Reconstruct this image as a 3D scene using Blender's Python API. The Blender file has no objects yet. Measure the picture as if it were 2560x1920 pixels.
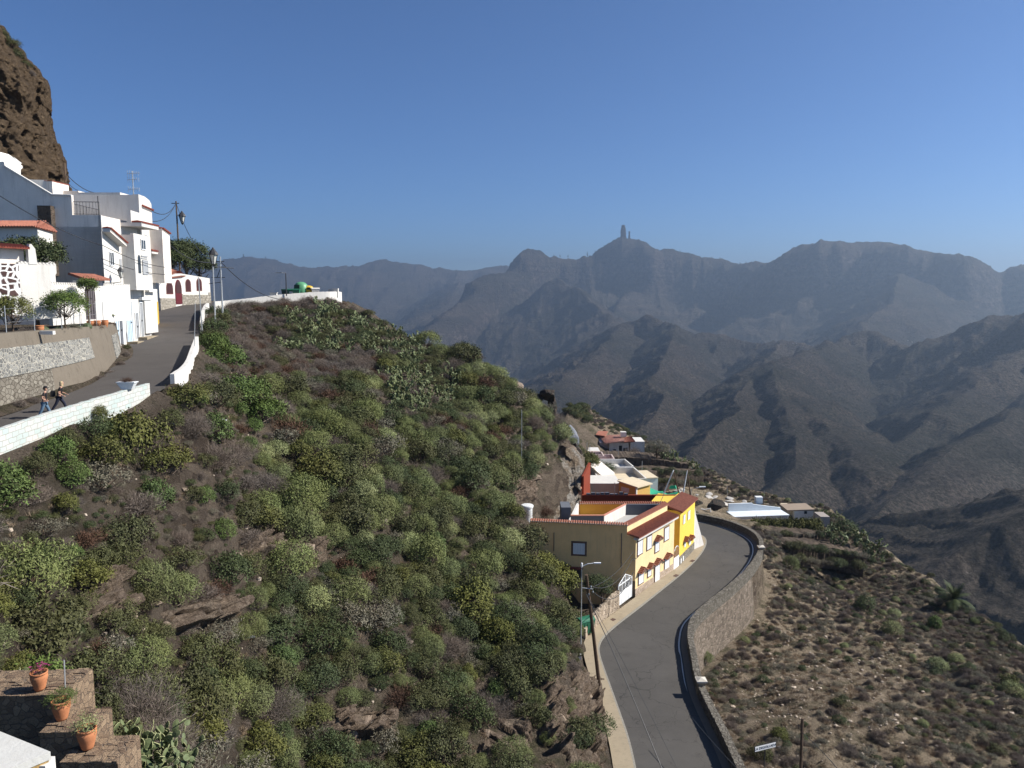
import bpy, bmesh, math, random
import numpy as np
from mathutils import Vector, Matrix
random.seed(7)
rng = np.random.default_rng(7)
R = math.radians
SC = bpy.context.scene
COL = SC.collection

# ---------------------------------------------------------------- camera
FPX = 1900.0                       # focal length in pixels of the 2560 px wide photograph
TH = math.atan(225.0 / FPX)        # camera looks slightly down
CT, ST = math.cos(TH), math.sin(TH)
cam_d = bpy.data.cameras.new("camera")
cam = bpy.data.objects.new("camera", cam_d)
COL.objects.link(cam)
cam_d.sensor_width = 36.0
cam_d.lens = FPX / 2560.0 * 36.0
cam_d.clip_start = 0.5
cam_d.clip_end = 60000.0
cam.location = (0, 0, 0)
cam.rotation_euler = (math.pi / 2 - TH, 0, 0)
SC.camera = cam

# ---------------------------------------------------------------- light
SUN_AZ = 4.0      # degrees from +X towards +Y
SUN_EL = 37.0
world = bpy.data.worlds.new("World")
SC.world = world
world.use_nodes = True
wn = world.node_tree
bg = wn.nodes["Background"]
sky = wn.nodes.new("ShaderNodeTexSky")
sky.sky_type = 'NISHITA'
sky.sun_disc = False
sky.sun_elevation = R(SUN_EL)
sky.sun_rotation = R(90.0 - SUN_AZ)
sky.altitude = 2200
sky.air_density = 1.0
sky.dust_density = 0.1
sky.ozone_density = 10.0
sky.air_density = 0.95
wn.links.new(sky.outputs[0], bg.inputs[0])
bg.inputs[1].default_value = 0.073
sun_d = bpy.data.lights.new("sun", 'SUN')
sun = bpy.data.objects.new("sun", sun_d)
COL.objects.link(sun)
sun_d.energy = 5.0
sun_d.angle = R(0.55)
sun_d.color = (1.0, 0.955, 0.88)
sv = Vector((math.cos(R(SUN_EL)) * math.cos(R(SUN_AZ)), math.cos(R(SUN_EL)) * math.sin(R(SUN_AZ)), math.sin(R(SUN_EL))))
sun.rotation_euler = (-sv).to_track_quat('-Z', 'Y').to_euler()
SC.view_settings.view_transform = 'Standard'
SC.view_settings.look = 'None'
SC.view_settings.exposure = 0.75
SC.view_settings.gamma = 1.0
SC.cycles.max_bounces = 6
SC.cycles.diffuse_bounces = 4
SC.cycles.transparent_max_bounces = 6
SC.cycles.volume_bounces = 0

# ---------------------------------------------------------------- pixel rays of the photograph -> real points
def ray(px, py):
    a = (px - 1280.0) / FPX
    b = (960.0 - py) / FPX
    return Vector((a, CT + b * ST, -ST + b * CT))
def V(px, py, D):
    return ray(px, py) * D
def G(px, py, z):
    r = ray(px, py)
    return r * (z / r.z)
def VY(px, py, Y):
    r = ray(px, py)
    return r * (Y / r.y)

# ---------------------------------------------------------------- tagging
def tag(o, label, cat, group=None, kind=None):
    o["label"] = label
    o["category"] = cat
    if group: o["group"] = group
    if kind: o["kind"] = kind
    return o
def struct(o, kind="structure", label=None):
    o["kind"] = kind
    if label: o["label"] = label
    return o
def empty(name, loc=(0, 0, 0), rz=0.0):
    o = bpy.data.objects.new(name, None)
    o.empty_display_size = 0.2
    COL.objects.link(o)
    o.location = loc
    o.rotation_euler = (0, 0, rz)
    return o
def copy_tree(o, parent=None):
    c = o.copy()
    COL.objects.link(c)
    c.parent = parent
    for ch in list(o.children):
        copy_tree(ch, c)
    return c

# ---------------------------------------------------------------- materials
MATS = {}
class NT:
    def __init__(s, name):
        s.m = bpy.data.materials.new(name)
        s.m.use_nodes = True
        s.t = s.m.node_tree
        s.n = s.t.nodes
        s.b = s.n["Principled BSDF"]
        s.co = None
    def node(s, typ, **kw):
        n = s.n.new(typ)
        for k, v in kw.items():
            setattr(n, k, v)
        return n
    def link(s, a, b):
        s.t.links.new(a, b)
    def coord(s, obj=False):
        if obj:
            tc = s.node("ShaderNodeTexCoord")
            return tc.outputs["Object"]
        if s.co is None:
            g = s.node("ShaderNodeNewGeometry")
            s.co = g.outputs["Position"]
        return s.co
    def noise(s, scale, detail=4, rough=0.6, vec=None, lo=0.3, hi=0.7, dist=0.0):
        n = s.node("ShaderNodeTexNoise")
        n.inputs["Scale"].default_value = scale
        n.inputs["Detail"].default_value = detail
        n.inputs["Roughness"].default_value = rough
        n.inputs["Distortion"].default_value = dist
        s.link(vec if vec else s.coord(), n.inputs["Vector"])
        return s.rng(n.outputs["Fac"], lo, hi)
    def voro(s, scale, feature='F1', vec=None, rand=1.0):
        n = s.node("ShaderNodeTexVoronoi")
        n.feature = feature
        n.inputs["Scale"].default_value = scale
        n.inputs["Randomness"].default_value = rand
        s.link(vec if vec else s.coord(), n.inputs["Vector"])
        return n
    def rng(s, out, lo, hi, a=0.0, b=1.0):
        n = s.node("ShaderNodeMapRange")
        n.inputs[1].default_value = lo
        n.inputs[2].default_value = hi
        n.inputs[3].default_value = a
        n.inputs[4].default_value = b
        s.link(out, n.inputs[0])
        return n.outputs[0]
    def mix(s, fac, a, b, mode='MIX'):
        n = s.node("ShaderNodeMix")
        n.data_type = 'RGBA'
        n.blend_type = mode
        for i, v in ((0, fac), (6, a), (7, b)):
            if isinstance(v, (int, float)):
                n.inputs[i].default_value = v
            elif isinstance(v, (tuple, list)):
                n.inputs[i].default_value = tuple(v[:3]) + (1,)
            else:
                s.link(v, n.inputs[i])
        return n.outputs[2]
    def math(s, op, a, b=0.0):
        n = s.node("ShaderNodeMath", operation=op)
        for i, v in ((0, a), (1, b)):
            if isinstance(v, (int, float)):
                n.inputs[i].default_value = v
            else:
                s.link(v, n.inputs[i])
        return n.outputs[0]
    def scaled(s, vec, sc):
        n = s.node("ShaderNodeMapping")
        n.inputs["Scale"].default_value = sc
        s.link(vec, n.inputs["Vector"])
        return n.outputs[0]
    def bump(s, h, strength=0.5, dist=0.05):
        n = s.node("ShaderNodeBump")
        n.inputs["Strength"].default_value = strength
        n.inputs["Distance"].default_value = dist
        s.link(h, n.inputs["Height"])
        s.link(n.outputs[0], s.b.inputs["Normal"])
    def done(s, col, rough=0.85, spec=0.25):
        if isinstance(col, (tuple, list)):
            s.b.inputs["Base Color"].default_value = tuple(col[:3]) + (1,)
        else:
            s.link(col, s.b.inputs["Base Color"])
        s.b.inputs["Roughness"].default_value = rough
        s.b.inputs["Specular IOR Level"].default_value = spec
        return s.m

def plain(name, col, rough=0.7, spec=0.3, var=0.12, scale=3.0, metal=0.0):
    """painted / plain surface with slight mottling"""
    if name in MATS: return MATS[name]
    t = NT(name)
    f = t.noise(scale, 5, 0.65)
    d = tuple(c * (1 - var) for c in col)
    l = tuple(min(1, c * (1 + var * 0.6)) for c in col)
    m = t.done(t.mix(f, d, l), rough, spec)
    t.b.inputs["Metallic"].default_value = metal
    MATS[name] = m
    return m

def plaster(name, col, dirt=(0.25, 0.21, 0.17), amount=0.25, spec=0.15):
    if name in MATS: return MATS[name]
    t = NT(name)
    f = t.noise(0.7, 6, 0.7, lo=0.35, hi=0.75)
    g = t.noise(9, 4, 0.6)
    # rain streaks: noise stretched along z
    v = t.scaled(t.coord(), (2.2, 2.2, 0.22))
    st = t.noise(1.2, 5, 0.7, vec=v, lo=0.52, hi=0.78)
    c1 = t.mix(f, tuple(c * 0.9 for c in col), tuple(min(1, c * 1.04) for c in col))
    c2 = t.mix(t.math('MULTIPLY', st, amount), c1, dirt)
    c3 = t.mix(t.math('MULTIPLY', g, 0.08), c2, dirt)
    t.bump(g, 0.25, 0.02)
    MATS[name] = t.done(c3, 0.9, spec)
    return MATS[name]

def stonework(name, stone_a, stone_b, mortar, scale=3.0, mort=0.06, flat=(1, 1, 1.3), bump=0.8, rnd=0.9):
    if name in MATS: return MATS[name]
    t = NT(name)
    w = t.noise(scale * 0.8, 3, 0.5, lo=0, hi=1)
    vec = t.scaled(t.coord(), flat)
    add = t.node("ShaderNodeVectorMath", operation='ADD')
    sc = t.node("ShaderNodeVectorMath", operation='SCALE')
    nn = t.node("ShaderNodeTexNoise")
    nn.inputs["Scale"].default_value = scale * 1.3
    t.link(vec, nn.inputs["Vector"])
    t.link(nn.outputs["Color"], sc.inputs[0])
    sc.inputs["Scale"].default_value = 0.25 / scale
    t.link(vec, add.inputs[0]); t.link(sc.outputs[0], add.inputs[1])
    e = t.voro(scale, 'DISTANCE_TO_EDGE', add.outputs[0], rnd)
    c = t.voro(scale, 'F1', add.outputs[0], rnd)
    sep = t.node("ShaderNodeSeparateColor")
    t.link(c.outputs["Color"], sep.inputs[0])
    stone = t.mix(sep.outputs[0], stone_a, stone_b)
    stone = t.mix(t.math('MULTIPLY', t.noise(scale * 7, 4, 0.7), 0.35), stone, tuple(x * 0.5 for x in stone_a))
    ef = t.rng(e.outputs["Distance"], mort * 0.6, mort * 1.6)
    col = t.mix(ef, mortar, stone)
    t.bump(t.math('ADD', t.math('MULTIPLY', ef, 1.0), t.math('MULTIPLY', t.noise(scale * 6), 0.3)), bump, 0.08)
    MATS[name] = t.done(col, 0.92, 0.15)
    return MATS[name]

# ---------------------------------------------------------------- mesh helpers
def mesh_obj(name, verts, faces, mat=None, parent=None, smooth=False):
    me = bpy.data.meshes.new(name)
    me.from_pydata([tuple(v) for v in verts], [], [tuple(f) for f in faces])
    me.validate(verbose=False)
    me.update()
    if smooth:
        me.shade_smooth()
    o = bpy.data.objects.new(name, me)
    COL.objects.link(o)
    if mat:
        for m in (mat if isinstance(mat, (list, tuple)) else [mat]):
            me.materials.append(m)
    if parent is not None:
        o.parent = parent
        o.matrix_parent_inverse = Matrix.Translation(-Vector(parent.location)) if parent.rotation_euler.z == 0 else Matrix()
        if parent.rotation_euler.z == 0:
            # keep world placement of vertices with a clean local transform
            me.transform(Matrix.Translation(-Vector(parent_world(parent))))
            o.matrix_parent_inverse = Matrix()
    return o
def parent_world(p):
    v = Vector((0, 0, 0))
    while p is not None:
        v = v + Vector(p.location)
        p = p.parent
    return v

def grid_mesh(name, P, mat, nx, ny, smooth=True, wrap=False):
    """P: (ny*nx,3) array, row-major; fast grid surface"""
    me = bpy.data.meshes.new(name)
    nv = nx * ny
    me.vertices.add(nv)
    me.vertices.foreach_set("co", np.ascontiguousarray(P, dtype=np.float32).ravel())
    i = np.arange(ny - 1)[:, None] * nx + np.arange(nx - 1)[None, :]
    q = np.stack([i, i + 1, i + nx + 1, i + nx], -1).reshape(-1, 4)
    nf = len(q)
    me.loops.add(nf * 4)
    me.polygons.add(nf)
    me.loops.foreach_set("vertex_index", q.astype(np.int32).ravel())
    me.polygons.foreach_set("loop_start", (np.arange(nf) * 4).astype(np.int32))
    me.polygons.foreach_set("loop_total", np.full(nf, 4, dtype=np.int32))
    me.update(calc_edges=True)
    if smooth: me.shade_smooth()
    o = bpy.data.objects.new(name, me)
    COL.objects.link(o)
    me.materials.append(mat)
    return o

def quad_mesh(name, V4, mat, attr=None, tris=False, midx=None):
    """V4: (n,k,3) loose k-gons -> mesh datablock, optional per-face float attribute 'v'"""
    n, k = V4.shape[0], V4.shape[1]
    me = bpy.data.meshes.new(name)
    me.vertices.add(n * k)
    me.vertices.foreach_set("co", np.ascontiguousarray(V4, dtype=np.float32).ravel())
    me.loops.add(n * k)
    me.polygons.add(n)
    me.loops.foreach_set("vertex_index", np.arange(n * k, dtype=np.int32))
    me.polygons.foreach_set("loop_start", (np.arange(n) * k).astype(np.int32))
    me.polygons.foreach_set("loop_total", np.full(n, k, dtype=np.int32))
    if midx is not None:
        me.polygons.foreach_set("material_index", midx.astype(np.int32))
    me.update(calc_edges=True)
    if attr is not None:
        a = me.attributes.new("v", 'FLOAT', 'FACE')
        a.data.foreach_set("value", attr.astype(np.float32))
    for m in (mat if isinstance(mat, (list, tuple)) else [mat]):
        me.materials.append(m)
    return me

class MB:
    """collects simple solids into ONE mesh"""
    def __init__(s):
        s.v = []; s.f = []
    def add(s, vs, fs):
        k = len(s.v)
        s.v += [tuple(x) for x in vs]
        s.f += [tuple(i + k for i in f) for f in fs]
    def box(s, c, size, rz=0.0, ax=None):
        cx, cy, cz = c
        hx, hy, hz = size[0] / 2, size[1] / 2, size[2] / 2
        ca, sa = math.cos(rz), math.sin(rz)
        vs = []
        for z in (-hz, hz):
            for x, y in ((-hx, -hy), (hx, -hy), (hx, hy), (-hx, hy)):
                vs.append((cx + x * ca - y * sa, cy + x * sa + y * ca, cz + z))
        s.add(vs, [(3, 2, 1, 0), (4, 5, 6, 7), (0, 1, 5, 4), (1, 2, 6, 5), (2, 3, 7, 6), (3, 0, 4, 7)])
        return s
    def prism(s, pts, z0, z1):
        """pts: ccw xy list; z0, z1 scalars or lists"""
        n = len(pts)
        zz0 = z0 if isinstance(z0, (list, tuple)) else [z0] * n
        zz1 = z1 if isinstance(z1, (list, tuple)) else [z1] * n
        vs = [(p[0], p[1], zz0[i]) for i, p in enumerate(pts)] + [(p[0], p[1], zz1[i]) for i, p in enumerate(pts)]
        fs = [tuple(range(n - 1, -1, -1)), tuple(range(n, 2 * n))]
        for i in range(n):
            j = (i + 1) % n
            fs.append((i, j, n + j, n + i))
        s.add(vs, fs)
        return s
    def hexa(s, p):
        """8 points: bottom 4 ccw then top 4 ccw"""
        s.add(p, [(3, 2, 1, 0), (4, 5, 6, 7), (0, 1, 5, 4), (1, 2, 6, 5), (2, 3, 7, 6), (3, 0, 4, 7)])
        return s
    def tube(s, pts, r, n=6, cap=True, r2=None):
        pts = [Vector(p) for p in pts]
        m = len(pts)
        rings = []
        for i, p in enumerate(pts):
            d = (pts[min(i + 1, m - 1)] - pts[max(i - 1, 0)])
            if d.length < 1e-9: d = Vector((0, 0, 1))
            d.normalize()
            up = Vector((0, 0, 1)) if abs(d.z) < 0.95 else Vector((1, 0, 0))
            a = d.cross(up).normalized(); b = a.cross(d).normalized()
            rr = r if not isinstance(r, (list, tuple)) else r[i]
            if r2 is not None: rr = r + (r2 - r) * i / max(1, m - 1)
            rings.append([p + a * (rr * math.cos(t * 2 * math.pi / n)) + b * (rr * math.sin(t * 2 * math.pi / n)) for t in range(n)])
        vs = [v for ring in rings for v in ring]
        fs = []
        for i in range(m - 1):
            for t in range(n):
                u = (t + 1) % n
                fs.append((i * n + t, i * n + u, (i + 1) * n + u, (i + 1) * n + t))
        if cap:
            fs.append(tuple(range(n - 1, -1, -1)))
            fs.append(tuple((m - 1) * n + t for t in range(n)))
        s.add(vs, fs)
        return s
    def lathe(s, c, prof, n=20):
        """prof: [(r,z)] from bottom to top, around vertical axis at c"""
        m = len(prof)
        vs = []
        for r, z in prof:
            for t in range(n):
                a = t * 2 * math.pi / n
                vs.append((c[0] + r * math.cos(a), c[1] + r * math.sin(a), c[2] + z))
        fs = []
        for i in range(m - 1):
            for t in range(n):
                u = (t + 1) % n
                fs.append((i * n + t, i * n + u, (i + 1) * n + u, (i + 1) * n + t))
        fs.append(tuple(range(n - 1, -1, -1)))
        fs.append(tuple((m - 1) * n + t for t in range(n)))
        s.add(vs, fs)
        return s
    def build(s, name, mat, parent=None, smooth=False):
        return mesh_obj(name, s.v, s.f, mat, parent, smooth)

# ---------------------------------------------------------------- noise
def cells(x, y, seed=0, tilt=0.6):
    """blocky broken-rock relief: random height and tilt per jittered cell"""
    ix = np.floor(x).astype(np.int64); iy = np.floor(y).astype(np.int64)
    best = np.full(np.shape(x), 1e9); val = np.zeros(np.shape(x))
    for dx in (-1, 0, 1):
        for dy in (-1, 0, 1):
            cx, cy = ix + dx, iy + dy
            sx = cx + _h(cx, cy, seed); sy = cy + _h(cx, cy, seed + 1)
            d = (x - sx) ** 2 + (y - sy) ** 2
            v = _h(cx, cy, seed + 2) + tilt * ((x - sx) * (_h(cx, cy, seed + 3) - .5) + (y - sy) * (_h(cx, cy, seed + 4) - .5))
            m = d < best
            val = np.where(m, v, val); best = np.where(m, d, best)
    return val
_perm = rng.permutation(65536).astype(np.int64)
def _h(ix, iy, seed):
    k = (ix * 73856093) ^ (iy * 19349663) ^ (seed * 83492791)
    return _perm[k & 65535] / 65535.0
def vnoise(x, y, seed=0):
    ix = np.floor(x).astype(np.int64); iy = np.floor(y).astype(np.int64)
    fx = x - ix; fy = y - iy
    fx = fx * fx * fx * (fx * (fx * 6 - 15) + 10); fy = fy * fy * fy * (fy * (fy * 6 - 15) + 10)
    a = _h(ix, iy, seed); b = _h(ix + 1, iy, seed); c = _h(ix, iy + 1, seed); d = _h(ix + 1, iy + 1, seed)
    return (a + (b - a) * fx) * (1 - fy) + (c + (d - c) * fx) * fy
def fbm(x, y, octv=5, seed=0, gain=0.5):
    s = 0; a = 1; t = 0
    for o in range(octv):
        s = s + a * (vnoise(x * 2 ** o + 17.3 * o, y * 2 ** o - 9.1 * o, seed + o) - 0.5)
        t += a; a *= gain
    return s / t * 2
def ridged(x, y, octv=5, seed=0, gain=0.5):
    s = 0; a = 1; t = 0
    for o in range(octv):
        n = 1 - np.abs(vnoise(x * 2 ** o + 5.7 * o, y * 2 ** o + 3.1 * o, seed + o) * 2 - 1)
        s = s + a * n * n
        t += a; a *= gain
    return s / t
HAZE_COL = (0.42, 0.545, 0.71, 1.0)
HAZE_DENS = 1.15e-4
HAZE_G = 0.5
# ================================================================ far mountains (real distances, metres)
def seg_dist(X, Y, p, q):
    dx, dy = q[0] - p[0], q[1] - p[1]
    L2 = dx * dx + dy * dy + 1e-9
    t = np.clip(((X - p[0]) * dx + (Y - p[1]) * dy) / L2, 0, 1)
    ex = X - (p[0] + t * dx); ey = Y - (p[1] + t * dy)
    return np.sqrt(ex * ex + ey * ey), t, math.sqrt(L2)

RIDGES = [
 # (points (px,py,D), profile [(d, drop)], gully amplitude, gully wavelength, seed)
 ([(-400,640,9500),(300,655,9500),(480,655,9500),(540,650,9500),(560,648,9500),(608,641,9500),(663,643,9500),(717,657,9500),(789,670,9500),(836,666,9500),(862,662,9500),(901,663,9500),(932,665,9500),(938,649,9500),(958,647,9500),(988,654,9500),(1042,659,9500),(1115,672,9500),(1187,672,9500),(1223,666,9500),(1267,661,9500),(1296,666,9500),(1400,690,9500)],
  [(0,0),(60,14),(700,260),(2200,820),(4500,1300),(9000,1900)], 190, 800, 3),
 ([(1040,860,4700),(1080,815,5000),(1115,785,5200),(1187,737,5700),(1200,722,5800),(1209,690,5900),(1237,681,6000),(1295,668,6300),(1304,650,6350),(1311,634,6400),(1320,624.5,6400),(1344,626,6400),(1360,640,6450),(1400,642,6500),(1446,644,6500),(1470,640,6500),(1495,631,6500),(1526,606,6500),(1540,596,6500),(1548,591,6500),(1584,597,6500),(1590,604,6500),(1606,618,6500),(1612,622,6450),(1624,618,6400),(1650,625,6400),(1670,620,6400),(1710,631,6400),(1741,645,6400),(1759,641,6400),(1812,650,6300),(1845,661,6200),(1889,655,6000),(1925,656,5900),(1947,649,5800),(1962,643,5700),(1999,621,5600),(2018,606,5600),(2061,601,5500),(2101,596.5,5500),(2147,603,5500),(2221,603,5400),(2245,609,5300),(2325,629,5200),(2380,628,5100),(2420,638,5100),(2442,667,5200),(2485,677,5300),(2500,681,5400),(2560,658,5200),(2700,640,5000),(2900,700,5000)],
  [(0,0),(50,12),(150,75),(230,390),(600,560),(1500,800),(3000,1100),(6000,1700)], 95, 330, 11),
 # middle range
 ([(2560,787,2500),(2491,790,2550),(2430,815,2600),(2393,846,2650),(2350,873,2700),(2300,872,2750),(2239,864,2900),(2208,841,2950),(2165,830,3000),(2122,846,3000),(2061,864,3050),(1956,848,3200),(1907,862,3250),(1840,850,3350),(1753,829,3450),(1720,830,3480),(1692,812,3500),(1618,789,3800),(1569,799,3900),(1480,850,4000),(1380,920,4000),(1250,960,4000)],
  [(0,0),(30,6),(120,50),(500,280),(1500,720),(4000,1500)], 70, 260, 23),
 ([(2560,787,2500),(2700,740,2200),(2900,800,1900),(3000,900,1500)], [(0,0),(100,45),(500,300),(1500,850)], 60, 200, 29),
 # spurs towards the viewer
 ([(2122,846,3000),(2020,880,2500),(1925,906,2100),(1960,950,1900),(1996,996,1700),(2065,1065,1450),(2126,1106,1300),(2178,1165,1150)], [(0,0),(25,8),(120,68),(400,245),(1500,900)], 38, 130, 31),
 ([(1925,906,2100),(1960,1010,1600),(1992,1090,1300),(1990,1165,1150),(1918,1222,1000),(1850,1300,850)], [(0,0),(20,9),(120,72),(400,262),(1500,900)], 30, 110, 37),
 ([(1956,848,3200),(1890,930,2200),(1835,992,1650),(1857,1018,1500),(1800,1060,1350),(1740,1110,1150),(1660,1200,900)], [(0,0),(20,12),(120,74),(400,262),(1500,900)], 34, 120, 41),
 ([(1692,812,3500),(1660,900,2600),(1619,962,2000),(1660,985,1850),(1640,1040,1550),(1560,1110,1200),(1480,1200,950)], [(0,0),(20,10),(120,68),(400,255),(1500,900)], 34, 130, 43),
 ([(1569,799,3900),(1480,890,3000),(1380,960,2400),(1290,1040,1900),(1200,1130,1500)], [(0,0),(25,8),(150,70),(500,270),(1500,900)], 38, 150, 47),
 ([(1390,695,5700),(1450,722,5200),(1530,792,4500)], [(0,0),(40,25),(400,240),(1500,800)], 50, 200, 53),
 ([(1150,700,8200),(1120,760,6800),(1000,815,6000),(900,850,5200)], [(0,0),(60,25),(400,200),(1500,700)], 70, 300, 57),
 ([(800,690,8800),(780,740,7600),(830,800,6400)], [(0,0),(60,25),(400,190),(1500,700)], 80, 300, 59),
 ([(2250,680,5000),(2230,760,4300),(2150,800,3900)], [(0,0),(60,35),(400,220),(1500,700)], 60, 250, 61),
 # right hand flank spurs
 ([(2700,950,1800),(2560,1012,1500),(2491,1052,1300),(2400,1110,1200),(2361,1140,1150),(2290,1200,1060),(2231,1257,1000),(2185,1300,950)], [(0,0),(20,9),(120,74),(400,270),(1500,950)], 30, 110, 67),
 ([(2640,800,2300),(2540,880,2100),(2445,947,1900),(2377,1003,1700),(2280,1075,1550),(2182,1152,1400)], [(0,0),(25,10),(150,84),(500,300),(1500,950)], 34, 140, 71),
 ([(2800,1180,700),(2560,1275,600),(2480,1325,600),(2393,1374,590),(2330,1425,580),(2230,1500,560)], [(0,0),(15,7),(100,58),(400,260),(1500,900)], 24, 80, 73),
]
def far_height(X, Y):
    H = np.full(X.shape, -1e9)
    Rr = np.sqrt(X * X + Y * Y)
    wx = X + 60 * fbm(X / 400, Y / 400, 3, 101); wy = Y + 60 * fbm(X / 400, Y / 400, 3, 103)
    for pts, prof, amp, wl, sd in RIDGES:
        W = [V(*p) for p in pts]
        pd = np.array([p[0] for p in prof], float); pz = np.array([p[1] for p in prof], float)
        best = np.full(X.shape, -1e9); s0 = 0.0
        bd = np.full(X.shape, 1e9)
        bs = np.zeros(X.shape)
        for a, b in zip(W[:-1], W[1:]):
            d, t, L = seg_dist(X, Y, a, b)
            d2, _, _ = seg_dist(wx, wy, a, b)
            k = np.clip(d / 150.0, 0, 1)
            dd = d * (1 - k) + d2 * k
            h = a.z + (b.z - a.z) * t - np.interp(dd, pd, pz)
            m = h > best
            best = np.where(m, h, best)
            bs = np.where(d < bd, s0 + t * L, bs)
            bd = np.minimum(bd, d)
            s0 += L
        g = ridged(bs / wl + 0.15 * fbm(X / wl, Y / wl, 2, sd + 2), bd / (wl * 3.5), 3, sd)
        A = amp * np.clip(bd / (wl * 0.9), 0, 1)
        best = best + A * (g - 0.55) * 1.5
        if sd == 11:        # fluted cliff band of the mesa
            fl_ = ridged(bs / 120.0, bd / 900.0, 3, 77) - 0.5
            best = best + (25 + 70 * vnoise(bs / 500.0, bs / 500.0, 78)) * np.clip((bd - 60) / 120, 0, 1) * np.clip((900 - bd) / 500, 0, 1) * fl_
            best = best + 9 * np.clip(bd / 60, 0, 1) * (ridged(bs / 60.0, bd / 60.0, 3, 79) - .5)
        H = np.maximum(H, best)
    det = np.clip(Rr / 3000, 0.12, 1)
    H = H + det * 46 * (ridged(X / 260 + .3 * fbm(X / 300, Y / 300, 2, 5), Y / 260, 6, 83, .55) - 0.5) + det * 17 * (ridged(X / 70, Y / 70, 5, 89, .6) - 0.45)
    floor = -330 - 0.02 * Rr - np.clip(Rr - 1500, 0, 3000) * 0.03 + 30 * fbm(X / 300, Y / 300, 4, 97)
    H = np.maximum(H, floor)
    base_in = -118 - (Rr - 120) * 0.85
    H = np.where(Rr < 420, np.maximum(base_in, -380) * np.clip((420 - Rr) / 60, 0, 1) + H * (1 - np.clip((420 - Rr) / 60, 0, 1)), H)
    return H

NA, NR = 1150, 760
az = np.linspace(-40, 46, NA)
az = np.radians(az)
rr = 118 * (13500 / 118.0) ** np.linspace(0, 1, NR)
AZ, RR = np.meshgrid(az, rr)
FX = RR * np.sin(AZ); FY = RR * np.cos(AZ)
FZ = far_height(FX, FY)

t = NT("mountain_rock")
geo = t.node("ShaderNodeNewGeometry")
sepn = t.node("ShaderNodeSeparateXYZ"); t.link(geo.outputs["Normal"], sepn.inputs[0])
steep = t.rng(sepn.outputs["Z"], 0.45, 0.8)
n1 = t.noise(0.0045, 8, 0.62, lo=0.38, hi=0.62)
n2 = t.noise(0.03, 8, 0.7, lo=0.4, hi=0.62)
n3 = t.noise(0.16, 6, 0.75, lo=0.42, hi=0.62)
rock = t.mix(n2, (0.05, 0.04, 0.036), (0.22, 0.175, 0.15))
scrub = t.mix(n3, (0.028, 0.03, 0.022), (0.15, 0.12, 0.098))
earth = t.mix(n1, scrub, t.mix(n3, (0.06, 0.05, 0.04), (0.22, 0.18, 0.145)))
mc = t.mix(steep, rock, earth)
strat = t.noise(1.0, 6, 0.65, vec=t.scaled(t.coord(), (0.0022, 0.0022, 0.035)), lo=0.4, hi=0.6)
mc = t.mix(t.math('MULTIPLY', strat, 0.45), mc, (0.035, 0.032, 0.03))
patch = t.noise(0.0016, 6, 0.6, lo=0.46, hi=0.58)
mc = t.mix(t.math('MULTIPLY', patch, 0.4), mc, (0.022, 0.03, 0.02))
spot = t.noise(0.06, 8, 0.85, lo=0.60, hi=0.68)
mc = t.mix(t.math('MULTIPLY', spot, 0.6), mc, (0.27, 0.235, 0.205))
bush = t.voro(0.09, 'F1')
bm_ = t.rng(bush.outputs["Distance"], 0.25, 0.55, 0.35, 0.0)
mc = t.mix(t.math('MULTIPLY', bm_, t.noise(0.006, 5, 0.6, lo=0.42, hi=0.6)), mc, (0.018, 0.024, 0.013))
t.bump(t.math('ADD', n2, t.math('MULTIPLY', n3, 0.5)), 1.0, 16.0)
MOUNTAIN = t.done(mc, 0.95, 0.05)
mt = grid_mesh("mountains", np.stack([FX, FY, FZ], -1).reshape(-1, 3), MOUNTAIN, NA, NR)
struct(mt)

# monolith on the summit and its little neighbour
def rock_pillar(name, base, prof, rx, ry, seed, n=26, rough=0.12, mat=None):
    vs = []; fs = []
    for j, (z, k) in enumerate(prof):
        for i in range(n):
            a = i * 2 * math.pi / n
            q = 1 + rough * float(fbm(np.array([math.cos(a) * 1.7 + z * 0.03 + seed]), np.array([math.sin(a) * 1.7 + z * 0.02]), 4, seed)[0]) * 2
            vs.append((base[0] + rx * k * q * math.cos(a), base[1] + ry * k * q * math.sin(a), base[2] + z))
    m = len(prof)
    for j in range(m - 1):
        for i in range(n):
            u = (i + 1) % n
            fs.append((j * n + i, j * n + u, (j + 1) * n + u, (j + 1) * n + i))
    fs.append(tuple((m - 1) * n + i for i in range(n)))
    return mesh_obj(name, vs, fs, mat or MOUNTAIN)
b0 = V(1558, 597, 6500)
pp = rock_pillar("rock_monolith", b0, [(-60, 1.9), (0, 1.25), (20, 1.05), (60, 0.98), (78, 0.9), (98, 0.72), (112, 0.62), (116, 0.4)], 24, 24, 5)
tag(pp, "tall free-standing rock monolith on the pointed mountain summit", "rock")
b1 = V(1573, 597, 6500)
pp = rock_pillar("rock_pinnacle", b1, [(-60, 2.6), (0, 1.3), (15, 0.85), (45, 0.75), (62, 0.7), (64, 0.5)], 9, 9, 8)
tag(pp, "small rock pinnacle beside the tall summit monolith", "rock")
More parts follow.
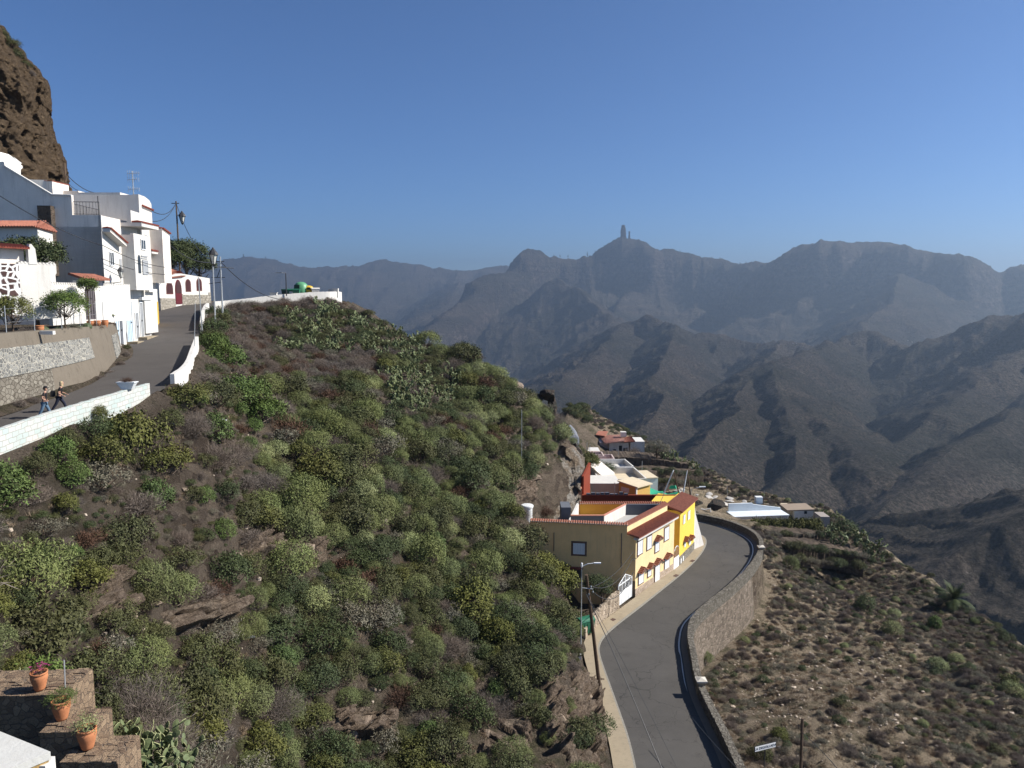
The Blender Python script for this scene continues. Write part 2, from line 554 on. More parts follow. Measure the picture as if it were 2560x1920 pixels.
# ================================================================ near ground: roads, hillside, lower slope
# --- lower road, edges traced at road level (kerb side, parapet side)
ZR = lambda py: float(np.interp(py, [1290, 1495, 1620, 1760, 1920], [-33.6, -33.2, -32.4, -31.6, -30.8]))
def GR(px, py):
    return G(px, py, ZR(py))
KERB = [(1640,2160,-29.6),(1602,1990,-30.4),(1590,1920,-30.8),(1574,1850,-31.15),(1553,1790,-31.5),(1530,1725,-31.8),(1508,1665,-32.1),(1498,1632,-32.3),(1500,1610,-32.45),(1513,1590,-32.6),(1545,1562,-32.8),
        (1600,1520,-33.0),(1650,1480,-33.15),(1700,1440,-33.3),(1735,1408,-33.35),(1758,1380,-33.4),(1768,1358,-33.45),(1764,1345,-33.5),(1750,1337,-33.5),(1730,1331,-33.55),(1690,1326,-33.6),(1640,1322,-33.7)]
KERB = [G(*k) for k in KERB]
# top inner edge of the parapet, 0.95 m above the road
PAR_H = 0.95
PAR = [(1955,2160),(1880,2000),(1842,1920),(1807,1839),(1780,1787),(1763,1754),(1748,1722),(1738,1695),(1731,1665),(1726,1632),(1719,1600),(1718,1582),(1723,1547),(1742,1524),(1775,1497),(1810,1470),(1838,1446),(1862,1425),(1882,1400),(1894,1380),(1899,1362),(1896,1345),(1885,1332),(1866,1320),(1840,1309),(1810,1299),(1775,1291),(1740,1285),(1712,1281),(1660,1275)]
PAR = [G(px, py, ZR(py) + PAR_H if py < 1920 else -30.8 + PAR_H + (py - 1920) * 0.005) for px, py in PAR]

def resample(P, n=None, step=None, smooth=2):
    P = np.array([tuple(p) for p in P], float)
    for _ in range(smooth):          # Chaikin
        Q = [P[0]]
        for a, b in zip(P[:-1], P[1:]):
            Q += [a * .75 + b * .25, a * .25 + b * .75]
        Q.append(P[-1]); P = np.array(Q)
    d = np.r_[0, np.cumsum(np.linalg.norm(np.diff(P[:, :2], axis=0), axis=1))]
    if n is None: n = max(2, int(d[-1] / step) + 1)
    s = np.linspace(0, d[-1], n)
    return np.stack([np.interp(s, d, P[:, i]) for i in range(3)], 1)
def offset(P, off, dz=0.0):
    """offset polyline to its right side (looking along it) by off"""
    T = np.gradient(P[:, :2], axis=0)
    T /= np.linalg.norm(T, axis=1)[:, None] + 1e-9
    N = np.stack([T[:, 1], -T[:, 0]], 1)
    Q = P.copy(); Q[:, :2] += N * off; Q[:, 2] += dz
    return Q
def strip(name, A, B, mat, sub=1, smooth=True, lift=0.0):
    A = np.asarray(A); B = np.asarray(B)
    rows = [A + (B - A) * (i / sub) for i in range(sub + 1)]
    P = np.concatenate(rows); P = P.copy(); P[:, 2] += lift
    return grid_mesh(name, P, mat, len(A), sub + 1, smooth)
def wall_solid(name, inner_b, outer_b, inner_t, outer_t, mat, parent=None, jit=0.0, seed=0, smooth=False):
    """closed wall from four equally long polylines"""
    n = len(inner_b)
    r = np.random.default_rng(seed)
    arr = [np.array(a, float).copy() for a in (inner_b, outer_b, outer_t, inner_t)]
    if jit:
        for k in (2, 3):
            arr[k] += r.normal(0, jit, arr[k].shape)
    vs = np.concatenate(arr)
    fs = []
    for i in range(n - 1):
        for k in range(4):
            a, b = k * n, ((k + 1) % 4) * n
            fs.append((a + i, b + i, b + i + 1, a + i + 1))
    fs.append((0, 3 * n, 2 * n, n)); fs.append((n - 1, 2 * n - 1, 3 * n - 1, 4 * n - 1))
    return mesh_obj(name, vs, fs, mat, parent, smooth)

NRD = 240
kerb = resample(KERB, n=NRD)
par_t = resample(PAR, n=NRD)            # top inner edge
par_b = par_t.copy(); par_b[:, 2] -= PAR_H

# --- upper road, two edges
UR = [(-24.4,20,-8.2),(-25.0,30,-7.75),(-25.35,38,-7.35),(-24.9,44,-7.05),(-23.6,50.5,-6.55),(-24.3,56,-6.15),(-27.2,64,-5.5),(-30.4,73,-4.8),(-33.6,82,-4.1),(-36.8,90,-3.45),(-39.8,98,-2.8),(-42.0,104.5,-2.25),(-42.3,108.0,-1.85),(-41.2,110.2,-1.65),(-39.3,111.4,-1.45),(-35.8,114.2,-.9),(-31.2,117.6,-.45),(-29.0,119.2,-.3)]
UL = [(-30.5,20,-8.2),(-30.4,30,-7.8),(-30.3,38,-7.4),(-30.0,44,-7.05),(-29.4,50.5,-6.55),(-30.2,56,-6.15),(-33.4,64,-5.5),(-36.75,71.5,-4.95),(-37.5,79,-4.3),(-39.4,84,-3.9),(-42.2,90.5,-3.4),(-45.8,98,-2.75),(-48.6,105.5,-2.2),(-50,113,-1.6),(-49,121,-1.25),(-41,128,-.85),(-31,131,-.4)]
ur = resample(UR, n=160); ul = resample(UL, n=160)

# --- height field of the natural ground
CA = [  # hillside between the two roads (px, py, D)
 (0,1116,37.6),(190,1056,42.6),(385,992,49.5),(430,945,55),(485,885,69),(520,830,82),(545,800,95),(562,774,106),(600,769,108.5),(690,758,113),(805,754,118),
 (0,1300,33.5),(0,1500,29),(0,1650,26),(0,1900,22),(300,1100,46),(300,1250,41.5),(300,1400,38),(300,1600,34),(300,1900,29.5),
 (640,850,96),(640,1000,77),(640,1150,64.5),(640,1300,55.5),(640,1500,48),(640,1700,42.5),(640,1900,38.5),
 (900,800,112),(1000,853,113),(1100,884,114),(1200,909,115.5),(1260,965,117),(1330,1020,119),(1380,1050,119),
 (900,950,93),(900,1100,77),(900,1250,66.5),(900,1400,58.5),(900,1600,51),(900,1900,44),
 (1150,1000,104),(1150,1150,87),(1150,1300,76),(1150,1500,64),(1150,1700,54.5),(1150,1900,47),
 (1350,1900,47.7),(1410,1740,54.5),(1350,1600,61.5),(1350,1450,70),(1340,1350,79.5),(1350,1230,95),(1405,1150,102),(1300,1100,101),
 (1330,1500,68),(1425,1640,60.0),(1280,1180,92),(1240,1350,74),
 (1425,1110,113),(1452,1165,110),(1458,1220,108),(1460,1290,106.5),
]
CAW = [(5,70.5,-32.3),(9.5,75,-32.8),(4,77,-32.2),(7,85,-33.3),(12,95,-33.4),(13,103,-33.5),(14,110,-33.6),(20,110,-33.6),(24,104,-33.5),(8,66,-32.2),
       (0,5,-15),(12,8,-23),(-18,5,-11.5),(-18,15,-12.2),(-8,16,-15.5),(6,20,-23.5),(-70,40,0),(-70,90,0),(-60,60,-3),(-55,110,-1.5),(-60,135,-2),(-40,134,-1.3),(-26,122,-1.9),
       (-34,48,-6.5),(-36,70,-5),(-30,25,-8)]
CB = [ # outside of the lower road
 (1760,1765,67.5),(1850,1665,77.5),(1940,1535,92.5),(1850,1800,61.5),(1880,1900,54.8),(2000,1900,55.5),(2250,1900,56.5),(2560,1900,58),(2000,1750,66),(2000,1600,85),(2250,1700,73.5),(2250,1550,95),
 (2560,1750,70.5),(2560,1640,82.5),(2440,1532,100),(2300,1452,115),(2200,1372,128),(2150,1332,133),(2060,1292,138),(2000,1335,130),(2000,1440,114),(1960,1370,116),(2100,1400,124),(2120,1490,107),
 (1905,1300,130),(1800,1286,136),(1990,1282,141),(1700,1250,138),(1850,1250,143),(1700,1190,152),(1850,1214,150),(1950,1259,145),(1750,1174,155),(1650,1124,168),(1600,1094,178),(1540,1058,184),(1470,1022,184),(1420,1018,178),
 (1540,1140,160),(1500,1190,146),(1620,1150,162),(1460,1130,150),(1440,1060,165),(1560,1240,132),(1480,1240,128),(1430,1100,150),
]
CBW = [(30,122,-35),(20,125,-34.5),(16,119,-34.3),(34,118,-36.5),(12,125,-33.5),(40,108,-38.8),(40,100,-39.2),(28,30,-32.5),(60,30,-34),(15.5,35,-32),(14.5,25,-31)]
def pts(C, W):
    return np.array([tuple(V(*c)) for c in C] + list(W), float)
uo_ = offset(ur, 1.0)[::8]; uo_[:, 2] -= np.where(uo_[:, 1] > 100, 1.0, 0.3)
PA = np.concatenate([pts(CA, CAW), kerb[::12] - [[1.4, 0, -0.05]], uo_, ul[::9]])
outer = offset(par_b, 1.5)
PB = pts(CB, CBW)
class TPS:
    def __init__(s, P, lam=0.02):
        s.P = P
        n = len(P)
        d = np.linalg.norm(P[:, None, :2] - P[None, :, :2], axis=2)
        K = np.where(d > 0, d * d * np.log(d + 1e-9), 0) + np.eye(n) * lam * 100
        A = np.zeros((n + 3, n + 3)); A[:n, :n] = K
        A[:n, n] = 1; A[:n, n + 1:] = P[:, :2]; A[n, :n] = 1; A[n + 1:, :n] = P[:, :2].T
        b = np.r_[P[:, 2], 0, 0, 0]
        s.w = np.linalg.solve(A, b)
    def __call__(s, X, Y):
        out = s.w[-3] + s.w[-2] * X + s.w[-1] * Y
        for i in range(len(s.P)):
            d2 = (X - s.P[i, 0]) ** 2 + (Y - s.P[i, 1]) ** 2 + 1e-9
            out = out + s.w[i] * 0.5 * d2 * np.log(d2)
        return out
TA = TPS(PA); TB = TPS(PB)
def in_poly(X, Y, poly):
    r = np.zeros(X.shape, bool)
    n = len(poly)
    for i in range(n):
        x0, y0 = poly[i]; x1, y1 = poly[(i + 1) % n]
        if y0 == y1: continue
        c = ((y0 > Y) != (y1 > Y)) & (X < (x1 - x0) * (Y - y0) / (y1 - y0) + x0)
        r ^= c
    return r
def line_info(X, Y, P):
    """distance to polyline P (n,3) and its interpolated z"""
    bd = np.full(X.shape, 1e9); bz = np.zeros(X.shape)
    for a, b in zip(P[:-1], P[1:]):
        d, t, L = seg_dist(X, Y, a, b)
        m = d < bd
        bd = np.where(m, d, bd); bz = np.where(m, a[2] + (b[2] - a[2]) * t, bz)
    return bd, bz
# region A = everything on the hill side of the parapet line
mid = (kerb + par_b) / 2
polyA = [(-95, -5), (mid[0, 0], -5)] + [tuple(p[:2]) for p in par_b[::4]] + [tuple(par_b[-1, :2]), (12.5, 119.5), (9.5, 122), (2.5, 124), (-10, 140), (-95, 150)]
CREST = [V(2700,1700,80), V(2560,1640,82.5), V(2440,1532,100), V(2300,1452,115), V(2200,1372,128), V(2150,1332,133), V(2080,1290,141), V(2000,1272,146), V(1950,1259,147), V(1850,1214,151), V(1750,1174,156), V(1650,1124,169), V(1600,1094,179), V(1540,1058,185), V(1470,1022,186), V(1420,1022,180),
         V(1400,1080,150), V(1380,1052,124), V(1330,1020,121), V(1260,965,119), V(1200,909,117.5), V(1100,884,116), V(1000,853,115), V(900,800,116), V(808,753,119.5)]
core = [(72, -5)] + [(c.x, c.y) for c in CREST] + [(-27.5, 134), (-50, 138), (-95, 140), (-95, -5)]
crest_l = np.array([tuple(c) for c in CREST] + [(-27.5, 134, -1.2), (-50, 138, -1.5), (-95, 140, 0)])

def ground_height(X, Y, detail=True):
    a = TA(X, Y); b = TB(X, Y)
    A = in_poly(X, Y, polyA)
    z = np.where(A, a, b)
    # outside of the crest the land falls away
    wk = np.clip((X - 22) / 12, 0, 1)
    Xw = X + wk * 3.2 * fbm(X / 8, Y / 8, 4, 241); Yw = Y + wk * 3.2 * fbm(X / 8, Y / 8, 4, 247)
    inside = in_poly(Xw, Yw, core)
    cd, cz = line_info(Xw, Yw, crest_l)
    zo = cz - 0.75 * cd - 0.004 * cd ** 2 * 0
    k = np.clip(cd / 3.0, 0, 1)
    z = np.where(inside, z, np.minimum(zo, cz))
    dl, zl = line_info(X, Y, mid[::3]); du, zu = line_info(X, Y, ((ur + ul) / 2)[::3])
    dk, _ = line_info(X, Y, kerb[::3]); dp, _ = line_info(X, Y, par_b[::3])
    rough = np.clip((np.minimum(np.minimum(dk, dp), du - 3.5) - 1.2) / 3.0, 0, 1)
    if detail:
        z = z + rough * (0.9 * (ridged(X / 7, Y / 7, 4, 201) - 0.5) + 0.55 * fbm(X / 2.3, Y / 2.3, 4, 207))
        # rocky ledges: terracing on parts of the slope
        m = np.clip(fbm(X / 14, Y / 14, 2, 211) * 3.0, 0, 1) * rough * A
        st = 1.5
        zz = z / st; fr = zz - np.floor(zz)
        tz = (np.floor(zz) + np.clip((fr - 0.5) * 3.2 + 0.5, 0, 1)) * st
        z = z * (1 - 0.75 * m) + tz * 0.75 * m
        # rough rock nose behind the houses
        nose = np.exp(-(((X - 8) / 5.5) ** 2 + ((Y - 107) / 9.0) ** 2))
        z = z + nose * rough * (1.6 * (ridged(X / 3.2, Y / 3.2, 4, 231) - 0.5))
        cut = np.exp(-(((X - 3.5) / 3.0) ** 2 + ((Y - 51) / 8.0) ** 2))
        z = z + cut * rough * (1.2 * (ridged(X / 1.6, Y / 1.6, 4, 233) - 0.4))
    return z, dl, zl, du, zu, A
def carve(X, Y, z, A):
    # sink the ground just under both road surfaces
    inl = in_poly(X, Y, ROADPOLY_L); inu = in_poly(X, Y, ROADPOLY_U)
    _, zl = line_info(X, Y, mid[::3]); _, zu = line_info(X, Y, ((ur + ul) / 2)[::3])
    z = np.where(inl, zl - 0.45, z)
    z = np.where(inu, zu - 0.35, z)
    return z
side_out = offset(kerb, -1.45)             # back of the pavement (hill side)
ROADPOLY_L = [tuple(p[:2]) for p in side_out[::3]] + [tuple(p[:2]) for p in offset(par_b, 0.5)[::-3]]
ROADPOLY_U = [tuple(p[:2]) for p in offset(ur, 0.35)[::3]] + [tuple(p[:2]) for p in offset(ul, -0.4)[::-3]]
GX0, GX1, GY0, GY1, GS = -62.0, 118.0, 2.0, 232.0, 0.5
gx = np.arange(GX0, GX1 + .01, GS); gy = np.arange(GY0, GY1 + .01, GS)
XX, YY = np.meshgrid(gx, gy)
ZZ, _, _, _, _, AA = ground_height(XX, YY)
ZZ = carve(XX, YY, ZZ, AA)
def hz(x, y):
    u = min(max((x - GX0) / GS, 0), len(gx) - 1.001); v = min(max((y - GY0) / GS, 0), len(gy) - 1.001)
    i, j = int(u), int(v); fu, fv = u - i, v - j
    return float((ZZ[j, i] * (1 - fu) + ZZ[j, i + 1] * fu) * (1 - fv) + (ZZ[j + 1, i] * (1 - fu) + ZZ[j + 1, i + 1] * fu) * fv)
def hit(px, py, D0=14.0, D1=260.0):
    """where the sight line through a photo pixel meets the ground"""
    r = ray(px, py); D = D0; last = D0
    while D < D1:
        p = r * D
        if GX0 < p.x < GX1 and GY0 < p.y < GY1 and p.z < hz(p.x, p.y):
            lo, hi = last, D
            for _ in range(12):
                m_ = (lo + hi) / 2; q = r * m_
                if q.z < hz(q.x, q.y): hi = m_
                else: lo = m_
            return r * hi, hi
        last = D; D += 0.35
    return None, None

t = NT("hill_ground")
geo = t.node("ShaderNodeNewGeometry")
sepn = t.node("ShaderNodeSeparateXYZ"); t.link(geo.outputs["Normal"], sepn.inputs[0])
sepp = t.node("ShaderNodeSeparateXYZ"); t.link(geo.outputs["Position"], sepp.inputs[0])
steep = t.rng(sepn.outputs["Z"], 0.50, 0.72)
nA = t.noise(0.12, 6, 0.65, lo=0.38, hi=0.62)
nB = t.noise(1.1, 8, 0.75, lo=0.35, hi=0.65)
nC = t.noise(5.0, 10, 0.85, lo=0.36, hi=0.64)
nD = t.noise(28.0, 4, 0.8, lo=0.40, hi=0.62)
dry = t.mix(nC, (0.085, 0.065, 0.05), (0.30, 0.24, 0.185))
dry = t.mix(t.math('MULTIPLY', nD, 0.5), dry, (0.06, 0.048, 0.035))
ochre = t.mix(nC, (0.22, 0.17, 0.12), (0.58, 0.47, 0.33))
east = t.rng(sepp.outputs["X"], 12, 26)
soil = t.mix(t.math('MULTIPLY', t.math('ADD', t.math('MULTIPLY', nA, 0.6), 0.35), east), dry, ochre)
weed = t.mix(nC, (0.03, 0.035, 0.018), (0.10, 0.095, 0.05))
dots = t.voro(5.5, 'F1'); soil = t.mix(t.math('MULTIPLY', t.rng(dots.outputs['Distance'], 0.16, 0.30, 1.0, 0.0), t.noise(2.0, 4, .7, lo=.42, hi=.56)), soil, (0.045, 0.036, 0.026))
soil = t.mix(t.math('MULTIPLY', t.noise(0.35, 6, 0.7, lo=0.47, hi=0.62), 0.75), soil, weed)
vr = t.voro(0.9, 'F1', t.scaled(t.coord(), (1, 1, 2.2)))
sc_ = t.node("ShaderNodeSeparateColor"); t.link(vr.outputs["Color"], sc_.inputs[0])
rk = t.mix(sc_.outputs[0], (0.10, 0.075, 0.058), (0.30, 0.24, 0.18))
rk = t.mix(t.math('MULTIPLY', nC, 0.6), rk, (0.07, 0.05, 0.04))
peb = t.voro(3.4, 'F1')
pebm = t.math('MULTIPLY', t.rng(peb.outputs["Distance"], 0.10, 0.2, 1.0, 0.0), t.noise(0.5, 4, 0.6, lo=0.48, hi=0.56))
pebm = t.math('MULTIPLY', pebm, t.rng(sepp.outputs["X"], 0, 30, 0.35, 1.0))
col = t.mix(steep, rk, soil)
col = t.mix(pebm, col, (0.50, 0.42, 0.33))
hh = t.math('ADD', t.math('MULTIPLY', nB, 1.2), t.math('MULTIPLY', nC, 0.6))
hh = t.math('ADD', hh, t.math('MULTIPLY', vr.outputs["Distance"], 0.5))
t.bump(hh, 1.0, 0.32)
HILL = t.done(col, 0.95, 0.08)
gnd = grid_mesh("hillside", np.stack([XX, YY, ZZ], -1).reshape(-1, 3), HILL, len(gx), len(gy))
struct(gnd)

# --- asphalt
def asphalt(name, base, crack=1.0):
    t = NT(name)
    a = t.noise(0.35, 6, 0.7, lo=0.35, hi=0.7); b = t.noise(45, 2, 0.6); c = t.noise(1.6, 5, 0.7)
    col = t.mix(a, tuple(x * 0.86 for x in base), tuple(x * 1.16 for x in base))
    col = t.mix(t.math('MULTIPLY', b, 0.35), col, tuple(x * 1.7 for x in base))
    col = t.mix(t.math('MULTIPLY', c, 0.15), col, tuple(x * 0.6 for x in base))
    wn_ = t.node("ShaderNodeTexNoise"); wn_.inputs["Scale"].default_value = 0.9; wn_.inputs["Detail"].default_value = 6
    t.link(t.coord(), wn_.inputs["Vector"])
    ad = t.node("ShaderNodeVectorMath", operation='MULTIPLY_ADD')
    t.link(wn_.outputs["Color"], ad.inputs[0]); ad.inputs[1].default_value = (1.8, 1.8, 0); t.link(t.coord(), ad.inputs[2])
    v = t.voro(0.28, 'DISTANCE_TO_EDGE', ad.outputs[0]); v2 = t.voro(0.75, 'DISTANCE_TO_EDGE', ad.outputs[0])
    m1 = t.rng(v.outputs["Distance"], 0.0, 0.010, 1, 0)
    m2 = t.math('MULTIPLY', t.rng(v2.outputs["Distance"], 0.0, 0.014, 1, 0), t.noise(0.25, 3, 0.5, lo=0.5, hi=0.6))
    mm = t.math('MULTIPLY', t.math('MAXIMUM', m1, m2), 0.75 * crack)
    col = t.mix(mm, col, tuple(x * 0.3 for x in base))
    pt_ = t.noise(0.11, 4, 0.55, lo=0.5, hi=0.56); col = t.mix(t.math('MULTIPLY', pt_, 0.22), col, tuple(x * 1.6 for x in base))
    st_ = t.noise(0.5, 5, 0.7, lo=0.6, hi=0.72); col = t.mix(t.math('MULTIPLY', st_, 0.35), col, tuple(x * 0.55 for x in base))
    t.bump(b, 0.3, 0.01)
    return t.done(col, 0.85, 0.3)
ASPH = asphalt("asphalt_lower", (0.064, 0.059, 0.053))
ASPH2 = asphalt("asphalt_upper", (0.068, 0.06, 0.054), 0.35)
CONC = plaster("pavement_concrete", (0.34, 0.28, 0.195), (0.13, 0.11, 0.08), 0.5)
DIRT = plaster("verge", (0.20, 0.16, 0.12))
WHITELINE = plain("road_paint", (0.62, 0.62, 0.58), 0.7, 0.3, 0.2, 6)
lo = strip("lower_road", kerb, offset(par_b, -0.02), ASPH, 6); struct(lo)
vg = strip("road_verge", offset(par_b, -0.55, 0.012), offset(par_b, -0.0, 0.03), DIRT, 1); struct(vg)
wl_ = strip("edge_line", offset(par_b, -0.82, 0.008), offset(par_b, -0.68, 0.008), WHITELINE, 1); struct(wl_)
# pavement with a real kerb step
kA = offset(kerb, 0.0, 0.13); kB = offset(kerb, -0.14, 0.13); kC = offset(kerb, -1.5, 0.16)
kf = strip("kerb_face", kerb - [[0, 0, 0.1]], kA, plain("kerb_stone", (0.27, 0.25, 0.21), 0.8, 0.2, 0.3, 8), 1, False); struct(kf)
kt = strip("kerb", kA, kB, MATS["kerb_stone"], 1, False); struct(kt)
pv_ = strip("pavement", kB, kC, CONC, 2); struct(pv_)
up = strip("upper_road", ul, ur, ASPH2, 6); struct(up)
# the turning place by the recycling containers
tp = [(-29.1,119.3,-.37),(-28.2,120.2,-.36),(-29.6,131.0,-.41),(-31.0,131.0,-.41)]
tpm = MB().prism([(a[0], a[1]) for a in tp], -3.5, [a[2] for a in tp]).build("turning_place", ASPH2); struct(tpm)

# --- parapet and retaining wall of the lower road
PARST = stonework("parapet_stone", (0.14, 0.125, 0.10), (0.27, 0.245, 0.205), (0.12, 0.105, 0.085), 3.4, 0.07, (1, 1, 1.2), 1.0)
RETST = stonework("retaining_stone", (0.13, 0.105, 0.08), (0.29, 0.235, 0.185), (0.15, 0.12, 0.092), 2.0, 0.05, (1, 1, 1.7), 0.9)
ii = np.linspace(0, NRD - 1, 700)
def fine(P):
    return np.stack([np.interp(ii, np.arange(NRD), P[:, k]) for k in range(3)], 1)
pi_b, pi_t = fine(par_b), fine(par_t)
pt_out = offset(pi_t, 0.55); pb_out = offset(pi_b, 0.55)
pi_b[:, 2] -= 0.3; pb_out[:, 2] -= 0.3
w = wall_solid("stone_parapet", pi_b, pb_out, pi_t, pt_out, PARST, None, 0.018, 3)
tag(w, "long curving grey rubble-stone parapet along the outer edge of the lower road", "parapet wall")
# battered retaining face below it (only as far as the corner beyond the bend)
k1 = int(0.645 * 700)
rt_i = offset(fine(par_b), 0.25)[:k1:3]; rt_o = offset(fine(par_b), 0.62)[:k1:3]
n_ = len(rt_i)
s_ = np.linspace(0, 1, n_)
out_b = offset(fine(par_b), 1.5)[:k1:3]; in_b = offset(fine(par_b), 0.0)[:k1:3]
rt_i[:, 2] -= 0.31; rt_o[:, 2] -= 0.31
out_b[:, 2] = np.interp(s_, [0, .3, .45, .6, .8, 1], [-34, -36, -39, -41, -42, -43]); in_b[:, 2] = out_b[:, 2]
rw = wall_solid("retaining_wall", in_b, out_b, rt_i, rt_o, RETST, None, 0.02, 4)
tag(rw, "tall weathered brown stone retaining wall holding up the lower road", "retaining wall")
# ================================================================ vegetation
def leaf_mat(name, dark, light, trans=0.0, rnd=0.35, rough=0.65):
    t = NT(name)
    at = t.node("ShaderNodeAttribute"); at.attribute_name = "v"
    oi = t.node("ShaderNodeObjectInfo")
    c = t.mix(at.outputs["Fac"], dark, light)
    g = sum(light) / 3
    c2 = t.mix(t.math('MULTIPLY', oi.outputs["Random"], rnd), c, tuple(x * 0.45 + g * 0.25 for x in dark))
    big = t.noise(0.25, 3, 0.5, lo=0.35, hi=0.65)
    c3 = t.mix(t.math('MULTIPLY', big, 0.25), c2, tuple((d + l) * 0.5 * k for d, l, k in zip(dark, light, (1.35, 1.0, 0.7))))
    return t.done(c3, rough, 0.15)
TWIG = leaf_mat("twig", (0.10, 0.078, 0.06), (0.24, 0.195, 0.155))
LM = {  # dark ends deepened to put more shade into the foliage colour
 'dome': leaf_mat("rosette_leaf", (0.022, 0.04, 0.012), (0.15, 0.22, 0.06)),
 'fine': leaf_mat("fine_leaf", (0.032, 0.043, 0.016), (0.23, 0.27, 0.095)),
 'olive': leaf_mat("olive_leaf", (0.02, 0.025, 0.011), (0.135, 0.145, 0.055)),
 'broad': leaf_mat("broad_leaf", (0.03, 0.036, 0.012), (0.165, 0.175, 0.042)),
 'dark': leaf_mat("dark_leaf", (0.028, 0.042, 0.018), (0.085, 0.11, 0.042)),
 'pale': leaf_mat("pale_leaf", (0.11, 0.13, 0.05), (0.30, 0.34, 0.15)),
 'dry': leaf_mat("dry_twig", (0.075, 0.062, 0.052), (0.24, 0.20, 0.17)),
 'red': leaf_mat("red_twig", (0.055, 0.032, 0.022), (0.15, 0.085, 0.055)),
 'grey': leaf_mat("grey_leaf", (0.07, 0.068, 0.05), (0.20, 0.19, 0.14)),
 'grass': leaf_mat("dry_grass", (0.14, 0.105, 0.07), (0.36, 0.28, 0.19)),
 'lush': leaf_mat("lush_leaf", (0.035, 0.06, 0.015), (0.13, 0.19, 0.045)),
}
def unit(v):
    return v / (np.linalg.norm(v, axis=-1, keepdims=True) + 1e-9)
def leaf_quads(P, N, U, L, W, r, jit=0.5):
    """quads at P, normals about N, long axis about U"""
    n = len(P)
    N = unit(N + r.normal(0, jit, (n, 3)))
    U = unit(U + r.normal(0, jit, (n, 3)))
    S = unit(np.cross(N, U)); U = np.cross(S, N)
    L = L[:, None]; W = W[:, None]
    return np.stack([P - S * W * .3, P + U * L * .5 + S * W * .5 - U * 0, P + U * L, P + U * L * .5 - S * W * .5], 1)
def blob_points(lobes, n, r, shell=0.78, zmin=0.02):
    """points near the skin of a union of ellipsoidal lobes; returns P, outward N"""
    Ps = []; Ns = []
    vol = np.array([l[3] ** 2 for l in lobes]); vol = vol / vol.sum()
    while sum(len(p) for p in Ps) < n:
        k = r.choice(len(lobes), size=n, p=vol)
        Lb = np.array(lobes)[k]
        d = unit(r.normal(0, 1, (n, 3))); d[:, 2] = np.where(d[:, 2] < -0.25, -d[:, 2], d[:, 2])
        rad = shell + (1 - shell) * r.random(n) ** 0.6
        P = Lb[:, :3] + d * (Lb[:, 3:4] * rad[:, None]) * np.stack([np.ones(n), np.ones(n), Lb[:, 4]], 1)
        ok = P[:, 2] > zmin
        for q in lobes:      # drop points deep inside another lobe
            e = (P - np.array(q[:3])) / (q[3] * np.array([1, 1, q[4]]))
            ok &= (np.linalg.norm(e, axis=1) > shell * 0.93) | (np.linalg.norm(P - Lb[:, :3], axis=1) < 0)
        if ok.sum() == 0: ok[:] = True
        Ps.append(P[ok]); Ns.append(d[ok])
    return np.concatenate(Ps)[:n], np.concatenate(Ns)[:n]
def twigs(n, tips, r, w0=0.02, base=(0, 0, 0), rootr=0.12):
    """thin flat branches from the root to the given tips"""
    Q = []
    for i in range(n):
        tip = tips[r.integers(len(tips))]
        b = np.array(base) + np.array([r.normal(0, rootr), r.normal(0, rootr), -0.1])
        m_ = (b + tip) / 2 + np.array([0, 0, -0.12]) + r.normal(0, 0.05, 3)
        for a, c, w in ((b, m_, w0), (m_, tip, w0 * 0.6)):
            s = unit(np.cross(c - a, r.normal(0, 1, 3))) * w
            Q.append([a - s, a + s, c + s * .6, c - s * .6])
            s2 = unit(np.cross(c - a, s)) * w
            Q.append([a - s2, a + s2, c + s2 * .6, c - s2 * .6])
    return np.array(Q)
def make_shrub_mesh(kind, seed, leaves=1500, leaf=(0.12, 0.06), lobes=5, flat=0.85, clump=12, spread=0.55, tw=26, shell=0.72, up=0.3):
    r = np.random.default_rng(seed)
    Lb = [(0, 0, 0.32 * flat, 0.72, flat)]
    for i in range(lobes):
        a = r.random() * 6.283; q = spread * (0.6 + 0.5 * r.random())
        Lb.append((q * math.cos(a), q * math.sin(a), (0.22 + 0.35 * r.random()) * flat, 0.30 + 0.24 * r.random(), flat * (0.8 + .4 * r.random())))
    nc = leaves // clump
    C, N = blob_points(Lb, nc, r, shell)
    P = np.repeat(C, clump, 0); NN = np.repeat(N, clump, 0)
    cs = leaf[0] * 0.75
    P = P + r.normal(0, cs, P.shape)
    ln = leaf[0] * (0.7 + 0.6 * r.random(len(P))); wd = leaf[1] * (0.7 + 0.6 * r.random(len(P)))
    U = NN + np.array([0, 0, up])
    nrm = NN + np.array([0, 0, 0.35])
    Q = leaf_quads(P, nrm, U, ln, wd, r, 0.55)
    cv = np.repeat(r.random(nc), clump)
    v = np.clip(0.55 * cv + 0.45 * r.random(len(P)) + 0.1 * (C[:, 2].repeat(clump) - 0.4), 0, 1)
    T = twigs(tw, C, r, 0.014)
    allQ = np.concatenate([Q, T]); vv = np.concatenate([v, r.random(len(T))])
    mi = np.concatenate([np.zeros(len(Q)), np.ones(len(T))])
    return quad_mesh("shrub_" + kind, allQ, [LM[kind], TWIG], vv, midx=mi)
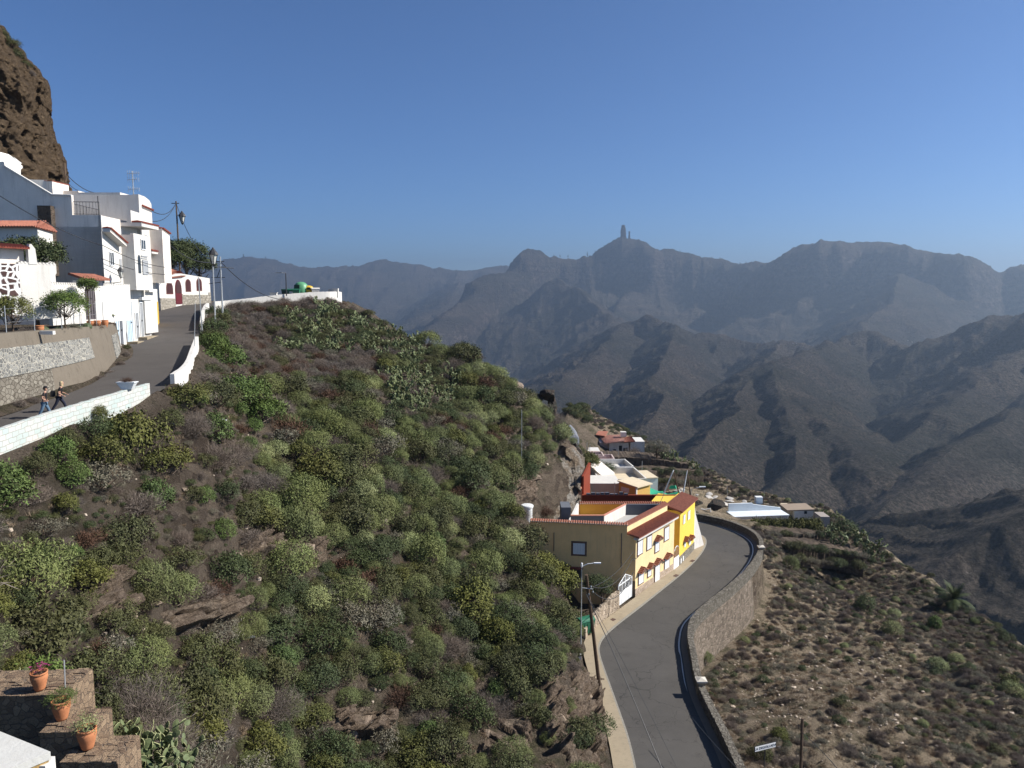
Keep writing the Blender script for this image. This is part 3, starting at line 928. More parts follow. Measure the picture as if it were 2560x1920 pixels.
def make_dry_mesh(kind, seed, n=900, flat=0.8, wid=0.013, ln=0.26):
    r = np.random.default_rng(seed)
    d = unit(r.normal(0, 1, (n, 3))); d[:, 2] = np.abs(d[:, 2]) * 1.1 + 0.08; d = unit(d)
    rad = 0.30 + 0.62 * r.random(n) ** 0.7
    lob = 1 + 0.22 * np.sin(3 * np.arctan2(d[:, 1], d[:, 0]) + seed) + 0.12 * r.normal(0, 1, n)
    P = d * (rad * lob)[:, None] * np.array([1, 1, flat])
    U = unit(d + np.array([0, 0, 0.35]) + r.normal(0, 0.38, (n, 3)))
    L = ln * (0.5 + r.random(n)); W = wid * (0.6 + 0.9 * r.random(n))
    Q = leaf_quads(P, r.normal(0, 1, (n, 3)), U, L, W, r, 0.12)
    tips = P[:200]
    T = twigs(60, tips, r, 0.012)
    Q = np.concatenate([Q, T])
    v = np.concatenate([r.random(n) * 0.7 + 0.3 * rad, r.random(len(T))])
    return quad_mesh("shrub_" + kind, Q, [LM[kind]], np.clip(v, 0, 1))
def make_cactus_mesh(seed, n=60, size=0.17, spread=1.0, hmax=1.5, mat=None):
    """prickly pear: chains of flat oval pads"""
    r = np.random.default_rng(seed)
    vs = []; fs = []; vv = []; mi = []
    K = 10
    def pad(c, up, nrm, L, W, val):
        up = unit(up); nrm = unit(nrm - up * np.dot(nrm, up)); s = np.cross(up, nrm)
        th = L * 0.09
        k = len(vs)
        for sg in (1, -1):
            for i in range(K):
                a = i * 2 * math.pi / K
                x = math.sin(a) * W * 0.5 * (1 + 0.18 * math.cos(a)); y = (1 - math.cos(a)) * 0.5 * L
                vs.append(c + s * x + up * y + nrm * sg * th * 0.35)
            vs.append(c + up * L * 0.55 + nrm * sg * th)
        for i in range(K):
            j = (i + 1) % K
            fs.append((k + i, k + j, k + K)); vv.append(val); mi.append(0)
            fs.append((k + K + 1 + j, k + K + 1 + i, k + 2 * K + 1)); vv.append(val); mi.append(0)
            fs.append((k + j, k + i, k + K + 1 + i, k + K + 1 + j)); vv.append(min(1, val + 0.4)); mi.append(1)
        return c + up * L * 0.96
    ends = []
    for i in range(max(4, n // 7)):
        a = r.random() * 6.283; q = spread * math.sqrt(r.random())
        ends.append((np.array([q * math.cos(a), q * math.sin(a), -0.05]), np.array([r.normal(0, .3), r.normal(0, .3), 1.0]), 0))
    cnt = 0
    while cnt < n and ends:
        c, u, lv = ends.pop(r.integers(len(ends)))
        L = size * (1.5 + 0.7 * r.random()); W = L * (0.62 + 0.15 * r.random())
        a = r.random() * 6.283
        nr = np.array([math.cos(a), math.sin(a), r.normal(0, .25)])
        e = pad(c, u, nr, L, W, min(1, 0.15 + 0.22 * lv + 0.4 * r.random()))
        cnt += 1
        if e[2] < hmax:
            for _ in range(r.integers(1, 4)):
                ends.append((e, unit(u) + np.array([r.normal(0, .55), r.normal(0, .55), r.normal(0.1, .25)]), lv + 1))
    me = bpy.data.meshes.new("prickly_pear")
    me.from_pydata([tuple(v) for v in vs], [], fs)
    at = me.attributes.new("v", 'FLOAT', 'FACE'); at.data.foreach_set("value", np.array(vv, np.float32))
    me.polygons.foreach_set("material_index", np.array(mi, np.int32))
    me.materials.append(CACT); me.materials.append(CACTE)
    me.update()
    return me
CACT = leaf_mat("cactus_pad", (0.03, 0.05, 0.026), (0.14, 0.17, 0.08), rnd=0.2, rough=0.5)
CACTE = leaf_mat("cactus_edge", (0.10, 0.12, 0.06), (0.34, 0.35, 0.18), rnd=0.1)

MS = {}
MS['dome'] = [make_shrub_mesh('dome', 10 + i, 3200, (0.10, 0.042), 3, 0.95, 16, 0.4, 34, 0.86, 0.5) for i in range(3)]
MS['fine'] = [make_shrub_mesh('fine', 20 + i, 5200, (0.08, 0.02), 4, 0.8, 10, 0.5, 30, 0.84, 0.6) for i in range(4)]
MS['pale'] = [make_shrub_mesh('pale', 25 + i, 3200, (0.11, 0.028), 2, 0.85, 10, 0.35, 20, 0.88, 0.6) for i in range(2)]
MS['olive'] = [make_shrub_mesh('olive', 30 + i, 3200, (0.085, 0.036), 6, 0.85, 9, 0.62, 40, 0.6) for i in range(4)]
MS['broad'] = [make_shrub_mesh('broad', 40 + i, 3600, (0.085, 0.045), 7, 0.9, 12, 0.62, 30, 0.62) for i in range(3)]
MS['dark'] = [make_shrub_mesh('dark', 50 + i, 2800, (0.085, 0.036), 5, 0.85, 10, 0.6, 30, 0.66) for i in range(3)]
MS['grey'] = [make_shrub_mesh('grey', 60 + i, 1500, (0.10, 0.03), 5, 0.75, 8, 0.6, 50, 0.55) for i in range(3)]
MS['dry'] = [make_dry_mesh('dry', 70 + i, 4600) for i in range(4)]
MS['red'] = [make_dry_mesh('red', 80 + i, 2600, 0.7, 0.02, 0.16) for i in range(2)]
MS['cactus'] = [make_cactus_mesh(90 + i, 75) for i in range(4)]
def tuft(seed):
    r = np.random.default_rng(seed); n = 130
    a = r.random(n) * 6.283; d = np.stack([np.cos(a), np.sin(a), 1.2 + r.random(n)], 1)
    P = np.stack([np.cos(a) * r.random(n) * 0.5, np.sin(a) * r.random(n) * 0.5, np.zeros(n)], 1)
    Q = leaf_quads(P, r.normal(0, 1, (n, 3)), d, 0.3 + 0.5 * r.random(n), np.full(n, 0.03), r, 0.2)
    return quad_mesh("grass_tuft", Q, [LM['grass']], r.random(n))
MS['grass'] = [tuft(3), tuft(4)]
MS['drybig'] = [make_dry_mesh('dry', 170 + i, 9000, .8, .0055, .20) for i in range(2)]

# rocks
ROCK = stonework("loose_rock", (0.17, 0.13, 0.10), (0.30, 0.24, 0.185), (0.12, 0.09, 0.07), 0.8, 0.02)
PALEROCK = plain("pale_stone", (0.46, 0.38, 0.30), 0.9, 0.1, 0.35, 2.0)
def rock_mesh(seed, sub=2, mat=None, amp=0.45):
    bm = bmesh.new(); bmesh.ops.create_icosphere(bm, subdivisions=sub, radius=1)
    r = random.Random(seed)
    dirs = [(Vector((r.gauss(0, 1), r.gauss(0, 1), r.gauss(0, 1))).normalized(), 0.45 + 0.4 * r.random()) for _ in range(11)]
    for v in bm.verts:
        p = v.co.copy()
        for d, h in dirs:            # planar cuts give broken-rock facets
            k = p.dot(d)
            if k > h: p -= d * (k - h)
        v.co = p * (1 + r.gauss(0, 0.02))
    me = bpy.data.meshes.new("boulder"); bm.to_mesh(me); bm.free()
    me.materials.append(mat or ROCK)
    return me
MS['rock'] = [rock_mesh(i) for i in range(5)]
MS['stone'] = [rock_mesh(20 + i, 1, PALEROCK) for i in range(3)]

def gn_scatter(name, items, kind_lists):
    """one object whose vertices carry instances: items = (x,y,z,scale,rotz,index)"""
    me = bpy.data.meshes.new(name)
    n = len(items); A = np.array(items, float)
    me.vertices.add(n); me.vertices.foreach_set("co", A[:, :3].astype(np.float32).ravel())
    for an, k, ty in (("sc", 3, 'FLOAT'), ("rz", 4, 'FLOAT'), ("ix", 5, 'INT')):
        at = me.attributes.new(an, ty, 'POINT')
        at.data.foreach_set("value", A[:, k].astype(np.float32 if ty == 'FLOAT' else np.int32))
    o = bpy.data.objects.new(name, me); COL.objects.link(o)
    ng = bpy.data.node_groups.new(name, 'GeometryNodeTree')
    ng.interface.new_socket("Geometry", in_out='INPUT', socket_type='NodeSocketGeometry')
    ng.interface.new_socket("Geometry", in_out='OUTPUT', socket_type='NodeSocketGeometry')
    N = ng.nodes; Lk = ng.links.new
    gi = N.new("NodeGroupInput"); go = N.new("NodeGroupOutput")
    iop = N.new("GeometryNodeInstanceOnPoints"); iop.inputs["Pick Instance"].default_value = True
    g2i = N.new("GeometryNodeGeometryToInstance")
    infos = []
    for p in kind_lists:
        oi = N.new("GeometryNodeObjectInfo"); oi.transform_space = 'ORIGINAL'
        oi.inputs["Object"].default_value = p; oi.inputs["As Instance"].default_value = False
        infos.append(oi)
    for oi in reversed(infos):           # the first link made is the last instance, so link in reverse
        Lk(oi.outputs["Geometry"], g2i.inputs[0])
    def na(nm, ty):
        a = N.new("GeometryNodeInputNamedAttribute"); a.data_type = ty; a.inputs["Name"].default_value = nm
        return a.outputs["Attribute"]
    Lk(gi.outputs[0], iop.inputs["Points"]); Lk(g2i.outputs[0], iop.inputs["Instance"])
    Lk(na("ix", 'INT'), iop.inputs["Instance Index"])
    Lk(na("sc", 'FLOAT'), iop.inputs["Scale"])
    cx = N.new("ShaderNodeCombineXYZ"); Lk(na("rz", 'FLOAT'), cx.inputs[2])
    e2r = N.new("FunctionNodeEulerToRotation"); Lk(cx.outputs[0], e2r.inputs[0])
    Lk(e2r.outputs[0], iop.inputs["Rotation"])
    Lk(iop.outputs[0], go.inputs[0])
    md = o.modifiers.new("scatter", 'NODES'); md.node_group = ng
    return o

def pix(x, y, z):
    d = y * CT - z * ST
    u = y * ST + z * CT
    return 1280 + FPX * x / d, 960 - FPX * u / d, d
NAMES = {'drybig': ('dry_shrub', 'dry shrub'), 'dome': ('green_shrub', 'shrub'), 'fine': ('green_shrub', 'shrub'), 'pale': ('pale_shrub', 'shrub'), 'olive': ('green_shrub', 'shrub'), 'broad': ('leafy_bush', 'bush'),
         'dark': ('dark_shrub', 'shrub'), 'grey': ('grey_shrub', 'shrub'), 'dry': ('dry_shrub', 'dry shrub'), 'red': ('dry_shrub', 'dry shrub'), 'cactus': ('prickly_pear', 'cactus'), 'rock': ('boulder', 'boulder')}
protos = {}
placed = []          # (x, y, r) footprints
def put(kind, x, y, s, label=None, group=None, z=None, rz=None, sink=0.06, sz=1.0):
    if kind == 'dry' and s > 1.25: kind = 'drybig'
    me = MS[kind][random.randrange(len(MS[kind]))]
    nm, cat = NAMES[kind]
    o = bpy.data.objects.new(nm, me); COL.objects.link(o)
    o.location = (x, y, (hz(x, y) if z is None else z) - sink * s)
    o.rotation_euler = (random.uniform(-.08, .08), random.uniform(-.08, .08), random.uniform(0, 6.28) if rz is None else rz)
    o.scale = (s * random.uniform(.88, 1.15), s * random.uniform(.88, 1.15), s * sz * (random.uniform(1.05, 1.4) if kind in ('fine', 'olive', 'broad', 'dark', 'dome') else random.uniform(.85, 1.1)))
    tag(o, label, cat, group)
    protos.setdefault((kind, me.name), o)
    placed.append((x, y, s))
    return o
def putpx(kind, px, py, rpx, label, group=None, sz=1.0):
    """px,py = middle of the plant in the photograph, rpx = half its width there"""
    p, D = hit(px, py + rpx * 0.55)
    if p is None: return None
    s = rpx * D / FPX
    return put(kind, p.x, p.y, s, label, group, sz=sz)
# plants one can point to (centre x, y and half width in the photograph)
NOTABLE = [
 ('dome',185,1180,50,"round green shrub on bare dry soil below the block parapet, its shadow to its left"),
 ('dome',392,1238,58,"umbrella-shaped bright green shrub with bare forked stems on open soil"),
 ('dome',560,1322,36,"small bright green rosette shrub above the rock ledge"),
 ('dome',95,1400,62,"bright green tuft-leaved shrub at the edge of the rocky gully"),
 ('dome',182,1380,34,"small yellow-green shrub beside the bright green tufted shrub"),
 ('olive',305,1330,72,"large dull green shrub over the dark rocky gully"),
 ('grey',110,1300,60,"grey-green shrub above the bright green tufted shrub"),
 ('fine',655,1262,68,"large domed fine-leaved green shrub on the open middle slope"),
 ('broad',330,1090,105,"big yellow-green leafy bush growing against the painted block parapet"),
 ('broad',250,1120,70,"darker leafy bush at the foot of the painted block parapet"),
 ('broad',245,1030,32,"thin pale leafy bush rising in front of the block parapet"),
 ('broad',410,1140,60,"yellow-green leafy bush downhill of the block parapet bushes"),
 ('lush_',560,880,60,""),('lush_',600,960,78,""),('lush_',530,850,50,""),('lush_',650,1010,64,""),
 ('broad',470,985,58,"brownish green bush just below the gap in the white parapet"),
 ('pale',925,1190,48,"brightest yellow-green domed shrub in the middle of the hillside"),
 ('fine',955,1260,52,"dark fine-leaved dome just below the brightest yellow-green shrub"),
 ('broad',800,1170,80,"large yellow-tipped leafy bush on the middle hillside"),
 ('olive',820,1290,44,"grey-green bush below the yellow-tipped leafy bush"),
 ('fine',745,995,42,"smooth green dome shrub below the dry brown slope"),
 ('pale',690,1110,46,"pale green smooth shrub beside the leafy bushes"),
 ('fine',860,1070,44,"smooth pale green dome on the upper hillside"),('fine',900,1105,40,"smooth dome shrub on the upper hillside"),
 ('fine',1010,1080,34,"low smooth dome shrub under the cactus thicket"),('fine',1060,1220,56,"elongated fine-leaved shrub on the middle hillside"),
 ('fine',1130,1260,48,"fine-leaved shrub left of the white water tank slope"),
 ('fine',1050,1310,54,"broad low dome shrub on the middle hillside"),('dome',1085,1355,40,"dark green rounded bush above the middle gully"),
 ('pale',1120,1310,36,"pale sunlit dome beside the dark rounded bush"),
 ('fine',870,1470,78,"very large sunlit pale green dome shrub in the lower middle of the hillside"),
 ('pale',785,1490,56,"sunlit greyish green shrub joined to the large dome shrub"),
 ('olive',960,1445,52,"grey-green shrub right of the large dome shrub"),
 ('fine',625,1730,68,"tall speckled green shrub low on the near slope"),
 ('dome',700,1640,48,"dark green shrub above the tall speckled shrub"),
 ('fine',760,1700,42,"round green shrub right of the tall speckled shrub"),
 ('broad',1180,1500,82,"large olive bush above the lower rock cut"),('broad',1245,1580,56,"yellowish bush beside the large olive bush"),
 ('olive',1080,1720,60,"grey-green bush low on the near slope"),('dome',1070,1830,36,"small bright green plant among pale stones"),
 ('broad',1040,1870,60,"dark leafy bush at the foot of the near slope"),
 ('dome',1240,1730,34,"vivid green shrub on the edge of the lower rocks"),
 ('broad',1390,1440,72,"yellow-green bush at the corner of the shaded house wall"),('broad',1360,1410,56,"leafy bush touching the shaded house wall"),
 ('olive',1380,1540,52,"grey-green bush beside the house garden"),
 ('dry',540,1130,62,"grey leafless shrub on the open upper slope"),('dry',480,1050,60,"tangled grey-brown shrub near the white litter"),
 ('dry',1120,1600,50,"red-brown dry shrub on pale rock"),
 ('red',860,1400,44,"rusty dry shrub beside the rock ledge"),('red',1075,1570,44,"rusty brown dry shrub on the rock face"),
 ('red',60,1360,40,"dark red dry shrub by the rocky gully"),('red',1360,1270,26,"rusty dry plant uphill of the white tank"),
 ('dry',590,1120,50,"brown twiggy shrub beside the smooth green domes"),
 ('pale',2230,1565,30,"pale green dome shrub on the lower slope nearest the footpath"),('dome',2335,1556,24,"vivid yellow-green bush beside the steep footpath"),
 ('pale',2345,1655,34,"pale grey-green dome on the lower slope towards the valley"),('pale',2390,1640,26,"small pale shrub next to the grey-green dome"),
 ('dark',2163,1505,32,"rounded dark green bush alone on the lower slope"),('pale',2235,1530,22,"small pale shrub above the pale green dome"),
 ('pale',2530,1720,34,"yellow-green shrub at the valley edge of the lower slope"),('fine',1975,1405,30,"bright green shrub just outside the parapet bend"),
 ('fine',2015,1385,26,"leafy green shrub behind the shrub at the parapet bend"),('grey',1970,1362,28,"grey-green shrub on the terrace below the bend"),
 ('fine',1762,1640,22,"green bush growing out of the retaining wall foot"),
 ('dark',2175,1315,38,"dense round dark tree at the end of the terraces"),('dark',2115,1320,34,"dark shrubby tree beside the dense round tree"),
 ('broad',2520,1700,30,"grey-leaved shrub near the valley edge"),('olive',1900,1880,34,"bushy green plant beside the sign post"),('broad',1950,1830,24,"yellow-green bush above the name sign"),
 ('dark',2110,1745,14,"single small green bush among the stones"),
]
MS['lush'] = [make_shrub_mesh('lush', 95 + i, 4200, (0.09, 0.045), 7, 0.95, 14, 0.6, 30, 0.66) for i in range(2)]
NAMES['lush'] = ('leafy_bush', 'bush')
LUSH = ["glossy green bush crowding the wall at the road bend", "large glossy green bush mass below the thin lamp posts", "topmost glossy green bush hiding the foot of the lamp post", "dark glossy bush at the lower end of the green bush mass"]
li = 0
random.seed(11)
for k, px, py, r_, lb in NOTABLE:
    if k == 'lush_':
        k = 'lush'; lb = LUSH[li]; li += 1
    putpx(k, px, py, r_, lb)

# the rest: scattered by place
def weights(px, py, x, y):
    """plant mix and cover at a place (numbers read off the photograph)"""
    if x > 16 and y < 119 or x > 40:                          # slope below the lower road
        tan = math.exp(-(((px - 2060) / 330) ** 2 + ((py - 1740) / 220) ** 2))
        return {'grey': 4, 'dry': 4, 'olive': .8, 'pale': .25, 'dark': .5}, 0.8 - 0.78 * tan, (0.25, 0.62)
    if y > 118:                                               # hamlet spur
        if x < 18 and y > 150: return {'dark': 5, 'olive': 3, 'grey': 1}, 1.3, (0.7, 1.4)
        return {'dark': 4, 'grey': 3, 'dry': 2, 'olive': 1}, 0.75, (0.3, 0.8)
    if 560 < px < 960 and py < 950 and not cact(px, py): return {'dry': 5, 'red': 1.5, 'grey': 1, 'olive': .4}, 0.85, (0.4, 0.9)
    if px > 640 and py < 1420: return {'fine': 4, 'olive': 3, 'pale': .7, 'dry': 1.1, 'red': .35, 'dark': 1.8, 'broad': .8, 'grey': 1}, 1.7, (0.6, 1.5)
    if px < 640 and py < 1430: return {'dry': 2.4, 'red': .2, 'olive': 3, 'grey': 1.0, 'broad': 1.0, 'dome': .8, 'dark': .8}, 0.62, (0.5, 1.05)
    if py > 1620: return {'dry': 1.6, 'olive': 4, 'grey': 1.0, 'red': .35, 'broad': 1.0, 'fine': 2.0, 'dark': 2.5}, 1.2, (0.45, 1.1)
    return {'dry': 1.5, 'olive': 4, 'red': .3, 'broad': 1.0, 'grey': 1.0, 'fine': 2.4, 'dark': 2.4}, 1.35, (0.5, 1.3)
def cact(px, py):
    if 700 < px < 860 and 785 < py < 880: return True
    if 800 < px < 1070 and abs(py - (800 + (px - 800) * 0.33)) < 42: return True
    if 960 < px < 1150 and 930 < py < 1040: return True
    return False
def bare(px, py):
    if 1335 < px < 1560 and 1640 < py < 1960 and px > 1335 + max(0, 1760 - py) * .7: return True       # rock cut by the pavement
    if 1340 < px < 1475 and 1095 < py < 1335: return True                                               # pale rock face
    if 575 < px < 830 and 1345 < py < 1415: return True
    if 1265 < px < 1365 and 1215 < py < 1345: return True
    if 790 < px < 1010 and 1765 < py < 1850: return True
    if 190 < px < 330 and 1430 < py < 1560: return True
    if 380 < px < 620 and 1490 < py < 1570 and abs(py - (1570 - (px - 380) * .22)) < 38: return True
    if 1180 < px < 1340 and 1790 < py < 1900: return True
    return False
inA_road = lambda x, y: in_poly(np.array([x]), np.array([y]), ROADPOLY_L)[0] or in_poly(np.array([x]), np.array([y]), ROADPOLY_U)[0]
RP_L = [tuple(p[:2]) for p in offset(kerb, -2.3)[::6]] + [tuple(p[:2]) for p in offset(par_b, 2.0)[::-6]]
RP_U = [tuple(p[:2]) for p in offset(ur, 1.25)[::6]] + [tuple(p[:2]) for p in offset(ul, -30)[::-6]]
NOGO = []       # polygons of buildings, filled in below
for poly in ([(2.0,70),(15,78),(27,100),(27,112),(13,117),(8,104),(4,96),(0.4,86),(0.8,80)], [(8,118),(46,118),(46,139),(20,150),(6,150)], [(10,150),(26,150),(28,170),(12,170)]):
    NOGO.append(poly)
r2 = np.random.default_rng(99)
cand = []
M_ = 110000
xs = r2.uniform(-40, 75, M_); ys = r2.uniform(12, 190, M_)
okm = ~in_poly(xs, ys, RP_L) & ~in_poly(xs, ys, RP_U) & in_poly(xs, ys, core)
for pg in NOGO: okm &= ~in_poly(xs, ys, pg)
xs = xs[okm]; ys = ys[okm]
cell = {}
def near_free(x, y, r, f=0.62):
    cx, cy = int(x // 3), int(y // 3)
    for i in (-1, 0, 1):
        for j in (-1, 0, 1):
            for (a, b, c) in cell.get((cx + i, cy + j), ()):
                if (a - x) ** 2 + (b - y) ** 2 < ((r + c) * f) ** 2: return False
    return True
def occupy(x, y, r):
    cell.setdefault((int(x // 3), int(y // 3)), []).append((x, y, r))
for a, b, c in placed: occupy(a, b, c)
scatter = []
for x, y in zip(xs, ys):
    z = hz(x, y)
    px, py, D = pix(x, y, z)
    if D < 8 or px < -260 or px > 2800 or py > 2250: continue
    w_, cover, (s0, s1) = weights(px, py, x, y)
    if bare(px, py) and r2.random() > .07: continue
    cc = cact(px, py)
    if cc: w_ = {'cactus': 4.5, 'dry': 1.5, 'olive': 2.5, 'dark': 2.5}; cover = 1.6; s0, s1 = 0.4, 0.8
    cl = 0.5 + 0.9 * float(vnoise(np.array([x / 6.0]), np.array([y / 6.0]), 301)[0])
    if r2.random() > 0.34 * cover * cl: continue
    ks = list(w_); pw = np.array([w_[k] for k in ks]); k = ks[r2.choice(len(ks), p=pw / pw.sum())]
    s = s0 + (s1 - s0) * r2.random() ** 1.5
    if k in ('dry', 'red'): s *= 0.9
    s *= (1.75 if x < 16 and y < 118 else 1.25)
    if not near_free(x, y, s, 0.40 if cover > 1 else 0.47): continue
    occupy(x, y, s)
    vis = True
    scatter.append((k, x, y, z, s, px, py, D))
# visible size order: the largest in the picture become objects of their own
inview = [q for q in scatter if -20 < q[5] < 2580 and q[6] < 1960]
rest = [q for q in scatter if not (-20 < q[5] < 2580 and q[6] < 1960)]
inview.sort(key=lambda q: -q[4] / q[7])
quota = {'shrub': 215, 'bush': 60, 'dry shrub': 200, 'cactus': 90}
AREA = lambda px, py, x, y: ("on the slope below the lower road" if x > 16 and y < 119 or x > 40 else "around the hamlet beyond the bend" if y > 118 else
        "on the crest under the recycling containers" if py < 950 else "on the steep middle of the hillside" if py < 1420 and px > 640 else "on the open ground below the block parapet" if py < 1430 else "on the rocky lower hillside")
LOOK = {'fine': "fine-leaved green", 'olive': "dull olive-green", 'broad': "broad-leaved yellow-green", 'dark': "dark green", 'pale': "pale green domed", 'grey': "low grey-green",
        'dry': "leafless grey-brown", 'red': "rusty brown dry", 'cactus': "many-padded prickly pear", 'dome': "round green"}
LANDM = [(1318,1265,"the white cylindrical water tank"),(1304,1100,"the slender pale pole"),(925,1190,"the brightest yellow-green dome"),(870,1470,"the very large pale green dome"),(560,1322,"the small rosette shrub"),(392,1238,"the umbrella-shaped shrub"),(185,1180,"the round shrub under the parapet"),(700,1375,"the broken rock ledge"),(330,1080,"the big yellow-green parapet bush"),(95,1400,"the bright green tufted shrub"),(800,1170,"the yellow-tipped leafy bush"),(558,1055,"the white plastic sheet"),(625,1730,"the tall speckled shrub"),(345,1890,"the large near prickly pear"),(1180,1500,"the large olive bush"),(1463,1570,"the green pavement bin"),(1433,1370,"the ochre end wall"),(1440,1780,"the rock cut by the pavement"),(1070,1830,"the bright plant among stones"),(250,1490,"the dark rocky gully"),(745,770,"the recycling containers"),(860,850,"the middle of the crest cacti"),(1195,935,"the broken crest outcrop"),(1373,1000,"the mushroom-shaped rock"),(157,1800,"the terracotta pots"),(540,880,"the glossy road-bend bushes"),(1400,1210,"the bare rock face"),(627,1598,"the black and white rag"),(1050,990,"the lower cactus patch"),(1060,1220,"the elongated shrub mid-slope"),(480,1560,"the diagonal rock ledge"),(655,1262,"the large domed mid-slope shrub"),(690,950,"the dry brown bank"),(900,1790,"the pale broken rocks low down"),
 (1913,1870,"the place-name sign"),(2006,1800,"the dark wooden pole"),(1770,1700,"the foot of the retaining wall"),(1940,1450,"the retaining wall corner"),(2387,1490,"the date palm"),(2235,1570,"the pale dome by the footpath"),(2163,1505,"the lone dark green bush"),(2345,1650,"the grey-green valley-edge dome"),(2100,1390,"the dark terrace bank"),(2175,1315,"the dense round dark tree"),(1972,1330,"the hedge"),(1896,1255,"the square water tank"),(1545,1110,"the pink-roofed house"),(2110,1745,"the single bush among stones"),(2400,1850,"the pale rocks low on the far slope"),(1480,1040,"the netted rock slope")]
def relation(px, py):
    d, lx, ly, nm = min((math.hypot(px - a, (py - b)), a, b, n) for a, b, n in LANDM)
    dx, dy = px - lx, py - ly
    if d < 26: return "right beside " + nm
    v = "above" if dy < 0 else "below"; h = "left" if dx < 0 else "right"
    if abs(dy) > 2.2 * abs(dx): w = v
    elif abs(dx) > 2.2 * abs(dy): w = h + " of"
    else: w = v + " and " + h + " of"
    return ("just " if d < 75 else "" if d < 150 else "well ") + w + " " + nm
SIZE = lambda s: "large " if s > 1.5 else "small " if s < .8 else ""
LG = {}
PLUR = {'cactus': 'cacti', 'bush': 'bushes', 'shrub': 'shrubs'}
stuff = []
for q in inview:
    k, x, y, z, s, px, py, D = q
    cat = NAMES[k][1]
    if quota.get(cat, 0) > 0:
        quota[cat] -= 1
        ar = AREA(px, py, x, y)
        noun = "cactus" if k == 'cactus' else "bush" if k == 'broad' else "shrub"
        lb_ = f"{SIZE(s)}{LOOK[k]} {noun} {relation(px, py)}"
        if len(lb_.split()) > 16: lb_ = lb_.replace("large ", "", 1).replace("small ", "", 1).replace("just ", "").replace("well ", "")
        put(k, x, y, s, lb_, LG.setdefault(lb_, f"{LOOK[k]} {PLUR[noun]} {ar}"), z=z)
    else:
        stuff.append(q)
stuff += [q for q in rest]
print("scatter", len(scatter), "individual", len(inview) - len([1 for q in stuff if q in inview]), "stuff", len(stuff))
plist = []; pidx = {}
for k in ('dome', 'fine', 'olive', 'broad', 'dark', 'pale', 'grey', 'dry', 'red', 'cactus'):
    for me in MS[k]:
        if (k, me.name) in protos:
            pidx[(k, me.name)] = len(plist); plist.append(protos[(k, me.name)])
def choose(k):
    c = [v for (kk, _), v in pidx.items() if kk == k]
    return random.choice(c) if c else None
items = []
for k, x, y, z, s, px, py, D in stuff:
    c = choose(k)
    if c is None: continue
    items.append((x, y, z - 0.06 * s, s, random.uniform(0, 6.28), c))
# small undergrowth between the plants
def open_ground(n, y1, polys):
    """random open spots with their photo position, all tests done on arrays"""
    X = r2.uniform(-38, 72, n); Y = r2.uniform(14, y1, n)
    ok = in_poly(X, Y, core)
    for pg in polys: ok &= ~in_poly(X, Y, pg)
    X = X[ok]; Y = Y[ok]
    Z = hzv(X, Y)
    d = Y * CT - Z * ST; u = Y * ST + Z * CT
    PX = 1280 + FPX * X / d; PY = 960 - FPX * u / d
    k = (PX > -100) & (PX < 2660) & (PY < 2050)
    return X[k], Y[k], Z[k], PX[k], PY[k]
def hzv(X, Y):
    u = np.clip((X - GX0) / GS, 0, len(gx) - 1.001); v = np.clip((Y - GY0) / GS, 0, len(gy) - 1.001)
    i = u.astype(int); j = v.astype(int); fu = u - i; fv = v - j
    return (ZZ[j, i] * (1 - fu) + ZZ[j, i + 1] * fu) * (1 - fv) + (ZZ[j + 1, i] * (1 - fu) + ZZ[j + 1, i + 1] * fu) * fv
for x, y, z, px, py in zip(*open_ground(30000, 165, [RP_U, RP_L, ROADPOLY_L, ROADPOLY_U] + NOGO)):
    low = x > 16
    tan = math.exp(-(((px - 2080) / 360) ** 2 + ((py - 1740) / 240) ** 2)) if low else 0
    if r2.random() < (0.30 + tan * 0.62 if low else 0) or (bare(px, py) and r2.random() < .75): continue
    k = r2.choice(['dry', 'grey', 'dark', 'olive', 'olive'] if not low else ['dry', 'grey', 'grey', 'dry', 'dark'])
    c = choose(k)
    if c is None: continue
    items.append((x, y, z - 0.02, r2.uniform(0.2, 0.5), random.uniform(0, 6.28), c))
sc_o = gn_scatter("undergrowth", items, plist)
struct(sc_o, "stuff", "low mixed scrub covering the hillsides")
# shrubs that break the valley edge of the lower slope
cp_ = resample([tuple(c) for c in CREST[:6]], n=90, smooth=1)
for i, q in enumerate(cp_):
    x, y = q[0] + r2.normal(0, 1.6), q[1] + r2.normal(0, 1.6); k = ['grey', 'dry', 'dark', 'olive'][int(r2.integers(4))]; z = hz(x, y); px, py, D = pix(x, y, z)
    if px > 2600: continue
    lb_ = f"{LOOK[k]} shrub on the valley edge {relation(px, py)}"
    put(k, x, y, r2.uniform(.4, .95), lb_ if len(lb_.split()) <= 16 else f"{LOOK[k]} shrub {relation(px, py)}", LG.setdefault(lb_, f"{LOOK[k]} shrubs on the valley edge"), z=z)
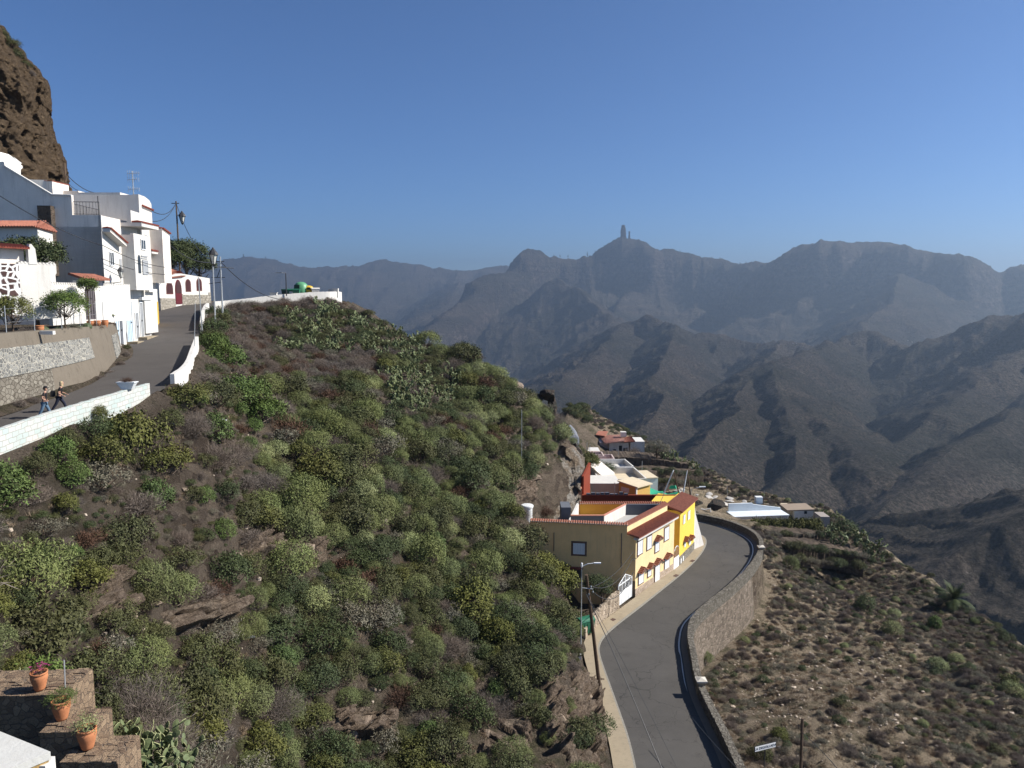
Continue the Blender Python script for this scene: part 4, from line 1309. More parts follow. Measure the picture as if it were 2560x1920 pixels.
# boulders and ledge rocks
BLD = [(680,1365,34),(720,1372,30),(760,1362,36),(640,1395,26),(805,1350,24),(590,1385,20),(700,1395,24),(380,1500,26),(330,1530,24),(280,1545,22),(210,1450,30),(225,1490,26),(250,1520,20),(455,1545,22),(410,1560,22),(500,1530,18),
       (860,1790,26),(910,1800,24),(940,1815,22),(880,1830,20),(820,1810,20),(1010,1600,26),(1045,1560,26),(1130,1560,22),(985,1650,16),(1120,1630,18),(930,1720,14),(1330,1190,26),(1300,1215,20),(460,1222,14),
       (1190,905,14),(1240,940,22),(1270,965,16),(1195,925,24),(1150,905,18),(1160,925,20),(1420,1120,26),(1440,1160,22),(1395,1080,20),(1290,985,18),(1310,1010,16),(300,1105,12),(1215,1830,16),(1260,1860,18),(1320,1800,20),(1300,1860,16),(1400,1790,20),(1450,1790,18),(1380,1850,20),(1440,1860,18),(1490,1860,14),(1470,1740,14)]
for i, (px, py, r_) in enumerate(BLD):
    p, D = hit(px, py)
    if p is None: continue
    s = r_ * D / FPX
    ar = AREA(px, py, p.x, p.y)
    o = put('rock', p.x, p.y, s, None, None, sink=0.25, sz=0.6)
    gp_ = "rocks of the broken ledge" if 590 <= px <= 810 and 1340 < py < 1400 else ("rocks in the rocky gully" if px < 520 and py > 1440 else "rocks on the skyline crest" if py < 1020 else "pale rocks low on the slope" if py > 1550 else "rough rocks above the houses" if px > 1280 else "small rocks on the open slope")
    tag(o, ("large " if r_ > 25 else "small " if r_ < 17 else "") + "angular brown rock " + relation(px, py), "rock", gp_)
def outcrop(x0, y0, x1, y1, label, amp=.7, slant=0.0, mat=None, seed=1):
    """a rough rock shelf lying against the slope"""
    nx_, ny_ = 110, 64; P = np.zeros((ny_, nx_, 3))
    for j in range(ny_):
        for i in range(nx_):
            u, v = i / (nx_ - 1), j / (ny_ - 1); p, D = hit(x0 + (x1 - x0) * u, y0 + (y1 - y0) * v + slant * (u - .5))
            if p is None: return None
            P[j, i] = (p.x, p.y, p.z)
    c_ = P[ny_ // 2, nx_ // 2]; gx_ = (hz(c_[0] + 2, c_[1]) - hz(c_[0] - 2, c_[1])) / 4; gy_ = (hz(c_[0], c_[1] + 2) - hz(c_[0], c_[1] - 2)) / 4
    nv = unit(np.array([-gx_, -gy_, .7])); U_, V_2 = np.meshgrid(np.linspace(0, 1, nx_), np.linspace(0, 1, ny_)); e = np.clip(6 * np.minimum(np.minimum(U_, 1 - U_), np.minimum(V_2, 1 - V_2)), 0, 1)
    ox = P[:, :, 0] * .8 + P[:, :, 1] * .6; oz = P[:, :, 2] * 1.3 + .3 * P[:, :, 1]
    wv = fbm(ox / 2, oz / 2, 3, 640 + seed) * .5
    blk = cells(ox / .95 + wv, oz / .6 - wv, 700 + seed) - .5; sm = cells(ox / .5 + wv, oz / .3, 720 + seed) - .5; big = ridged(ox / 3.5, oz / 2.5, 2, 740 + seed) - .5
    dsp = e * (.5 + amp * (blk * 1.9 + sm * .6 + big * 1.1)) - (1 - e) * .7
    P += dsp[:, :, None] * nv
    o = grid_mesh("rock_outcrop", P[::-1].reshape(-1, 3), mat or OUTC, nx_, ny_, False); tag(o, label, "rock outcrop"); return o
t = NT("outcrop_rock")
b2 = t.noise(2.6, 8, .75, lo=.35, hi=.65); a = t.noise(.6, 5, .6, lo=.4, hi=.6)
c = t.mix(b2, (0.075, 0.056, 0.043), (0.36, 0.285, 0.215)); c = t.mix(t.math('MULTIPLY', a, .5), c, (0.20, 0.145, 0.11)); vv = t.voro(1.8, 'F1'); t.bump(t.math('ADD', b2, vv.outputs["Distance"]), 1.0, .25); OUTC = t.done(c, .95, .05)
outcrop(580, 1345, 830, 1418, "long broken brown rock ledge crossing the middle of the hillside", .75, 20, seed=1)
outcrop(195, 1425, 325, 1570, "upright rocks of the dark gully below the bright green tufted shrub", .6, 0, seed=2)
outcrop(370, 1500, 620, 1575, "diagonal layered rock ledge on the near slope", .65, -60, seed=3)
outcrop(790, 1770, 1010, 1850, "pale jagged rock shelf low on the slope", .7, 10, seed=4)
outcrop(1335, 1655, 1520, 1930, "steep dark rock cut above the pavement of the lower road", .75, 60, seed=5)
outcrop(1180, 1790, 1345, 1900, "rough brown rocks between low shrubs left of the rock cut", .5, 10, seed=6)
outcrop(1230, 1180, 1350, 1260, "brown rock band uphill of the white water tank", .5, 0, seed=7)
# loose stones and dry tufts
P_L = [tuple(p[:2]) for p in offset(kerb, -1.6)[::6]] + [tuple(p[:2]) for p in offset(par_b, 1.6)[::-6]]
it2 = []
for x, y, z, px, py in zip(*open_ground(24000, 150, [RP_U, P_L] + NOGO)):
    dn = 0.16 if x < 16 else 0.35 + 0.9 * math.exp(-(((px - 2050) / 220) ** 2 + ((py - 1700) / 150) ** 2))
    if r2.random() > dn: continue
    it2.append((x, y, z + 0.02, r2.uniform(0.04, 0.13) * (1 + 1.5 * (r2.random() ** 6)), r2.uniform(0, 6.28), int(r2.integers(2))))
for i, me in enumerate(MS['stone'][:2]):
    o = put('rock', *(lambda p: (p.x, p.y))(hit([1985, 2290][i], [1720, 1800][i])[0]), 0.35, ["pale boulder on the tan slope under the retaining wall", "pale boulder lying on the tan slope above the leaning dry tree"][i])
    o.data = me; o["category"] = "rock"; protos[('stone', me.name)] = o
so = gn_scatter("loose_stones", it2, [protos[('stone', MS['stone'][0].name)], protos[('stone', MS['stone'][1].name)]])
struct(so, "stuff", "pale loose stones strewn over the slopes")
tuf = []
for i in range(2):
    p, D = hit([640, 1990][i], [1130, 1640][i]); o = bpy.data.objects.new("grass_tuft", MS['grass'][i]); COL.objects.link(o); o.location = p; o.scale = (.5, .5, .5); tag(o, ["dry straw tuft on the bare upper slope", "dry straw tuft on the tan slope under the retaining wall"][i], "grass tuft"); tuf.append(o)
it3 = []
for x, y, z, px, py in zip(*open_ground(30000, 150, [RP_U, P_L] + NOGO)):
    if r2.random() > (0.4 if x < 16 else 0.8): continue
    it3.append((x, y, z, r2.uniform(0.22, 0.5), r2.uniform(0, 6.28), int(r2.integers(2))))
go3 = gn_scatter("dry_grass", it3, tuf); struct(go3, "stuff", "dry straw-coloured grass between the shrubs")
# ================================================================ buildings: shared helpers and materials
WHITEW = plaster("white_render", (0.66, 0.635, 0.59), (0.33, 0.29, 0.25), 0.4)
SHADEW = plaster("shade_lifted_render", (0.80, 0.73, 0.65), (0.32, 0.27, 0.23), 0.45)  # same white paint, its colour lightened and warmed for the shaded walls
CREAMW = plaster("cream_render", (0.66, 0.56, 0.40), (0.34, 0.27, 0.19), 0.25)
PALEYEL = plaster("pale_yellow_render", (0.78, 0.62, 0.34), (0.42, 0.32, 0.2), 0.18)
OLIVEY = plaster("ochre_side_render", (0.92, 0.61, 0.28), (0.30, 0.23, 0.16), 0.25)
BRIGHTY = plaster("bright_yellow_render", (0.80, 0.55, 0.09), (0.48, 0.32, 0.12), 0.15)
REDW = plaster("red_brown_render", (0.22, 0.045, 0.022), (0.10, 0.03, 0.02), 0.3)
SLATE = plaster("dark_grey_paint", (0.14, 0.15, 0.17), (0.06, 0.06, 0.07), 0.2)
PINKW = plaster("pinkish_render", (0.55, 0.44, 0.41), (0.3, 0.25, 0.22), 0.2)
TILE = plain("terracotta_tile", (0.31, 0.125, 0.085), 0.8, 0.2, 0.35, 5)
TILED = plain("dark_red_tile", (0.24, 0.065, 0.045), 0.8, 0.2, 0.35, 5)
WOODW = plain("white_joinery", (0.74, 0.75, 0.75), 0.5, 0.4, 0.06, 4)
GLASS = plain("dark_glass", (0.035, 0.045, 0.055), 0.12, 0.6, 0.2, 2)
BROWNST = stonework("brown_trim", (0.16, 0.10, 0.075), (0.24, 0.15, 0.11), (0.2, 0.14, 0.1), 4, 0.02)
DARKM = plain("dark_metal", (0.035, 0.035, 0.037), 0.5, 0.4, 0.2)
GALV = plain("galvanised_metal", (0.42, 0.43, 0.43), 0.45, 0.5, 0.15, 6, 0.4)
WOODP = plain("weathered_pole", (0.12, 0.085, 0.06), 0.9, 0.1, 0.35, 6)
STONEB = stonework("pale_stone_cladding", (0.40, 0.30, 0.22), (0.58, 0.46, 0.36), (0.50, 0.42, 0.33), 3.2, 0.05, (1, 1, 1.1))
STONED = stonework("dark_stone_cladding", (0.13, 0.12, 0.10), (0.26, 0.24, 0.20), (0.32, 0.29, 0.24), 2.6, 0.05, (1, 1, 1.1))
BLUED = plain("pale_blue_door", (0.50, 0.62, 0.70), 0.5, 0.3, 0.12, 4)
GREYD = plain("grey_door", (0.34, 0.35, 0.36), 0.5, 0.3, 0.12, 4)
MAROON = plain("maroon_paint", (0.085, 0.010, 0.016), 0.5, 0.3, 0.15, 4)
MUST = plain("mustard_paint", (0.62, 0.38, 0.06), 0.8, 0.2, 0.15, 4)

class Face:
    """a vertical wall plane: s runs along it, o outwards, z up"""
    def __init__(s, p0, p1):
        s.p = (p0[0], p0[1])
        L = math.hypot(p1[0] - p0[0], p1[1] - p0[1])
        s.u = ((p1[0] - p0[0]) / L, (p1[1] - p0[1]) / L); s.n = (s.u[1], -s.u[0]); s.L = L
    def P(s, a, o, z):
        return (s.p[0] + s.u[0] * a + s.n[0] * o, s.p[1] + s.u[1] * a + s.n[1] * o, z)
    def at(s, px, py, off=0.0):
        r = ray(px, py)
        ox = s.p[0] + s.n[0] * off; oy = s.p[1] + s.n[1] * off
        det = -r[0] * s.u[1] + s.u[0] * r[1]
        k = (ox * (-s.u[1]) + s.u[0] * oy) / det
        a = (r[0] * oy - r[1] * ox) / det
        return a, k * r[2]
    def box(s, mb, a0, a1, o0, o1, z0, z1, z1b=None, z0b=None):
        z1b = z1 if z1b is None else z1b; z0b = z0 if z0b is None else z0b
        mb.hexa([s.P(a0, o1, z0), s.P(a1, o1, z0b), s.P(a1, o0, z0b), s.P(a0, o0, z0), s.P(a0, o1, z1), s.P(a1, o1, z1b), s.P(a1, o0, z1b), s.P(a0, o0, z1)])
        return mb
    def poly(s, mb, pts, o0, o1):
        """pts: ccw (a,z) seen from outside; thick slab between o0 (inner) and o1 (outer)"""
        n = len(pts)
        vs = [s.P(a, o1, z) for a, z in pts] + [s.P(a, o0, z) for a, z in pts]
        fs = [tuple(range(n)), tuple(range(2 * n - 1, n - 1, -1))]
        for i in range(n):
            j = (i + 1) % n
            fs.append((j, i, n + i, n + j))
        mb.add(vs, fs)
        return mb
def arch_pts(a0, a1, z0, z1, n=8):
    r = (a1 - a0) / 2; c = (a0 + a1) / 2; h = min(r * 1.25, (z1 - z0) * 0.6)
    return [(a0, z0), (a1, z0)] + [(c + r * math.cos(t * math.pi / n), z1 - h + h * math.sin(t * math.pi / n)) for t in range(n + 1)]
def window(F, parent, a0, a1, z0, z1, frame_m, pane_m, fw=0.12, proud=0.05, off=0.0, bars=1, arch=False, surround=None, sw=0.14):
    """surround + frame + recessed panes"""
    if surround:
        b = MB()
        if arch: F.poly(b, arch_pts(a0 - sw, a1 + sw, z0 - sw, z1 + sw), off, off + 0.04)
        else: F.box(b, a0 - sw, a1 + sw, off, off + 0.04, z0 - sw, z1 + sw)
        b.build("window_surround", surround, parent)
    w = MB()
    if arch: F.poly(w, arch_pts(a0, a1, z0, z1), off, off + proud + 0.01)
    else:
        F.box(w, a0, a1, off, off + proud + 0.01, z0, z1)
    wo = w.build("window", pane_m, parent)
    f = MB(); e = proud + 0.03
    if not arch:
        F.box(f, a0, a0 + fw * .6, off, off + e, z0, z1); F.box(f, a1 - fw * .6, a1, off, off + e, z0, z1)
        F.box(f, a0 + fw * .6, a1 - fw * .6, off, off + e, z0, z0 + fw * .6); F.box(f, a0 + fw * .6, a1 - fw * .6, off, off + e, z1 - fw * .6, z1)
    for i in range(bars):
        c = a0 + (a1 - a0) * (i + 1) / (bars + 1)
        F.box(f, c - fw * .3, c + fw * .3, off, off + e - 0.004, z0 + fw * .6 + .002, z1 - fw * .6 - .002)
    if f.v: f.build("window_frame", frame_m, wo)
    return wo
def tile_roof(mb, p00, p10, p11, p01, cols, amp=0.05, thick=0.07, rows=1):
    """barrel-tiled slope: p00-p10 is the eave, p01-p11 the top edge"""
    p00, p10, p11, p01 = map(Vector, (p00, p10, p11, p01))
    n = (p10 - p00).cross(p01 - p00).normalized()
    if n.z < 0: n = -n
    m = cols * 4 + 1
    top = []; bot = []
    for j in range(rows + 1):
        v = j / rows
        for i in range(m):
            u = i / (m - 1)
            q = (p00 * (1 - u) + p10 * u) * (1 - v) + (p01 * (1 - u) + p11 * u) * v
            h = amp * math.cos(i * math.pi / 2)
            top.append(q + n * (h + amp)); bot.append(q - n * thick)
    vs = top + bot; N = len(top); fs = []
    for j in range(rows):
        for i in range(m - 1):
            a = j * m + i
            fs.append((a, a + 1, a + m + 1, a + m)); fs.append((N + a + m, N + a + m + 1, N + a + 1, N + a))
    for i in range(m - 1):
        fs.append((i + 1, i, N + i, N + i + 1)); a = rows * m + i; fs.append((a, a + 1, N + a + 1, N + a))
    for j in range(rows):
        a = j * m; fs.append((a, a + m, N + a + m, N + a)); a = j * m + m - 1; fs.append((a + m, a, N + a, N + a + m))
    mb.add(vs, fs)
    return mb
def tile_coping(F, mb, a0, a1, o0, o1, z, step=0.3, rise=0.0):
    """row of barrel tiles lying across a wall top"""
    n = max(2, int(abs(a1 - a0) / step))
    for i in range(n):
        a = a0 + (a1 - a0) * (i + .5) / n; zz = z + rise * (i + .5) / n
        mb.tube([F.P(a, o0, zz + 0.06), F.P(a, (o0 + o1) / 2, zz + 0.12), F.P(a, o1, zz + 0.02)], abs(a1 - a0) / n * 0.42, 6)
    return mb
def wallplane(F, mb, ring, thick):
    """slab on plane F whose outline is traced; ring is list of (a,z), extends inward"""
    return F.poly(mb, ring, -thick, 0)

# ================================================================ the white houses along the upper road
FA = Face(V(272, 878, 69.5), V(375, 840, 79))
# frame of the camera-facing end wall: s runs from its far left end towards the street corner
c0 = FA.P(0, 0, 0)
FS = Face((c0[0] - FA.n[0] * 14, c0[1] - FA.n[1] * 14), c0)
house = empty("white_house", FA.P(0, 0, -5))
tag(house, "tall white terraced house stepping up the road, grey shaded end wall and railed roof terrace", "house")
end_ring = [(2, -6), (14, -6)]
for px, py in [(250.6, 537.5), (181, 537.5), (178.5, 487), (130, 485.5), (12, 414), (9.5, 404), (-40, 404)]:
    a, z = FS.at(px, py); end_ring.append((a, z))
zT = end_ring[2][1]
b = MB(); FS.poly(b, [(p[0], p[1]) for p in end_ring], -.35, 0); b.build("end_wall", SHADEW, house)
b = MB(); FS.box(b, 3, 14, -8, -.36, -6, zT - .02); b.build("roof_terrace", SHADEW, house)
b = MB()   # thin raised coping following the gable
prev = None
for px, py in [(178.5, 487), (130, 485.5), (12, 414)]:
    a, z = FS.at(px, py)
    if prev: b.tube([FS.P(prev[0], 0.03, prev[1] - .05), FS.P(a, 0.03, z - .05)], 0.09, 5)
    prev = (a, z)
b.build("coping", WHITEW, house)
b = MB()   # old stone chimney breast on the end wall
a0, _ = FS.at(106, 560); a1, _ = FS.at(139, 560); _, z1 = FS.at(120, 516); _, z0 = FS.at(120, 690)
FS.box(b, a0, a1, 0.0, 0.7, z0, z1); b.build("stone_chimney", stonework("dark_rubble", (0.07, 0.05, 0.04), (0.15, 0.115, 0.09), (0.1, 0.08, 0.06), 3, 0.05), house)
# road front, three storeys
b = MB(); FA.box(b, 0.0, 10.2, -6.15, 0.02, -6, zT - 1.05)
FA.box(b, 0.0, 10.2, -0.25, 0.02, zT - 1.049, zT - 0.9, zT - 0.9)
FA.box(b, 0.0, 4.0, -0.22, 0.05, zT - 1.4, zT, 5.95)
b.build("front_wall", WHITEW, house)
b = MB(); FA.box(b, 0.05, 3.4, 0.05, 0.75, 5.55, 5.85, 4.75, 4.45); b.build("cornice", WHITEW, house)
b = MB(); tile_coping(FA, b, 0.02, 3.5, 0.1, 0.9, 5.86, 0.22, -1.12); b.build("cornice_tiles", TILED, house)
window(FA, house, 1.2, 2.1, 2.6, 3.85, WOODW, GLASS, off=0.02)
b = MB(); FA.box(b, 3.35, 3.8, 0.02, 0.06, 2.0, 3.3); b.build("shutter", GREYD, house)
# projecting bay
b = MB(); FA.box(b, 3.95, 8.0, 0.0, 1.2, 0.38, 5.6); FA.box(b, 3.95, 8.0, 0.9, 1.2, 5.6, 5.75, 5.7)
b.build("bay", WHITEW, house)
b = MB(); FA.box(b, 4.1, 8.3, 0.0, 1.95, 6.4, 6.75); b.build("balcony_roof", WHITEW, house)
b = MB(); FA.box(b, 4.1, 8.2, 0.6, 1.0, 6.75, 7.9, 7.8); b.build("roof_parapet", WHITEW, house)
b = MB(); tile_coping(FA, b, 4.15, 8.3, 1.0, 2.05, 6.78, 0.22); b.build("balcony_tiles", TILED, house)
bs = MB(); FA.poly(bs, arch_pts(4.6, 5.25, 2.0, 3.75), 1.2, 1.23); wq = bs.build("window", GLASS, house); wq["label"] = "narrow dark arched window"
window(FA, house, 5.6, 6.9, 1.9, 3.3, GREYD, GREYD, off=1.2, bars=0)
window(FA, house, 5.5, 6.6, 4.3, 5.3, WOODW, GLASS, off=1.2)
b = MB(); FA.box(b, 5.4, 6.9, 1.2, 1.28, 3.62, 3.74); FA.box(b, 5.4, 6.9, 1.2, 1.26, 3.42, 3.5); b.build("shutter_box", GREYD, house)
# tall rear block with rounded top
b = MB(); FA.box(b, 8.0, 11.2, -9.5, 0.3, -4, 9.2); FA.box(b, 8.0, 8.3, -9.5, -.3, 9.2, 9.8)
FA.poly(b, [(8.0, 9.2), (11.2, 9.2), (11.2, 9.25), (10.7, 9.6), (9.6, 9.82), (8.0, 9.86)], -0.3, 0.3)
b.build("rear_block", WHITEW, house)
b = MB(); tile_coping(FA, b, 8.6, 11.2, 0.2, 0.55, 8.75, 0.22, -.15); b.build("top_tiles", TILED, house)
b = MB(); pass
window(FA, house, 9.0, 9.8, 5.0, 6.0, WOODW, GLASS, off=0.3); window(FA, house, 9.2, 9.9, 1.8, 3.2, WOODW, GREYD, off=0.3, bars=0)
b = MB(); FA.box(b, 8.7, 10.9, 0.3, 1.0, 4.1, 4.35); b.build("canopy", WHITEW, house)
b = MB(); tile_coping(FA, b, 8.7, 10.9, 0.4, 1.1, 4.36, 0.22); b.build("canopy_tiles", TILED, house)
# last, camera-facing grey flank that juts over the street
b = MB(); FA.box(b, 10.3, 12.4, 0.3, 1.55, 1.15, 6.7, 6.3); b.build("jutting_room", SHADEW, house)
b = MB(); tile_coping(FA, b, 10.3, 12.4, 0.4, 1.75, 6.72, 0.25, -.4); b.build("jutting_room_tiles", TILED, house)
b = MB(); FA.box(b, 8.2, 10.3, 0.3, 0.75, 0.2, 0.5); b.build("door_canopy", WHITEW, house)
# ground floor bends away from the street line
FB = Face(FA.P(9.7, 0.0, 0), V(399, 807, 90.7))
b = MB(); FB.box(b, 0, 7.5, -4, 0.0, -5.5, 1.1); FB.box(b, 7.5, 12.0, -4, -0.02, -5.5, 0.2); b.build("street_wing", WHITEW, house)
b = MB(); FB.box(b, 7.52, 11.9, -0.02, 0.03, -4.5, -0.9); b.build("mustard_panel", MUST, house)
b = MB(); FB.poly(b, arch_pts(1.6, 3.0, -3.95, -0.55), 0, 0.03); dd = b.build("door", MAROON, house); dd["label"] = "maroon arched door"
b = MB(); FB.box(b, 1.2, 1.45, 0, 0.2, -2.7, -2.2); b.build("letter_box", plain("red_box", (0.45, 0.03, 0.03)), house)
def garage(F, a0, a1, z0, z1, mat, name="door", off=0.02):
    b = MB(); F.box(b, a0 - .09, a0, off, off + .1, z0, z1 + .09); F.box(b, a1, a1 + .09, off, off + .1, z0, z1 + .09); F.box(b, a0, a1, off, off + .1, z1, z1 + .09)
    fr = b.build("door_frame", WOODW, house)
    b = MB(); F.box(b, a0, a1, off - .01, off + .02, z0, z1); d = b.build(name, mat, house)
    b = MB(); n = max(1, int((a1 - a0) / .4))
    for i in range(1, n + 1):
        c = a0 + (a1 - a0) * i / (n + 1); F.box(b, c - .015, c + .015, off + .02, off + .035, z0, z1)
    F.box(b, a1 - .22, a1 - .16, off + .035, off + .09, (z0 + z1) / 2 - .15, (z0 + z1) / 2)
    b.build("door_handle", DARKM, d)
    return d
garage(FA, 1.45, 2.2, -4.95, -1.75, BLUED); garage(FA, 2.35, 3.0, -4.8, -1.85, SLATE)
garage(FA, 4.0, 5.3, -4.6, -0.75, BLUED); garage(FA, 6.1, 6.75, -4.4, -1.9, GREYD)
garage(FA, 7.3, 7.9, -4.3, -0.9, GREYD); garage(FA, 8.2, 9.5, -4.25, -0.8, GREYD)
b = MB(); FA.box(b, 3.2, 3.6, 0.02, 0.06, -0.8, 0.1); b.build("vent", GREYD, house)
b = MB(); FA.box(b, 7.2, 9.6, 0.02, 0.42, -0.6, -0.3); b.build("shutter_housing", WOODW, house)
b = MB(); FA.box(b, 1.2, 3.2, 0.02, 1.3, -5.2, -4.95); FA.box(b, 3.9, 5.5, 0.02, 1.0, -4.85, -4.6); FA.box(b, 6.6, 9.7, 0.02, 0.9, -4.6, -4.3); b.build("doorstep", CONC, house)
# railings of the roof terrace
def railing(F, a0, a1, o, z0, h, step, mat, name, parent):
    b = MB()
    b.tube([F.P(a0, o, z0 + h), F.P(a1, o, z0 + h)], 0.03, 5); b.tube([F.P(a0, o, z0 + .08), F.P(a1, o, z0 + .08)], 0.025, 5)
    n = int(abs(a1 - a0) / step)
    for i in range(n + 1):
        a = a0 + (a1 - a0) * i / n; b.tube([F.P(a, o, z0), F.P(a, o, z0 + h)], 0.018, 4)
    return b.build(name, mat, parent)
sa, _ = FS.at(183, 537); sb, _ = FS.at(248, 537)
railing(FS, sa, sb, -0.1, zT, 1.15, 0.25, DARKM, "railing", house)
r_ = railing(FA, 0.4, 5.2, -2.4, zT - 0.1, 1.1, 0.3, DARKM, "railing", house)
b = MB(); a_, z_ = FS.at(268, 497); b.tube([FA.P(2.0, -1.0, zT - .5), FA.P(2.0, -1.0, zT + 1.9)], 0.04, 5); b.build("rail_post", DARKM, house)
# aerials on the highest roof
b = MB(); p = FA.P(8.6, -0.4, 9.6)
b.tube([p, (p[0], p[1], p[2] + 2.6)], 0.05, 6); mast = p
an = b.build("roof_aerial", GALV, house)
b = MB()
for k, (dz, L) in enumerate(((2.35, 1.1), (1.75, 0.8), (0.8, 0.9))):
    b.tube([(p[0] - .5, p[1], p[2] + dz), (p[0] + L - .3, p[1] - .1, p[2] + dz + .05)], 0.025, 5)
    for i in range(6):
        q = -0.45 + i * 0.22
        b.tube([(p[0] + q, p[1] - .1, p[2] + dz - .3 + i * .02), (p[0] + q, p[1] - .1, p[2] + dz + .3 - i * .02)], 0.018, 4)
b.build("antenna_elements", GALV, an)

# house further left behind: white painted cave front and low parapets
WHITEROCK = plain("whitewashed_rock", (0.74, 0.73, 0.70), 0.95, 0.1, 0.3, 1.2)
a = [V(0, 380, 80), V(22, 386, 83), V(35, 393, 84), V(50, 415, 86), V(66, 432, 88), V(62, 448, 88), V(30, 432, 84), V(-5, 424, 80), V(-60, 395, 74), V(-60, 365, 74)]
b = MB(); n = len(a)
vs = [tuple(p) for p in a] + [(p.x - 1.0, p.y + 4.0, p.z - .5) for p in a]
b.add(vs, [tuple(range(n))[::-1], tuple(range(n, 2 * n))] + [(i, (i + 1) % n, n + (i + 1) % n, n + i) for i in range(n)])
o = b.build("whitewashed_cave_front", WHITEROCK); tag(o, "rough whitewashed rock front tucked under the brown cliff", "cave wall")
h2 = empty("roof_hut", V(105, 470, 78)); tag(h2, "small white hut with red rim between the cliff foot and the grey gable", "hut")
def camblock(name_parent, part, px0, px1, py_top, D, depth, py_bot, mat, yaw=0.0, dz_back=0.0):
    """box whose camera-facing side spans px0..px1 at depth D"""
    A = V(px0, py_top, D); B = V(px1, py_top, D + (px1 - px0) / FPX * D * math.tan(yaw))
    zt = (A.z + B.z) / 2; zb = V(px0, py_bot, D).z
    Fc = Face(A, B)
    b = MB(); Fc.box(b, 0, Fc.L, -depth, 0, zb, zt)
    o = b.build(part, mat, name_parent)
    return Fc, zt, zb, o
Fc, zt, zb, _ = camblock(h2, "wall", 98, 130, 453, 80, 3, 500, SHADEW)
b = MB(); Fc.box(b, -.05, Fc.L + .05, -3.05, .05, zt, zt + .08); b.build("roof_rim", TILED, h2)
h3 = empty("white_parapet_house", V(150, 480, 82)); tag(h3, "low white rooftop wall behind the grey gable, stepping down to the wooden pole", "house")
b = MB(); A = V(117, 450, 80); B = V(167, 476, 86); Fd = Face(A, B); Fd.box(b, 0, Fd.L, -3, 0, 2, A.z, B.z); b.build("wall", WHITEW, h3)
Fc, zt, zb, _ = camblock(h3, "parapet", 140, 196, 477, 82, 5, 500, SHADEW, 0)
Fc, zt, zb, _ = camblock(h3, "parapet", 196, 300, 481, 81, 5, 520, SHADEW, 0)

# small white annexe with a tiled eave, in front of the end wall
h4 = empty("tiled_annexe", V(50, 640, 60)); tag(h4, "small white annexe with a terracotta tiled eave in front of the grey end wall", "house")
Fe, zt, zb, _ = camblock(h4, "wall", -60, 93, 566, 61, 2.0, 720, WHITEW)
b = MB(); tile_roof(b, Fe.P(-.1, .45, zt - .05), Fe.P(Fe.L + .1, .45, zt - .05), Fe.P(Fe.L - .2, -1.6, zt + .55), Fe.P(-.1, -1.6, zt + .55), 22, 0.05); 
tile_roof(b, Fe.P(Fe.L + .15, .4, zt - .1), Fe.P(Fe.L + .25, -2.2, zt - .3), Fe.P(Fe.L - .5, -2.2, zt + .45), Fe.P(Fe.L - .4, -.9, zt + .5), 8, .05)
b.build("roof", TILE, h4)
b = MB(); Fe.box(b, 1.9, 2.6, .0, .04, zb + 1, zt - 2.3); b.build("window", GLASS, h4)

# garden wall: stone-patterned bay, scalloped white wall, tiled gate
def scallop(F, mb, a0, a1, z, o0, o1, step=0.3, r=0.09, z2=None):
    n = int((a1 - a0) / step); z2 = z if z2 is None else z2
    for i in range(n):
        a = a0 + (i + .5) * (a1 - a0) / n; zz = z + (z2 - z) * (i + .5) / n
        mb.tube([F.P(a, o0, zz), F.P(a, o1, zz)], r, 8)
gw = empty("garden_wall", V(80, 760, 53)); tag(gw, "white garden wall with scalloped top and a bay of dark stones set in white mortar", "garden wall")
PATT = stonework("dark_stones_white_mortar", (0.055, 0.032, 0.03), (0.10, 0.06, 0.055), (0.80, 0.79, 0.76), 1.9, 0.11, (1, 1, 1.25), 0.5, 0.6)
Fg = Face(V(-80, 770, 51), V(141, 770, 56))
aG = lambda px, py: Fg.at(px, py)
a0, z0 = aG(-80, 668); a1, z1 = aG(46, 660); _, zb = aG(0, 790)
b = MB(); Fg.box(b, a0, a1, -.35, 0.01, zb, z1); b.build("patterned_bay", PATT, gw)
a2, z2 = aG(140, 661); _, z3 = aG(140, 683); a3, z4 = aG(128, 707); _, zlow = aG(0, 800)
b = MB(); Fg.poly(b, [(a1, zlow), (aG(96, 0)[0], zlow), (aG(108, 0)[0], aG(0, 735)[1]), (a3, z4), (a2, z3), (a2, z2), (a1, aG(46, 655)[1])], -.3, 0.0)
Fg.poly(b, [(aG(23, 0)[0], z1 + .01), (aG(45, 0)[0], z1 + .01), (aG(42, 0)[0], aG(0, 618)[1]), (aG(36, 0)[0], aG(0, 610)[1]), (aG(33, 0)[0], aG(0, 606)[1]), (aG(28, 0)[0], aG(0, 606)[1]), (aG(27, 0)[0], aG(0, 611)[1]), (aG(23, 0)[0], aG(0, 616)[1])], -.3, 0.04)
b.build("rendered_wall", WHITEW, gw)
b = MB(); scallop(Fg, b, a1 + .1, a2, aG(46, 655)[1], -.32, .02, .235, .08, z2); b.build("scalloped_coping", WHITEW, gw)
b = MB(); tile_roof(b, Fg.P(aG(-60, 0)[0], .3, aG(0, 618)[1]), Fg.P(aG(23, 0)[0], .3, aG(0, 618)[1]), Fg.P(aG(23, 0)[0], -1, aG(0, 608)[1]), Fg.P(aG(-60, 0)[0], -1, aG(0, 608)[1]), 12, .05); b.build("porch_tiles", TILED, gw)
b = MB(); Fg.box(b, aG(-60, 0)[0], aG(22, 0)[0], -.9, -.5, z1 + .02, aG(0, 620)[1]); b.build("porch_wall", SHADEW, gw)
gt = empty("gate_house", V(180, 740, 57)); tag(gt, "white gate wall with arched ironwork door under a little terracotta roof", "gate wall")
Fh = Face(V(128, 740, 57), V(283, 740, 66)); H = lambda px, py: Fh.at(px, py)
